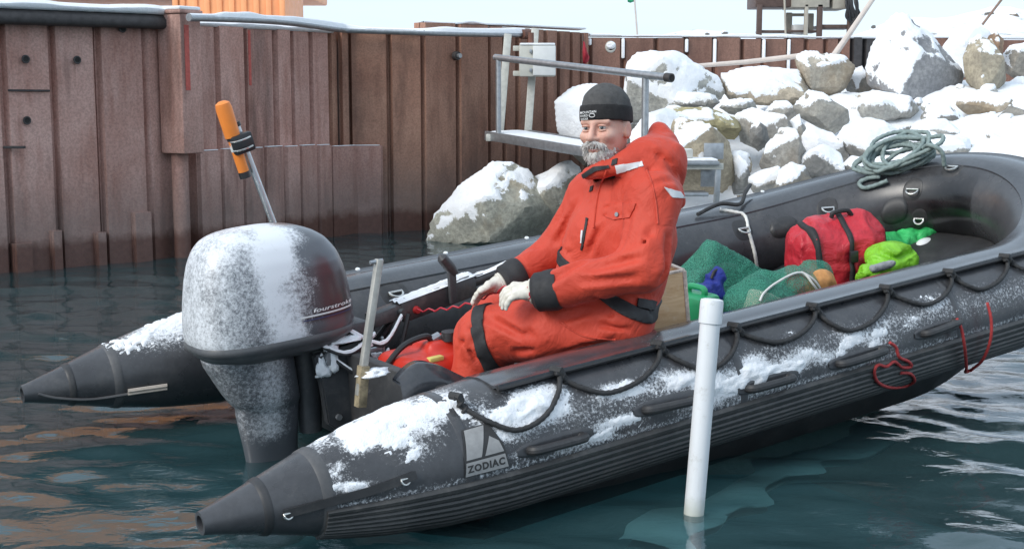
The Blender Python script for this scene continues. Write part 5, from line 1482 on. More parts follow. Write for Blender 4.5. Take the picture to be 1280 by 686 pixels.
snow_lump((.17, -.165, -.13), (.02, .012, .10), 'snow_lump', motor, 76, 3); snow_lump((.31, -.16, -.09), (.04, .02, .02), 'snow_lump', motor, 77, 3); snow_lump((.37, -.10, -.16), (.05, .03, .02), 'snow_lump', motor, 78, 3)
snow_lump((.24, -.15, -.055), (.07, .03, .018), 'snow_lump', motor, 73, 3); snow_lump((.13, -.15, -.16), (.03, .014, .06), 'snow_lump', motor, 75, 3)
# hoses and cables bundled in front
rng = np.random.default_rng(9)
for k in range(9):
    y = rng.uniform(-.16, .12); z0 = rng.uniform(-.10, -.03); drop = rng.uniform(.05, .22)
    MB().tube(spline([(.24, y * .6, z0), (.33, y, z0 - .02 + rng.uniform(-.03, .03)), (.40 + rng.uniform(-.03, .05), y + rng.uniform(-.05, .05), z0 - drop), (.46, y * .8, z0 - drop * .6), (.55, y * .5 - .02, -.02)], 30), rng.uniform(.006, .012), 7).build('cable', M_HOSE, motor)
MB().box((.30, -.06, -.03), (.10, .16, .06), None, .012).build('shift_linkage', M_BRK, motor)
# trim ram, bolts and frosted plumbing on the bracket
MB().tube([(.20, -.10, -.12), (.26, -.10, -.36)], [.016, .022], 10).build('trim_ram', M_GALV, motor)
for x, z in ((.15, -.12), (.28, -.12), (.27, -.21), (.17, -.34)): MB().tube([(x, -.158, z), (x, -.172, z)], .012, 8).build('bracket_bolt', M_GALV, motor)
for k, (p0_, p1_, p2_) in enumerate((((.12, -.16, -.05), (.22, -.19, -.10), (.36, -.15, -.06)), ((.14, -.15, -.08), (.28, -.20, -.20), (.42, -.14, -.14)), ((.26, -.14, -.03), (.38, -.17, -.10), (.50, -.12, -.02)), ((.30, -.15, -.22), (.40, -.18, -.26), (.50, -.12, -.16)))):
    P = spline([p0_, p1_, p2_], 24); MB().tube(P, .008, 7).build('hose', M_HOSE, motor)
    snow_on_pipe(P, .0085, 'snow_dust', motor, 1.0, .008, 20 + k)
# tiller arm with knobs, shift lever and grip
M_TIL = rubber_mat('tiller_black', (.06, .061, .064), .4, False, .9)
def ml(p): return np.asarray(p, float) - mo_c
ta, tb, tc, td = ml(bv(468, 392, MV)), ml(bv(500, 386, MV)), ml(bv(586, 354, MV)), ml(bv(640, 333, MV))
d = (tc - tb); d /= np.linalg.norm(d); s_ = np.array([0, 1.0, 0]); s_ -= d * d[1]; s_ /= np.linalg.norm(s_); u_ = np.cross(d, s_)
MB().box((ta + tb) / 2 + u_ * -.01, (np.linalg.norm(tb - ta) + .06, .075, .06), np.stack([d, s_, u_], 1), .014).build('tiller_yoke', M_TIL, motor)
til = MB().box((tb + tc) / 2 - u_ * .008, (np.linalg.norm(tc - tb) + .03, .085, .09), np.stack([d, s_, u_], 1), .016).build('tiller_arm', M_TIL, motor)
MB().tube([tc, tc + (td - tc) * .3, td], [.026, .024, .022], 12).build('tiller_grip', M_TIL, til)
Pn = resample(np.array([tb - d * .02, tc, td]), .012)
rows = []
for q in np.linspace(-1, 1, 11):
    n_ = vnoise(np.stack([np.arange(len(Pn)) * .11, np.full(len(Pn), q * 3), np.zeros(len(Pn))], 1), 61) * .5 + .5 * vnoise(np.stack([np.arange(len(Pn)) * .5, np.full(len(Pn), q * 9), np.zeros(len(Pn))], 1), 62)
    hw_ = np.interp(np.arange(len(Pn)), [0, len(Pn) * .62, len(Pn) * .66, len(Pn)], [.043, .043, .02, .018])
    rows.append(Pn + s_ * (q * hw_)[:, None] + u_ * (np.interp(np.arange(len(Pn)), [0, len(Pn) * .62, len(Pn) * .66, len(Pn)], [.0365, .0365, .022, .02]) + .013 * (1 - q ** 4) * np.clip(.55 + n_, .0, 1.5) - .002)[:, None])
mobj('snow_patch', np.stack(rows, 1).reshape(-1, 3), [f[::-1] for f in grid_faces(len(Pn), 11)], M_SNOW, til)
fr = s_ * -.046
for i, (x, y) in enumerate(((502, 390), (520, 387))):
    c = ml(bv(x, y, MV - .045)); MB().tube([c, c + np.array([0, -.018, 0])], [.016, .013], 12).build('tiller_knob', M_TIL if i == 0 else simple('red_knob', (.45, .03, .03), .4), til)
lv = ml(bv(568, 376, MV - .06)); lt = ml(bv(563, 340, MV - .06))
MB().box((lv + lt) / 2, (.035, .022, np.linalg.norm(lt - lv) + .02), None, .006).build('shift_lever', M_BRK, til)
MB().tube([lt + [.02, 0, -.01], lt + [.0, 0, .02], lt + [-.035, 0, .065], lt + [-.045, 0, .075]], [.018, .024, .022, .008], 12).build('lever_knob', M_TIL, til)
# kill-switch lanyard: red wavy cord from the tiller to the glove
ks = []
pA, pB = bv(521, 386, MV - .075), w2b(at(640, 352, 4.90))
for t_ in np.linspace(0, 1, 160):
    p = pA + (pB - pA) * t_; ks.append(p + np.array([0, 0, -.03 * math.sin(math.pi * t_) - .012 * abs(math.sin(t_ * 24))]) + np.array([.006 * math.sin(t_ * 48), 0, 0]))
MB().tube(ks, .0034, 6).build('safety_lanyard', simple('red_cord', (.50, .03, .05), .5), None, mw=BOAT)
tag(bpy.data.objects['safety_lanyard'], 'thin red wavy safety cord from the tiller to the man\'s glove', 'cord')
# orange beacon on a pole behind the motor
M_FLUO = simple('beacon_orange', (.85, .25, .04), .45, var=.06); M_BLK = simple('black_plastic', (.02, .02, .022), .4)
bp = bv(344, 285, .42); bt = bv(296, 158, .42); bb = bp + (bp - bt) * 1.15
bc = empty('rescue_beacon', matrix=BOAT @ Matrix.Translation(Vector(bb)))
tag(bc, 'orange rescue beacon clamped to a slanting aluminium pole behind the motor', 'beacon')
MB().tube([np.zeros(3), bt - bb], .0135, 14).build('pole', simple('aluminium', (.55, .56, .57), .35, .8), bc)
MB().tube([bt - bb, bt - bb + (bt - bp) * .04], .018, 12).build('pole_cap', M_BLK, bc)
o0, o1 = bv(307, 222, .40) - bb, bv(277, 127, .40) - bb
dd = (o1 - o0); Lb = np.linalg.norm(dd); dd /= Lb
MB().tube([o0 + dd * .02, o0 + dd * .09, o0 + dd * (Lb * .52)], [.021, .022, .023], 18).build('beacon_lower', M_FLUO, bc)
MB().tube([o0 + dd * (Lb * .54), o0 + dd * (Lb - .03), o0 + dd * (Lb - .008), o0 + dd * Lb], [.030, .032, .028, .014], 18).build('beacon_upper', M_FLUO, bc)
MB().tube([o0 + dd * (Lb * .50), o0 + dd * (Lb * .56)], .0255, 16).build('beacon_collar', M_BLK, bc)
MB().tube([o0, o0 + dd * .025], .0225, 16).build('beacon_base', M_BLK, bc)
MB().tube([o0 + dd * .11, o0 + dd * .16], .0227, 16).build('beacon_sticker', M_ENCL, bc)
cl = bv(302, 179, .39) - bb
Rm = np.stack([np.cross(dd, [0, 1, 0]) / np.linalg.norm(np.cross(dd, [0, 1, 0])), np.array([0, 1.0, 0]), dd], 1)
MB().box(cl, (.085, .055, .075), Rm, .008).build('clamp', M_BLK, bc)
for k in (-.018, .018):
    c = cl + dd * k; pts = [c + Rm[:, 0] * x + Rm[:, 1] * y for x, y in ((-.03, -.03), (.0, -.042), (.035, -.036), (.046, -.01))]
    MB().tube(spline(pts, 14), .0035, 6).build('u_bolt', M_RING, bc)
# aluminium bar standing at the transom
sb, stp = bv(449, 494, -.60), bv(474, 324, -.60)
br = empty('upright_bar', matrix=BOAT @ Matrix.Translation(Vector(sb)))
tag(br, 'upright aluminium bar with a rusty foot standing by the near tube', 'bar')
c, sz, R = boxbar(np.zeros(3), stp - sb, .024, .024, (0, 1, 0)); MB().box(c, sz, R, .003).build('bar', simple('old_aluminium', (.44, .42, .38), .5, .5, var=.25), br)
c, sz, R = boxbar(np.array([0, 0, -.04]), (stp - sb) * .22, .033, .033, (0, 1, 0)); MB().box(c, sz, R, .003).build('foot_sleeve', simple('rusty_sleeve', (.30, .24, .15), .7, .2, var=.5, scale=40), br)
MB().tube([stp - sb + [-.035, 0, -.006], stp - sb + [.012, 0, -.006]], .007, 8).build('cross_pin', M_GALV, br)
snow_lump((stp - sb) * .17 + np.array([.035, -.01, -.01]), (.05, .035, .018), 'snow_lump', br, 81, 3)
# ------------------------------------------------------------------ cargo in the boat
def soft(name, fn, lo, hi, res, mat, wr=.0, wscale=10, seed=0, it=1, parent=None, mw=None):
    V, Fq = surface_nets(fn, lo, hi, res); V = laplace(V, Fq, it)
    if wr:
        N = vnormals(V, Fq); r_ = 1 - np.abs(vnoise(V * wscale + 1.3 * vnoise(V * wscale * .5, seed + 8)[:, None], seed)) * 2
        V = V + N * (wr * r_)[:, None]
    return wrap(name, fast_mesh(name, V, Fq), mat, parent, True, mw)
def fabric_mat(name, col, rough=.55, var=.25, fold=.5, fscale=9, sheen=.0, coat=.0):
    m = Mat(name); v = m.coord()
    n = m.noise(v, fscale * .6, 5, .6, 1.0)
    c = m.mix(m.ramp(n, [(.3, 0.0), (.7, 1.0)]), tuple(x * (1 - var) for x in col), tuple(min(1, x * (1 + var)) for x in col))
    m.set(Base_Color=c, Roughness=rough, Specular_IOR_Level=.4)
    if coat: m.set(Coat_Weight=coat, Coat_Roughness=.3)
    b = m.bump(m.noise(v, fscale, 6, .6, 1.4), fold, .03)
    m.bump(m.noise(v, 420, 2), .15, .001, b)
    return m.m
M_REDBAG = fabric_mat('red_vinyl', (.50, .026, .04), .38, .2, .55, 11)
M_LIME = fabric_mat('lime_vinyl', (.22, .55, .03), .4, .15, .6, 13)
M_GREENV = fabric_mat('green_vinyl', (.05, .50, .14), .4, .15, .6, 12)
M_BLUEV = fabric_mat('blue_cloth', (.015, .03, .24), .6, .25, .7, 14)
M_WEB = simple('black_webbing', (.022, .022, .024), .7, bump=.2, bscale=300)
def crumple(P, d, amp, sc, seed):
    q = P * sc + 1.4 * np.stack([vnoise(P * sc * .6, seed), vnoise(P * sc * .6, seed + 1), vnoise(P * sc * .6, seed + 2)], -1)
    a, b = np.abs(vnoise(q, seed + 3)), np.abs(vnoise(q * 1.9, seed + 4))
    return d - amp * (1 - 3 * a) * .8 + amp * .7 * np.exp(-a / .06) + amp * .4 * np.exp(-b / .07)
def base_thing(name, label, cat, c):
    o = empty(name, matrix=BOAT @ Matrix.Translation(Vector(c))); return tag(o, label, cat)
# red dry bag: a fat barrel lying along the boat with straps
c0 = bv(1050, 345, .22); rb = base_thing('red_dry_bag', 'dark red duffel bag with black straps lying in the bow of the boat', 'bag', c0)
rb.matrix_world = BOAT @ Matrix.Translation(Vector(c0)) @ Matrix.Rotation(math.radians(-24), 4, 'Z')
def red_fn(P):
    d = sd_box(P, (-.02, 0, .09), (.235, .17, .195), None, .11)
    d = smin(d, sd_cap(P, (-.10, 0, .235), (.10, .0, .255), .080, .075), .05)
    d = smin(d, sd_ell(P, (.17, -.02, .03), (.13, .15, .15)), .05)
    q = P + .03 * np.stack([vnoise(P * 6, 91), vnoise(P * 6, 92), vnoise(P * 6, 93)], -1)
    return d - .016 * (1 - 2.4 * np.abs(vnoise(q * np.array([14, 9, 7]), 94))) - .006 * (1 - 2 * np.abs(vnoise(q * 24, 95)))
soft('bag_body', red_fn, (-.40, -.26, -.2), (.40, .26, .42), .011, M_REDBAG, 0, 7, 3, 1, rb)
def strap_around(fn, parent, x0, w, tilt=0.0, name='strap', off=.005, axis=0, rng_=(-2.2, 2.6), centre=(0, 0, .08), rmax=.4, mat=None, n=50):
    """webbing that hugs a soft body: found by marching outwards from the body's axis"""
    rows = []
    for a in np.linspace(rng_[0], rng_[1], n):
        row = []
        for q in (-.5, -.45, .45, .5):
            dirv = np.array([0, -math.sin(a), math.cos(a)]); o_ = np.array([x0 + q * w + tilt * math.cos(a), centre[1], centre[2]])
            t_ = np.linspace(0, rmax, 120); d_ = fn(o_[None] + dirv[None] * t_[:, None]); k = np.argmax(d_ > 0)
            row.append(o_ + dirv * (t_[k] + (off if abs(q) < .5 else .0)))
        rows.append(row)
    V = np.array(rows)
    for _ in range(2): V[1:-1] = .25 * V[:-2] + .5 * V[1:-1] + .25 * V[2:]
    return mobj(name, V.reshape(-1, 3), [f for f in grid_faces(n, 4)], mat or M_WEB, parent)
strap_around(red_fn, rb, -.015, .026, 0, off=.012); strap_around(red_fn, rb, -.18, .022, -.02, off=.012); strap_around(red_fn, rb, .22, .022, .0, off=.012)
MB().box((-.19, -.19, .08), (.05, .02, .03), None, .006).build('buckle', M_BLK, rb); MB().box((-.015, -.205, .14), (.045, .02, .06), None, .006).build('buckle', M_BLK, rb)
MB().tube(spline([(-.06, -.04, .32), (-.05, -.05, .345), (.02, -.05, .35), (.05, -.04, .32)], 20), .012, 8).build('carry_handle', M_WEB, rb)
# green dry bags
c0 = bv(1112, 345, -.12); lb = base_thing('lime_dry_bag', 'crumpled lime green dry bag lying in front of the red bag', 'bag', c0)
def lime_fn(P):
    d = sd_cap(P, (-.14, 0, .02), (.10, .03, .045), .07, .10)
    d = smin(d, sd_ell(P, (.03, .04, .10), (.12, .10, .06)), .03)
    d = smin(d, sd_cap(P, (-.16, -.03, -.01), (-.20, -.02, .05), .05, .035), .04)
    return crumple(P, d, .016, 13, 113)
soft('bag_body', lime_fn, (-.30, -.16, -.12), (.28, .22, .22), .009, M_LIME, 0, 13, 13, 1, lb)
soft('rolled_top', lambda P: sd_cap(P, (-.19, -.06, .075), (-.08, -.09, .09), .020, .016), (-.25, -.13, .03), (-.04, -.04, .13), .007, fabric_mat('grey_roll', (.28, .29, .30), .6), .004, 30, 2, 1, lb)
c0 = bv(1124, 312, .26); gb = base_thing('green_dry_bag', 'folded bright green dry bag behind the lime one', 'bag', c0)
def gr_fn(P):
    d = sd_cap(P, (-.18, 0, .05), (.12, -.02, .02), .06, .085)
    d = smin(d, sd_cap(P, (.0, -.03, .06), (.16, -.09, .09), .045, .03), .02)
    return crumple(P, smin(d, sd_ell(P, (.15, -.06, -.03), (.09, .09, .08)), .02), .013, 13, 123)
soft('bag_body', gr_fn, (-.28, -.2, -.14), (.28, .14, .18), .009, M_GREENV, 0, 12, 23, 1, gb)
strap_around(gr_fn, gb, .19, .022, 0, centre=(0, -.06, .0), off=.006, rmax=.2)
c0 = bv(1158, 313, .14); wf = base_thing('white_float', 'small white plastic float beside the green dry bag', 'float', c0)
soft('float_body', lambda P: smin(sd_ell(P, (0, 0, .02), (.082, .05, .05)), sd_cap(P, (.05, 0, 0), (.10, 0, -.02), .03, .02), .03), (-.1, -.09, -.07), (.15, .09, .11), .008, simple('white_plastic', (.78, .79, .79), .4, var=.04), 0, 1, 1, 1, wf)
MB().tube([(.09, 0, -.02), (.14, 0, -.035)], .012, 8).build('float_eye', M_BLK, wf)
c0 = bv(1205, 322, -.05); an = base_thing('grey_anchor', 'small grey folding anchor lying in the bow', 'anchor', c0)
MB().tube([(-.10, 0, .0), (.10, .04, .03)], .012, 8).build('shank', M_GALV, an)
for k, (a, b) in enumerate(((.02, .12), (-.05, .10), (.06, -.06))):
    MB().box((.08 + a * .3, a, .04 + b * .25), (.02, .10, .045), np.array(Matrix.Rotation(k * .8, 3, 'X')), .006).build('fluke', M_GALV, an)
# green mesh bags
def mesh_mat(name, col):
    m = Mat(name); v = m.coord('Object', (1, 1, 1), (.3, .5, .6))
    hole = m.ramp(m.voro(v, 210), [(.30, .95), (.62, .25)])
    n = m.noise(v, 6, 4, .6)
    m.set(Base_Color=m.mix(n, tuple(x * .6 for x in col), tuple(x * 1.3 for x in col)), Roughness=.65, Alpha=m.math('SUBTRACT', 1.0, m.math('MULTIPLY', hole, .8)))
    m.bump(m.noise(v, 9, 5, .6, 1.0), .5, .03)
    return m.m
M_MESH = mesh_mat('green_netting', (.045, .27, .18))
c0 = bv(975, 388, -.22); nb = base_thing('mesh_bag', 'big green mesh bag with white drawstring behind the white pole', 'mesh bag', c0)
def nb_fn(P):
    d = sd_cap(P, (-.20, 0, .03), (.20, .05, .05), .125, .105)
    d = smin(d, sd_ell(P, (.0, .02, .09), (.20, .12, .09)), .06)
    d = smin(d, sd_ell(P, (.31, .07, .10), (.10, .04, .08)), .05)
    return d
soft('net', nb_fn, (-.40, -.2, -.16), (.48, .24, .28), .013, M_MESH, .016, 8, 31, 1, nb)
soft('pale_contents', lambda P: sd_box(P, (-.10, -.055, .035), (.15, .045, .055), np.array(Matrix.Rotation(-.45, 3, 'Y')), .02), (-.32, -.15, -.12), (.12, .06, .2), .011, simple('pale_contents', (.80, .76, .62), .7), .004, 12, 3, 1, nb)
soft('orange_contents', lambda P: sd_ell(P, (.24, -.03, .07), (.085, .05, .085)), (.12, -.12, -.05), (.36, .06, .2), .011, simple('orange_contents', (.60, .28, .09), .6, var=.5, scale=14), .006, 16, 5, 1, nb)
M_WCORD = simple('white_cord', (.72, .71, .67), .8)
for pts in ([(-.24, -.11, .10), (-.20, -.10, .13), (-.10, -.09, .165), (.06, -.07, .175), (.10, -.10, .12), (.16, -.115, .06), (.20, -.11, .0)], [(.07, -.07, .178), (.14, -.10, .12), (.19, -.12, .06), (.185, -.12, .01)], [(.30, -.02, .03), (.24, -.08, -.01), (.20, -.09, .0)]):
    P = spline(pts, 40); 
    for _ in range(2):
        d_ = nb_fn(P); g_ = np.stack([(nb_fn(P + e) - d_) / .004 for e in np.eye(3) * .004], 1); P = P - g_ * (d_ - .022)[:, None]
    MB().tube(P, .0055, 7).build('drawstring', M_WCORD, nb)
c0 = bv(890, 344, .28); tb_ = base_thing('mesh_bag', 'peaked dark green mesh bag behind the plywood box', 'mesh bag', c0)
def tn_fn(P):
    n1 = np.array([-.62, 0, .78]); n2 = np.array([.55, 0, .83])
    d = np.maximum((P - np.array([.0, 0, .17])) @ n1, (P - np.array([.0, 0, .17])) @ n2)
    d = smax(d, np.abs(P[..., 1]) - .10 + .35 * np.maximum(P[..., 2], -.1), .03)
    d = smax(d, -(P[..., 2] + .13), .03); d = smax(d, np.abs(P[..., 0]) - .27, .03)
    return d
soft('net', tn_fn, (-.36, -.22, -.2), (.36, .22, .22), .013, M_MESH, .012, 9, 41, 1, tb_)
soft('dark_contents', lambda P: sd_box(P, (0, 0, -.03), (.15, .06, .07), None, .03), (-.2, -.1, -.13), (.2, .1, .08), .016, simple('dark_contents', (.03, .07, .055), .7), .004, 12, 3, 1, tb_)
# plywood box, green jerry can, blue cloth
c0 = bv(797, 416, -.42)
pb = base_thing('plywood_box', 'open plywood box with worn pale edges behind the man', 'box', c0)
pb.matrix_world = BOAT @ Matrix.Translation(Vector(c0)) @ Matrix.Rotation(math.radians(-3), 4, 'Y') @ Matrix.Rotation(math.radians(-16), 4, 'Z')
for nm, c, sz in (('side_panel', (-.02, -.14, .085), (.34, .014, .34)), ('side_panel', (-.02, .14, .085), (.34, .014, .34)), ('end_panel', (.158, 0, .085), (.014, .264, .34)), ('end_panel', (-.198, 0, .085), (.014, .264, .34)), ('bottom_panel', (-.02, 0, -.09), (.32, .26, .012))):
    MB().box(c, sz, None, .003).build(nm, M_PLY, pb)
M_EDGE = simple('worn_edge', (.66, .56, .47), .8, var=.35, scale=60)
for c, sz in (((.158, -.14, .085), (.018, .018, .345)), ((-.02, -.14, .258), (.35, .018, .010)), ((.158, 0, .258), (.018, .27, .010))): MB().box(c, sz, None, .003).build('edge_strip', M_EDGE, pb)
c0 = bv(870, 405, -.22); jc = base_thing('green_jerry_can', 'green plastic jerry can beside the plywood box', 'jerry can', c0)
M_JC = simple('green_plastic', (.02, .30, .12), .4, var=.1)
MB().box((0, 0, .02), (.14, .20, .24), None, .03).build('can_body', M_JC, jc); MB().tube(spline([(0, -.06, .13), (0, -.055, .165), (0, .03, .165), (0, .04, .13)], 16), .014, 8).build('handle', M_JC, jc); MB().tube([(0, .075, .13), (0, .075, .165)], .024, 12).build('cap', M_BLK, jc)
c0 = bv(876, 368, -.10); bl = base_thing('blue_bag', 'crumpled dark blue cloth bag beside the green jerry can', 'bag', c0)
soft('bag_body', lambda P: smin(sd_ell(P, (0, 0, .0), (.11, .08, .05)), sd_cap(P, (.05, 0, .0), (.09, -.01, .07), .045, .03), .03), (-.14, -.11, -.08), (.16, .1, .13), .01, M_BLUEV, .018, 16, 51, 1, bl)
MB().tube(spline([(.04, -.03, .07), (.06, -.03, .10), (.10, -.02, .095), (.11, 0, .06)], 16), .007, 7).build('tie', M_WEB, bl)
# fuel tank at the man's feet
c0 = bv(540, 462, -.22); ft = base_thing('fuel_tank', 'red plastic fuel tank with black cap and hose at the man\'s feet', 'fuel tank', c0)
M_TANK = simple('red_plastic', (.55, .035, .02), .4, var=.1)
soft('tank_body', lambda P: smin(sd_box(P, (0.02, 0, .0), (.20, .14, .085), None, .05), sd_box(P, (.06, 0, .085), (.10, .07, .035), None, .02), .03), (-.24, -.2, -.12), (.28, .2, .16), .013, M_TANK, 0, 1, 1, 1, ft)
MB().tube([(.06, -.05, .115), (.06, -.05, .148)], [.036, .032], 18).build('cap', M_BLK, ft)
MB().box((-.05, -.115, .075), (.06, .03, .018), None, .004).build('label_plate', simple('yellow_label', (.62, .55, .16), .6), ft)
MB().tube(spline([(0, -.02, .115), (-.03, -.02, .14), (-.12, -.01, .12), (-.20, 0, .05), (-.26, .02, -.04)], 30), .012, 8).build('fuel_hose', M_HOSE, ft)
MB().tube([(-.005, -.02, .12), (.03, -.02, .13)], .018, 10).build('connector', M_GALV, ft)
# rope coil on the far tube
rng = np.random.default_rng(12)
M_ROPEG = simple('grey_green_rope', (.22, .28, .27), .85, var=.3, scale=50)
cc, _n, s_c, a_in = hit_path(1119, 208)
rc = base_thing('rope_coil', 'coil of grey green rope draped over the far tube near the bow', 'rope', cc)
for k in range(11):
    a0 = rng.uniform(0, 6.28); rx, ry = rng.uniform(.12, .25), rng.uniform(.075, .13); ox, oy = rng.uniform(-.06, .08), rng.uniform(-.02, .02); tl = rng.uniform(-.3, .3); lift = rng.uniform(.0, .06)
    pts = []
    for t_ in np.linspace(0, 2 * np.pi, 16, endpoint=False):
        x = ox + rx * math.cos(t_ + a0) * (1 + rng.normal(0, .04)); e = oy + ry * math.sin(t_ + a0) * (1 + rng.normal(0, .05)) + tl * .05 * math.cos(t_ + a0)
        up = max(0, e) / .12
        pts.append(on_path_tube(s_c - x, a_in + e / TR * .8, .014 + .006 * k + .07 * up + lift * abs(math.sin(t_ + k))) - cc)
    P = resample(spline(pts, 130, True), .010)
    V, Fc = rope_mesh(P, .0115, n=9, closed=True, lay=.035)
    mobj('rope_loop', V, Fc, M_ROPEG, rc)
for pts, off in (([(1140, 196), (1146, 184), (1158, 182), (1172, 190), (1176, 208)], [.03, .10, .14, .10, .02]), ([(1090, 222), (1075, 224), (1064, 230), (1070, 236), (1088, 232), (1104, 226)], [.03, .02, .016, .016, .02, .03])):
    V, Fc = rope_mesh(resample(spline([hit_path(x, y, True, o_)[0] - cc for (x, y), o_ in zip(pts, off)], 60), .01), .0115, n=9, lay=.035); mobj('rope_end', V, Fc, M_ROPEG, rc)
# white line hanging over the far tube behind the man
P = [hit_tube(x, y, HW, .012)[0] for x, y in ((900, 262), (918, 265), (931, 270), (936, 290), (943, 315), (946, 334))]
V, Fc = rope_mesh(resample(spline(P, 60), .008), .010, n=9, lay=.03); o = mobj('white_line', V, Fc, M_WCORD, None, True, BOAT); tag(o, 'frayed white line hanging down the inside of the far tube', 'rope')
P = [hit_tube(x, y, HW, .02)[0] + np.array([0, 0, k]) for x, y, k in ((872, 268, 0), (900, 262, .03), (925, 262, .03), (932, 252, .05), (938, 246, .07))]
o = MB().tube(spline(P, 30), .011, 8).build('dark_mooring_line', M_ROPEB, None, mw=BOAT); tag(o, 'short dark mooring line on top of the far tube by the steps', 'rope')
# red cords hanging from the lifeline
M_RCORD = simple('red_line', (.42, .045, .045), .7, var=.2, scale=50)
def cord(name, pts, label, off):
    P = [hit_tube(x, y, -HW, off)[0] for x, y in pts]; V, Fc = rope_mesh(resample(spline(P, 160), .006), .0062, n=8, lay=.02)
    return tag(mobj(name, V, Fc, M_RCORD, None, True, BOAT), label, 'cord')
cord('tangled_cord', [(1112, 428), (1120, 434), (1124, 446), (1136, 452), (1139, 458), (1128, 459), (1118, 452), (1108, 458), (1098, 456), (1093, 464), (1097, 477), (1112, 484), (1132, 484), (1143, 476), (1138, 467), (1126, 466)], 'tangled red cord hanging on the near tube left of the hanging red loop', .016)
cord('hanging_cord_loop', [(1196, 398), (1202, 412), (1206, 435), (1208, 460), (1212, 478), (1218, 482), (1220, 474), (1214, 466), (1228, 450), (1238, 425), (1239, 400), (1234, 378)], 'long red loop of cord hanging on the near tube at the far right', .036)
# white plastic pole standing in the water
pt, pbm = at(890, 376, 4.40), at(866, 656, 4.345)
dirp = pt - pbm; base = pbm - dirp * 1.2
wp = empty('white_pole', loc=tuple(base)); tag(wp, 'white plastic pipe with end cap standing in the water in front of the boat', 'pole')
def pvc_mat():
    m = Mat('white_pvc'); pos = m.geo('Position'); v = m.coord()
    c = m.mix(m.noise(v, 7, 5, .7), (.66, .68, .70), (.78, .80, .82))
    c = m.mix(m.ramp(m.noise(v, 22, 7, .8), [(.56, 0.0), (.72, .55)]), c, (.42, .41, .37))
    mp = m.n.new('ShaderNodeMapping'); mp.inputs['Scale'].default_value = (60, 60, 2.5); m.l.new(v, mp.inputs[0])
    c = m.mix(m.ramp(m.noise(mp.outputs[0], 1, 4, .6), [(.6, 0.0), (.8, .35)]), c, (.45, .45, .42))
    z = m.math('ADD', m.sep(pos)[2], m.math('MULTIPLY', m.noise(pos, 18, 4), .08))
    c = m.mix(m.ramp(z, [(.05, .75), (.11, 0.0)]), c, (.40, .42, .34))
    m.set(Base_Color=c, Roughness=.42); m.bump(m.noise(v, 30, 4), .06, .004); return m.m
M_PVC = pvc_mat()
MB().tube(np.linspace(np.zeros(3), pt - base, 8), .0335, 28).build('pipe', M_PVC, wp)
du = dirp / np.linalg.norm(dirp); tp = pt - base
MB().tube([tp - du * .075, tp - du * .073, tp - du * .004, tp + du * .004, tp + du * .007], [.0345, .0385, .0385, .0365, .026], 28).build('end_cap', M_PVC, wp)
# ------------------------------------------------------------------ the man on the near tube
M_SUIT = None
def suit_mat():
    m = Mat('suit_orange'); v = m.coord()
    n = m.noise(v, 4, 5, .6)
    c = m.mix(m.ramp(n, [(.3, 0.0), (.7, 1.0)]), (.51, .050, .026), (.60, .066, .034))
    c = m.mix(m.ramp(m.noise(v, 17, 6, .7), [(.60, 0.0), (.78, .35)]), c, (.40, .05, .03))
    m.set(Base_Color=c, Roughness=.62, Specular_IOR_Level=.35, Sheen_Weight=.08)
    b = m.bump(m.noise(v, 7, 4, .55, 1.8), .40, .03)
    b = m.bump(m.noise(v, 24, 4, .6, 1.2), .22, .008, b)
    m.bump(m.noise(v, 500, 2), .12, .001, b)
    return m.m
M_SUIT = suit_mat()
J = lambda x, y, Y: at(x, y, Y)
PC = J(745, 300, 4.9)                     # reference point for local coordinates
SEG = []
def cap(a, b, ra, rb, k=.05): SEG.append((np.array(a), np.array(b), ra, rb, k))
pel, wai, che, upc = J(766, 393, 4.92), J(772, 345, 4.93), J(779, 285, 4.92), J(782, 248, 4.92)
cap(pel, wai, .150, .143); cap(wai, che, .150, .150); cap(che, upc, .150, .105)
cap(J(796, 290, 4.81), J(788, 335, 4.82), .115, .112); cap(J(755, 285, 5.03), J(752, 345, 5.03), .115, .125)
cap(J(722, 350, 4.93), J(745, 300, 4.92), .085, .10, .08)
cap(J(806, 298, 4.94), J(790, 345, 4.93), .112, .105, .07); cap(J(792, 204, 4.80), J(834, 196, 4.84), .05, .056, .04)
cap(J(772, 402, 4.82), J(690, 410, 4.85), .130, .126); cap(J(690, 410, 4.85), J(606, 420, 4.95), .124, .106)
cap(J(768, 388, 5.05), J(690, 392, 5.10), .12, .115); cap(J(690, 392, 5.10), J(622, 398, 5.16), .115, .10)
cap(J(606, 420, 4.95), J(586, 500, 4.93), .100, .085, .04); cap(J(622, 402, 5.16), J(604, 495, 5.12), .098, .082, .04)
cap(J(818, 246, 4.73), J(740, 243, 5.08), .085, .085, .06); cap(J(790, 222, 4.92), J(772, 218, 4.92), .085, .08, .05)
# arms
cap(J(819, 248, 4.73), J(803, 335, 4.63), .088, .078, .035); cap(J(803, 335, 4.63), J(690, 362, 4.69), .078, .064, .03)
cap(J(739, 246, 5.07), J(694, 316, 5.11), .082, .070, .035); cap(J(694, 316, 5.11), J(640, 349, 5.02), .070, .060, .03)
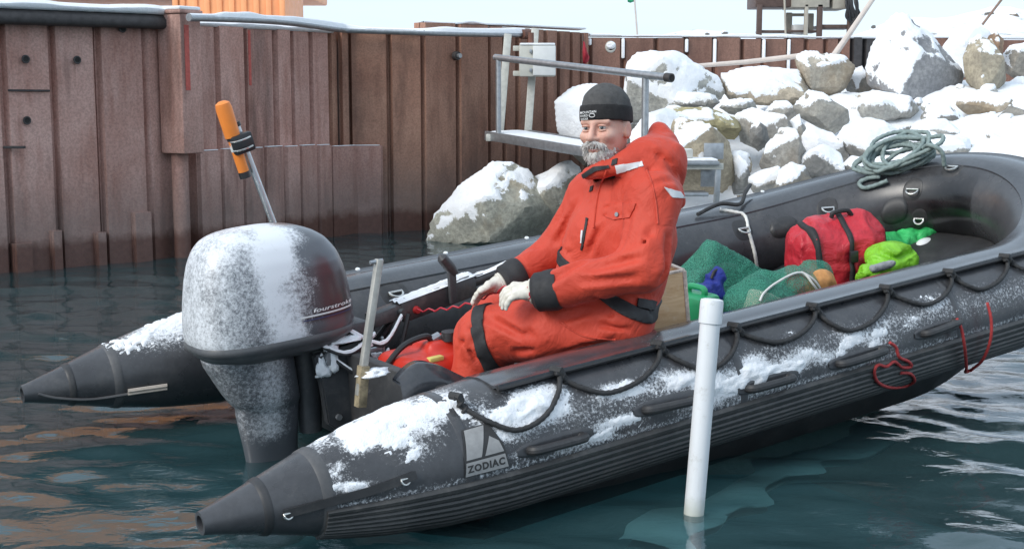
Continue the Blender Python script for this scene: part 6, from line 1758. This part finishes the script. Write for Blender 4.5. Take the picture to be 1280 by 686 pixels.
# hood lying behind the neck, collar round it
cap(J(820, 205, 4.84), J(812, 205, 5.05), .070, .066, .05); cap(J(832, 222, 4.88), J(826, 225, 5.03), .066, .062, .05)
cap(J(806, 193, 4.84), J(828, 176, 4.93), .055, .038, .04); cap(J(828, 178, 4.93), J(823, 164, 4.95), .044, .032, .03); cap(J(836, 200, 4.86), J(828, 196, 5.02), .058, .055, .04); cap(J(838, 236, 4.80), J(846, 252, 4.82), .04, .03, .03)
for a, b, ra, rb in (((736, 217, 4.83), (752, 212, 4.79), .022, .026), ((752, 212, 4.79), (778, 204, 4.78), .028, .034), ((778, 204, 4.78), (806, 193, 4.83), .036, .046), ((806, 193, 4.83), (815, 190, 4.95), .046, .048), ((815, 190, 4.95), (792, 192, 5.07), .046, .04), ((792, 192, 5.07), (752, 208, 5.03), .036, .026)):
    cap(J(*a), J(*b), ra, rb, .022)
def suit_fn(P):
    d = None
    for a, b, ra, rb, k in SEG:
        s = sd_cap(P, a, b, ra, rb); d = s if d is None else smin(d, s, k)
    # neck opening
    d = smax(d, -sd_cap(P, J(752, 195, 4.85), J(762, 222, 4.93), .060, .052), .012)
    # seat flattened on the tube
    return d
FOLD_PX = [(655, 414, 755, 434, .013, .016), (607, 396, 658, 421, .012, .014), (700, 440, 770, 425, .010, .014), (640, 440, 690, 428, .010, .013), (684, 353, 738, 325, .010, .013), (735, 338, 806, 322, .013, .014), (722, 352, 800, 346, .010, .012),
    (812, 285, 806, 362, .014, .014), (835, 292, 824, 352, .013, .014), (754, 279, 737, 318, .011, .013), (790, 262, 772, 318, .010, .013), (705, 262, 668, 312, .011, .013), (722, 250, 700, 300, .009, .012), (760, 395, 812, 392, .012, .013), (740, 388, 700, 400, .010, .013), (580, 425, 600, 455, .010, .012), (596, 402, 574, 440, .010, .013), (775, 222, 826, 214, .006, .013), (806, 186, 840, 206, .007, .013), (812, 232, 842, 226, .007, .013), (776, 370, 740, 372, .010, .012), (692, 300, 715, 318, .009, .011), (655, 330, 690, 338, .009, .011), (820, 320, 800, 300, .010, .012), (745, 405, 790, 412, .010, .012)]
FOLDS = None
def suit_full(P):
    d = suit_fn(P)
    for a, b, dep, wid in (FOLDS or ()):
        t = np.clip(((P - a) @ (b - a)) / ((b - a) @ (b - a)), 0, 1); ds = np.linalg.norm(P - a - t[..., None] * (b - a), axis=-1)
        tp = np.clip(4 * t * (1 - t), 0, 1) ** .5
        d = d + tp * dep * (np.exp(-(ds / wid) ** 2) * 1.5 - .75 * np.exp(-((ds - 2.0 * wid) / wid) ** 2))
    Q = P
    f = vnoise(Q * np.array([9, 9, 6]) + 1.6 * vnoise(Q * 5, 71)[..., None], 72)
    f2 = vnoise(Q * 19 + 1.2 * vnoise(Q * 8, 75)[..., None], 76)
    f3 = vnoise(Q * np.array([13, 13, 20]) + 1.5 * vnoise(Q * 6, 81)[..., None], 82)
    mask = .45 + .55 * sstep(-.35, .35, vnoise(Q * 5, 85))
    return d - .005 * (1 - 2.2 * np.abs(f)) + mask * (.008 * np.exp(-np.abs(f) / .08) + .003 * np.exp(-np.abs(f2) / .10) + .003 * np.exp(-np.abs(f3) / .09)) - .002
def make_folds():
    out = []
    for x0, y0, x1, y1, dep, wid in FOLD_PX:
        R = np.array([ray(x0, y0), ray((x0 + x1) / 2, (y0 + y1) / 2 + 2), ray(x1, y1)]); R /= np.linalg.norm(R, axis=1)[:, None]; t = np.full(3, 4.0)
        for _ in range(60): t = np.minimum(t + np.clip(suit_fn(CAMP + R * t[:, None]), -.02, .2) * .8, 6.2)
        Q = CAMP + R * t[:, None]
        if np.ptp(t) < .5: out += [(Q[0], Q[1], dep, wid), (Q[1], Q[2], dep, wid)] if False else [(Q[0], Q[2], dep, wid)]
    return out
FOLDS = make_folds()
lo = np.minimum.reduce([np.minimum(s[0], s[1]) - max(s[2], s[3]) for s in SEG]) - .03
hi = np.maximum.reduce([np.maximum(s[0], s[1]) + max(s[2], s[3]) for s in SEG]) + .03
Vs, Fs = surface_nets(suit_full, lo, hi, .0095)
Vs = laplace(Vs, Fs, 1, .4)
base_p = J(774, 440, 4.90)
man = empty('person', loc=tuple(base_p))
tag(man, 'bearded man in orange survival suit and dark knit hat sitting on the boat tube', 'person')
suit = wrap('survival_suit', fast_mesh('survival_suit', Vs - base_p, Fs), M_SUIT, man)
BP = base_p
def trace(fn, pts_px, off, tmin=4.0, tmax=6.2):
    """follow sight lines to the cloth: places stitched-on pieces on its surface"""
    R = np.array([ray(x, y) for x, y in pts_px]); R /= np.linalg.norm(R, axis=1)[:, None]
    t = np.full(len(R), tmin)
    for _ in range(60):
        d = fn(CAMP + R * t[:, None]); t = np.minimum(t + np.clip(d, -.02, .2) * .8, tmax)
    P = CAMP + R * t[:, None]
    e = .003; N = np.stack([fn(P + np.eye(3)[i] * e) - fn(P - np.eye(3)[i] * e) for i in range(3)], 1); N /= np.linalg.norm(N, axis=1)[:, None] + 1e-9
    return P + N * off, N
def patch(name, poly, fn, off, mat, parent, step=2.5, thick=.003):
    P = np.array(poly, float); bm = bmesh.new(); bm.faces.new([bm.verts.new((x, y, 0)) for x, y in poly])
    lo_, hi_ = P.min(0), P.max(0)
    for k in (0, 1):
        n = max(1, int((hi_[k] - lo_[k]) / step))
        for i in range(1, n):
            co = [0, 0, 0]; co[k] = lo_[k] + (hi_[k] - lo_[k]) * i / n; no = [0, 0, 0]; no[k] = 1
            bmesh.ops.bisect_plane(bm, geom=list(bm.verts) + list(bm.edges) + list(bm.faces), plane_co=co, plane_no=no)
    bm.verts.ensure_lookup_table(); bm.verts.index_update()
    pts = [(v.co.x, v.co.y) for v in bm.verts]
    T_, N = trace(fn, pts, off); n = len(pts)
    bnd = {v.index for e in bm.edges if e.is_boundary for v in e.verts}
    V = [T_[i] for i in range(n)] + [T_[i] - N[i] * (off + thick) for i in range(n)]
    Fc = [tuple(v.index for v in f.verts)[::-1] for f in bm.faces]
    for e in bm.edges:
        if e.is_boundary: a, b = e.verts[0].index, e.verts[1].index; Fc.append((a, b, b + n, a + n))
    bm.free()
    bm = bmesh.new(); vs = [bm.verts.new(v - BP) for v in V]
    for f in Fc:
        try: bm.faces.new([vs[i] for i in f])
        except ValueError: pass
    return auto_smooth(bmobj(name, bm, mat, parent, True), 50)
def slab(name, p0, nrm, w, test, off, mat, parent):
    """a strap: the ring of suit surface between two planes, lifted off the cloth"""
    nrm = np.asarray(nrm, float) / np.linalg.norm(nrm)
    bm = bmesh.new()
    s = (Vs - p0) @ nrm; keep = (np.abs(s) < w * 1.5 + .02) & test(Vs)
    fk = keep[Fs].all(1); used = np.unique(Fs[fk]); mp = {int(u): bm.verts.new(Vs[u]) for u in used}
    for f in Fs[fk]: bm.faces.new([mp[int(i)] for i in f])
    for sg in (-1, 1):
        bmesh.ops.bisect_plane(bm, geom=list(bm.verts) + list(bm.edges) + list(bm.faces), plane_co=Vector(p0 + nrm * sg * w / 2), plane_no=Vector(nrm * sg), clear_outer=True)
    bm.normal_update()
    ns = {v: v.normal.copy() for v in bm.verts}
    for v in bm.verts: v.co = v.co + ns[v] * off
    r_ = bmesh.ops.extrude_edge_only(bm, edges=[e for e in bm.edges if e.is_boundary])
    for v in [x for x in r_['geom'] if isinstance(x, bmesh.types.BMVert)]:
        e = [q.other_vert(v) for q in v.link_edges if q.other_vert(v) in ns]
        if e: v.co = v.co - ns[e[0]] * (off + .002)
    for v in bm.verts: v.co = v.co - Vector(BP)
    me = bpy.data.meshes.new(name); bm.to_mesh(me); bm.free()
    return wrap(name, me, mat, parent)
M_STRAP = simple('suit_strap', (.022, .022, .024), .7, var=.2, bump=.25, bscale=250)
M_REFL = simple('reflective_tape', (.72, .73, .74), .35, var=.05)
ka, kb = J(690, 405, 4.86), J(606, 418, 4.95)
slab('knee_strap', J(613, 417, 4.94), (ka - kb) + np.array([0, 0, .02]), .046, lambda V: (V[:, 0] < J(660, 400, 4.9)[0]) & (V[:, 1] < 5.06) & (np.abs((V - J(611, 417, 4.94)) @ ((ka - kb) / np.linalg.norm(ka - kb))) < .07), .006, M_STRAP, suit)
q1, q2, q3 = J(697, 327, 4.86), J(760, 374, 4.72), J(818, 381, 4.90)
slab('belt', q2, np.cross(q2 - q1, q3 - q1), .036, lambda V: (np.linalg.norm(V - J(760, 350, 4.9), axis=1) < .5) & (V[:, 0] > J(660, 330, 4.9)[0]) & ~((sd_cap(V, J(803, 335, 4.63), J(690, 362, 4.69), .078, .064) < .03) & (V[:, 1] < 4.80)) & (sd_cap(V, J(694, 316, 5.11), J(640, 349, 5.02), .070, .060) > .035) & (sd_cap(V, J(739, 246, 5.07), J(694, 316, 5.11), .082, .070) > .03), .007, M_STRAP, suit)
patch('belt_end', [(797, 372), (818, 376), (815, 388), (796, 385)], suit_full, .012, M_STRAP, suit)
patch('reflective_patch', [(769, 207), (803, 202), (804, 208), (771, 217)], suit_full, .004, M_REFL, suit)
patch('reflective_patch', [(830, 234), (850, 240), (856, 248), (840, 247)], suit_full, .004, M_REFL, suit)
patch('pocket_flap', [(756, 254), (796, 255), (788, 272), (768, 275), (754, 270)], suit_full, .006, M_SUIT, suit)
b_, n_ = trace(suit_full, [(773, 268)], .008)
MB().tube([b_[0] - BP, b_[0] - BP + n_[0] * .004], .008, 10).build('pocket_button', M_GALV, suit)
patch('chest_zip', [(733, 272), (735.5, 273), (731, 300), (728, 313), (726, 312), (729, 296)], suit_full, .004, M_STRAP, suit, 2)
patch('zip_reflector', [(727.5, 288), (729.5, 288), (728, 304), (726.2, 304)], suit_full, .006, M_REFL, suit, 2)
patch('chest_mark', [(739, 233), (742, 232), (741, 238), (737, 240)], suit_full, .004, M_STRAP, suit, 1.5)
patch('collar_lining', [(727, 219), (742, 209), (761, 207), (762, 210), (745, 214), (730, 223)], suit_full, .004, M_STRAP, suit, 2)
patch('collar_tab', [(766, 200), (772, 198), (771, 205), (764, 207)], suit_full, .004, M_STRAP, suit, 2)
# storm flap seam down the front and the shoulder yoke
def seam(pts, name='seam', w=.0035):
    P, N = trace(suit_full, spline(np.array([(x, y, 0) for x, y in pts]), 40)[:, :2], .0015)
    for _ in range(3): P[1:-1] = .25 * P[:-2] + .5 * P[1:-1] + .25 * P[2:]
    MB().tube(P - BP, w, 6).build(name, M_SUIT, suit)
seam([(758, 213), (750, 235), (745, 260), (742, 285)]); seam([(808, 213), (815, 230), (820, 255), (822, 280)]); seam([(700, 402), (730, 420), (770, 424)])
# black cuffs
def cuff(a, b, r0, r1, name='cuff'):
    a, b = np.array(a), np.array(b); P = np.linspace(a, b, 8)
    return MB().tube(P - BP, np.array([r0 - .004, r0 + .001, r0 + .001, r0, r1 + .002, r1 + .002, r1 + .001, r1 - .012]), 28).build(name, M_STRAP, suit)
cuff(J(699, 361, 4.686), J(667, 366, 4.706), .073, .068); cuff(J(652, 342, 5.03), J(628, 354, 5.0), .069, .063)
# boots on the deck boards
for (x, Y, dx) in ((588, 4.92, -.03), (604, 5.11, -.03)):
    a = J(x, 500, Y); f_ = np.array([-.15, .03, 0])
    soft('boot', lambda P, a=a, f_=f_: smin(sd_cap(P, a, a + np.array([0, 0, -.10]), .072, .06), sd_cap(P, a + np.array([0, 0, -.085]), a + f_ + np.array([0, 0, -.095]), .05, .045), .03) , a - np.array([.25, .12, .17]), a + np.array([.1, .12, .10]), .013, M_RUBD, 0, 1, 1, 1, None).name = 'boot'
    o = bpy.data.objects[-1] if False else [q for q in bpy.data.objects if q.name.startswith('boot') and q.parent is None][0]
    o.parent = man; o.location = Vector(-BP)

# ---- head
def skin_mat():
    m = Mat('skin'); v = m.coord()
    n = m.noise(v, 22, 4, .6)
    c = m.mix(m.ramp(n, [(.3, 0.0), (.7, 1.0)]), (.62, .34, .26), (.72, .44, .35))
    c = m.mix(m.ramp(m.noise(v, 9, 3), [(.5, 0.0), (.7, .5)]), c, (.62, .20, .16))
    m.set(Base_Color=c, Roughness=.5, Subsurface_Weight=.12, Subsurface_Scale=.008, Subsurface_Radius=(1, .4, .25), Specular_IOR_Level=.4)
    m.bump(m.noise(v, 75, 6, .75), .55, .004); return m.m
HC = J(757, 163, 4.87)
HF = np.array([-.53, -.85, -.02]); HF /= np.linalg.norm(HF)
HU = np.array([-.06, .0, 1.0]); HU -= HF * HU.dot(HF); HU /= np.linalg.norm(HU)
HLf = np.cross(HU, HF)                               # the man's left
HA = np.stack([HF, HLf, HU])                         # world -> head axes
def H(x, y, z): return HC + HF * x + HLf * y + HU * z
def tohead(P): return (P - HC) @ HA.T
def head_local(Q):
    d = sd_ell(Q, (-.008, 0, .025), (.099, .078, .112))
    d = smin(d, sd_ell(Q, (.030, 0, -.055), (.066, .058, .062)), .035)
    for s in (-1, 1):
        d = smin(d, sd_ell(Q, (.064, s * .038, -.018), (.034, .028, .024)), .016)
        d = smin(d, sd_cap(Q, (.088, s * .012, .034), (.074, s * .050, .032), .011, .010), .014)
        d = smax(d, -sd_ell(Q, (.098, s * .031, .012), (.016, .019, .010)), .012)
        d = smin(d, smax(sd_ell(Q, (-.012, s * .082, .0), (.024, .010, .034)), -sd_ell(Q, (-.008, s * .094, .0), (.014, .008, .022)), .006), .006)
    d = smin(d, sd_cap(Q, (.092, 0, .022), (.116, 0, -.022), .0085, .0135), .012)
    for s in (-1, 1): d = smin(d, sd_ell(Q, (.101, s * .013, -.026), (.013, .010, .009)), .006)
    d = smax(d, -sd_cap(Q, (.100, -.020, -.058), (.100, .020, -.058), .004, .004), .006)
    d = smin(d, sd_cap(Q, (.092, -.016, -.066), (.092, .016, -.066), .008, .008), .006)
    d = smin(d, sd_cap(Q, (-.02, 0, -.05), (-.035, 0, -.16), .056, .060), .03)
    return d
Vh, Fh = surface_nets(lambda P: head_local(P), (-.13, -.11, -.17), (.15, .11, .15), .0055)
Vh = laplace(Vh, Fh, 1, .4)
mobj_head = wrap('head', fast_mesh('head', (HC + Vh @ HA) - BP, Fh), skin_mat(), man)
M_EYEW = simple('eye_white', (.55, .52, .49), .25, var=.03); M_IRIS = simple('iris', (.05, .06, .07), .15); M_LID = MATS['skin']
for s in (-1, 1):
    Vi, Fi = ico(3)
    e = mobj('eye', Vi * .0118 + (H(.0815, s * .0315, .0125) - BP), Fi, M_EYEW, mobj_head)
    g = HF * .86 + HLf * s * .02 - HU * .05 + np.array([.10, -.35, 0]); g /= np.linalg.norm(g)
    mobj('iris', Vi * .0066 + (H(.0815, s * .0315, .0125) + g * .0074 - BP), Fi, M_IRIS, e)
    P = [H(.0815 + .0128 * math.cos(a) * .9, s * .0315 + .0145 * math.sin(a), .0165 + .0042 * math.cos(a)) - BP for a in np.linspace(-1.2, 1.2, 9)]
    MB().tube(P, .0036, 7).build('upper_eyelid', M_LID, mobj_head)
    P = [H(.0815 + .0120 * math.cos(a) * .9, s * .0315 + .0140 * math.sin(a), .0042 - .0020 * math.cos(a)) - BP for a in np.linspace(-1.2, 1.2, 9)]
    MB().tube(P, .0032, 7).build('lower_eyelid', M_LID, mobj_head)
def hair_mat():
    m = Mat('grey_hair'); v = m.coord()
    n = m.noise(v, 60, 6, .8)
    m.set(Base_Color=m.mix(m.ramp(n, [(.35, 0.0), (.65, 1.0)]), (.46, .43, .40), (.86, .84, .81)), Roughness=.75, Specular_IOR_Level=.25)
    b = m.bump(m.noise(v, 140, 4, .8), .8, .006); return m.m
M_HAIR = hair_mat()
def tuft(name, fn, lo_, hi_, amp, parent, strands, length=.012, seed=0):
    V, Fq = surface_nets(fn, lo_, hi_, .0055); N = vnormals(V, Fq)
    V = V + N * (amp * fbm(V * np.array([90, 90, 30]), 3, seed))[:, None]
    o = wrap(name, fast_mesh(name, (HC + V @ HA) - BP, Fq), M_HAIR, parent)
    rng = np.random.default_rng(seed); sel = rng.choice(len(V), strands); mb = MB()
    vv, ff = [], []
    for i in sel:
        d = N[i] * .7 + np.array([.15, rng.normal(0, .25), -.8]); d /= np.linalg.norm(d); L = length * rng.uniform(.6, 1.3); sx = np.cross(d, rng.normal(0, 1, 3)); sx /= np.linalg.norm(sx); w = .0011; k = len(vv)
        p = V[i]; q = p + d * L * .6; t = q + (d + np.array([0, 0, -.5])) * L * .4
        vv += [p + sx * w, p - sx * w, q - sx * w * .8, q + sx * w * .8, t]; ff += [(k, k + 1, k + 2, k + 3), (k + 3, k + 2, k + 4)]
    hv = (HC + np.array(vv) @ HA) - BP
    s = mobj('beard_hairs' if 'beard' in name else 'loose_hairs', hv, ff, M_HAIR, o); s['kind'] = 'stuff'
    return o
def beard_fn(Q):
    d = sd_ell(Q, (.042, 0, -.082), (.057, .046, .042))
    for s in (-1, 1): d = smin(d, sd_cap(Q, (.055, s * .036, -.074), (.032, s * .052, -.062), .020, .008), .02); 
    d = smin(d, sd_cap(Q, (.074, 0, -.092), (.066, 0, -.112), .027, .016), .02)
    return smax(d, -sd_ell(Q, (.108, 0, -.064), (.030, .026, .013)), .006)
tuft('beard', beard_fn, (-.03, -.10, -.17), (.13, .10, -.01), .006, mobj_head, 900, .011, 5)
MB().tube([H(.098 - abs(q) * .35, q, -.0665 + abs(q) * .25) - BP for q in np.linspace(-.021, .021, 9)], [.002, .004, .0052, .0056, .0058, .0056, .0052, .004, .002], 8).build('lower_lip', simple('lip', (.58, .22, .19), .45), mobj_head)
MB().tube([H(.0995 - abs(q) * .35, q, -.0595 + abs(q) * .25) - BP for q in np.linspace(-.02, .02, 7)], [.001, .002, .003, .0032, .003, .002, .001], 6).build('mouth_gap', MATS['hole_black'], mobj_head)
def must_fn(Q):
    d = None
    for s in (-1, 1):
        c_ = sd_cap(Q, (.107, s * .006, -.040), (.092, s * .034, -.054), .0110, .0095); c2 = sd_cap(Q, (.092, s * .034, -.054), (.080, s * .043, -.072), .0095, .006)
        c_ = smin(c_, c2, .008); d = c_ if d is None else smin(d, c_, .006)
    return d
tuft('mustache', must_fn, (.05, -.07, -.10), (.135, .07, -.01), .004, mobj_head, 420, .013, 8)
for s in (-1, 1):
    P = [H(.090 - .012 * t_, s * (.016 + .034 * t_), .032 + .007 * math.sin(t_ * 2.6)) - BP for t_ in np.linspace(0, 1, 8)]
    MB().tube(P, [.003, .0045, .005, .005, .0045, .004, .003, .002], 7).build('eyebrow', M_HAIR, mobj_head)
    tuft('sideburn', lambda Q, s=s: sd_cap(Q, (.006, s * .075, .02), (.004, s * .071, -.02), .006, .005), (-.03, min(s * .05, s * .10), -.08), (.05, max(s * .05, s * .10), .05), .003, mobj_head, 90, .007, 11 + s)
# hat
def hat_local(Q, inset=0.0):
    d = sd_ell(Q, (-.010, 0, .045), (.108, .087, .110))
    d = smin(d, sd_ell(Q, (-.012, 0, .095), (.090, .073, .068)), .03)
    return d
def brim_z(Q): return .040 - .10 * (Q[..., 0] - .1) * .35
hat_full = lambda Q: smax(hat_local(Q) - .003 * fbm(Q * 30, 3, 2), -(Q[..., 2] - (.046 - .12 * (.1 - Q[..., 0]))), .004)
Vq, Fq = surface_nets(hat_full, (-.14, -.11, -.03), (.13, .11, .19), .006)
M_FLEECE = simple('charcoal_fleece', (.075, .073, .072), .95, var=.25, scale=60, bump=.35, bscale=220, bdist=.002); M_FLEECEB = simple('black_fleece', (.020, .019, .020), .95, var=.25, scale=60, bump=.35, bscale=220, bdist=.002)
hat = wrap('knit_hat', fast_mesh('knit_hat', (HC + Vq @ HA) - BP, Fq), M_FLEECE, man)
cuff_fn = lambda Q: smax(smax(np.abs(hat_local(Q) - .000) - .004, -(Q[..., 2] - (.040 - .12 * (.1 - Q[..., 0]))), .004), Q[..., 2] - (.098 - .10 * (.1 - Q[..., 0])), .004)
Vq, Fq = surface_nets(cuff_fn, (-.15, -.12, -.04), (.135, .12, .13), .0055)
hc = wrap('hat_cuff', fast_mesh('hat_cuff', (HC + Vq @ HA) - BP, Fq), M_FLEECEB, hat)
hat_w = lambda P: hat_local(tohead(P)) - .005
def hat_text(body, cx, cy, wpx, hpx):
    V, Fc = text_vf(body, 1.0, 0, .01, 1.05); lo_, hi_ = V.min(0), V.max(0)
    pts = [(cx + ((x - lo_[0]) / (hi_[0] - lo_[0]) - .5) * wpx, cy - ((y - lo_[1]) / (hi_[1] - lo_[1]) - .5) * hpx - .10 * (((x - lo_[0]) / (hi_[0] - lo_[0]) - .5) * wpx)) for x, y, z in V]
    P, N = trace(hat_w, pts, .004); mobj('hat_lettering', P - BP, Fc, MATS['decal_white'], hat)
hat_text('MOUNTAIN', 736, 140.5, 19, 3.0); hat_text('HARD', 731, 145, 9, 2.8); hat_text('WEAR', 731.5, 149, 9, 2.8)
P, N = trace(hat_w, [(740.5 + 3.4 * math.cos(a), 144.5 + 2.2 * math.sin(a)) for a in np.linspace(0, 2 * np.pi, 12, endpoint=False)], .004)
MB().tube(P - BP, .0014, 5, True).build('hat_emblem', MATS['decal_white'], hat)
# dark neck gaiter inside the collar
MB().tube([H(-.02, 0, -.10) - BP, H(-.02, 0, -.13) - BP, H(-.02, 0, -.17) - BP], [.064, .070, .075], 24).build('neck_gaiter', M_FLEECEB, man)

# ---- gloved hands: palm, four fingers, thumb
def glove_mat():
    m = Mat('cream_glove'); v = m.coord(); n = m.noise(v, 30, 5, .6)
    m.set(Base_Color=m.mix(m.ramp(n, [(.3, 0.0), (.7, 1.0)]), (.60, .56, .48), (.76, .73, .66)), Roughness=.85, Specular_IOR_Level=.2)
    m.bump(m.noise(v, 45, 5, .65, 1.0), .5, .006); return m.m
M_GLOVE = glove_mat()
def hand(name, wrist, knuck, tipdir, wid, thumb_side, curl, lens, parent):
    """wrist, knuckle centre; wid: unit vector across the knuckles from little finger to index"""
    wrist, knuck, wid = np.array(wrist), np.array(knuck), np.array(wid) / np.linalg.norm(wid)
    ax = knuck - wrist; Lp = np.linalg.norm(ax); ax /= Lp
    nb = np.cross(ax, wid); nb /= np.linalg.norm(nb)
    segs = [(wrist - ax * .02, wrist + ax * .02, .034, .036)]
    for q in (-1, -.33, .33, 1): segs.append((wrist + wid * q * .020 + ax * .01, knuck + wid * q * .031, .021, .0185))
    tips = []
    for i, q in enumerate((-1, -.33, .33, 1)):
        k0 = knuck + wid * q * .037; L = lens[i]
        d1 = ax * math.cos(curl[0]) + np.array(tipdir) * math.sin(curl[0]) + wid * q * .10; d1 /= np.linalg.norm(d1)
        d2 = ax * math.cos(curl[1]) + np.array(tipdir) * math.sin(curl[1]) + wid * q * .05; d2 /= np.linalg.norm(d2)
        d3 = ax * math.cos(curl[2]) + np.array(tipdir) * math.sin(curl[2]); d3 /= np.linalg.norm(d3)
        p1 = k0 + d1 * L * .45; p2 = p1 + d2 * L * .32; p3 = p2 + d3 * L * .23
        tips.append([(k0, p1, .0118, .0110), (p1, p2, .0110, .0102), (p2, p3, .0102, .0088)])
    t0 = wrist + ax * .03 + wid * thumb_side * .026; d = ax * .72 + wid * thumb_side * .62 + np.array(tipdir) * .25; d /= np.linalg.norm(d)
    t1 = t0 + d * .042; d2 = ax * .9 + wid * thumb_side * .25 + np.array(tipdir) * .35; d2 /= np.linalg.norm(d2); t2 = t1 + d2 * .032
    thumb = [(t0, t1, .0165, .0145), (t1, t2, .014, .0115)]
    def fn(P):
        d_ = None
        for a, b, ra, rb in segs:
            s = sd_cap(P, a, b, ra, rb); d_ = s if d_ is None else smin(d_, s, .012)
        for chain in tips + [thumb]:
            c_ = None
            for a, b, ra, rb in chain: s = sd_cap(P, a, b, ra, rb); c_ = s if c_ is None else smin(c_, s, .005)
            d_ = smin(d_, c_, .003)
        return d_ - .0018 * fbm(P * 55, 3, 4)
    allp = np.array([p for s in segs for p in s[:2]] + [p for ch in tips + [thumb] for s in ch for p in s[:2]])
    V, Fq = surface_nets(fn, allp.min(0) - .05, allp.max(0) + .05, .0042)
    return wrap(name, fast_mesh(name, V - BP, Fq), M_GLOVE, parent)
dn = np.array([-.15, .05, -1.0]); dn /= np.linalg.norm(dn)
g1 = hand('glove', J(668, 364, 4.706), J(645, 363, 4.72), dn, np.array([-.15, .93, .30]), 1, (.55, 1.15, 1.5), (.068, .080, .085, .076), man)
g2 = hand('glove', J(629, 353, 5.0), J(610, 360, 4.99), np.array([-.3, 0, -.95]), np.array([.1, -.85, .45]), 1, (.3, .9, 1.4), (.066, .078, .084, .076), man)
# knitted wrist and red stitching
for a, b, r_ in ((J(677, 363, 4.70), J(663, 364.5, 4.708), .044), (J(634, 350, 5.005), J(625, 355, 4.998), .041)):
    P = np.linspace(a, b, 9); MB().tube(P - BP, [r_ * (1 + .04 * (i % 2)) for i in range(9)], 24).build('glove_wristband', M_GLOVE, man)
M_STITCH = MATS['red_cord']
def on_glove(pts):
    gl = g1; co = np.array([v.co[:] for v in gl.data.vertices]) + BP
    out = []
    d = co - CAMP; yc = d[:, 1] * math.cos(PITCH) - d[:, 2] * math.sin(PITCH); X = 640 + FPX * d[:, 0] / yc; Y_ = 343 - FPX * (d[:, 2] * math.cos(PITCH) + d[:, 1] * math.sin(PITCH)) / yc
    for x, y in pts:
        m_ = (np.abs(X - x) < 3.5) & (np.abs(Y_ - y) < 3.5)
        if m_.any():
            i = np.where(m_)[0][np.argmin(co[m_][:, 1])]; out.append(co[i] + np.array([0, -.004, 0]))
    return out
P = on_glove([(661 + 2.2 * math.sin(k * 1.9), 350 + k * 2.2) for k in range(14)])
if len(P) > 4: MB().tube(spline(P, 60) - BP, .0026, 6).build('stitching', M_STITCH, g1)
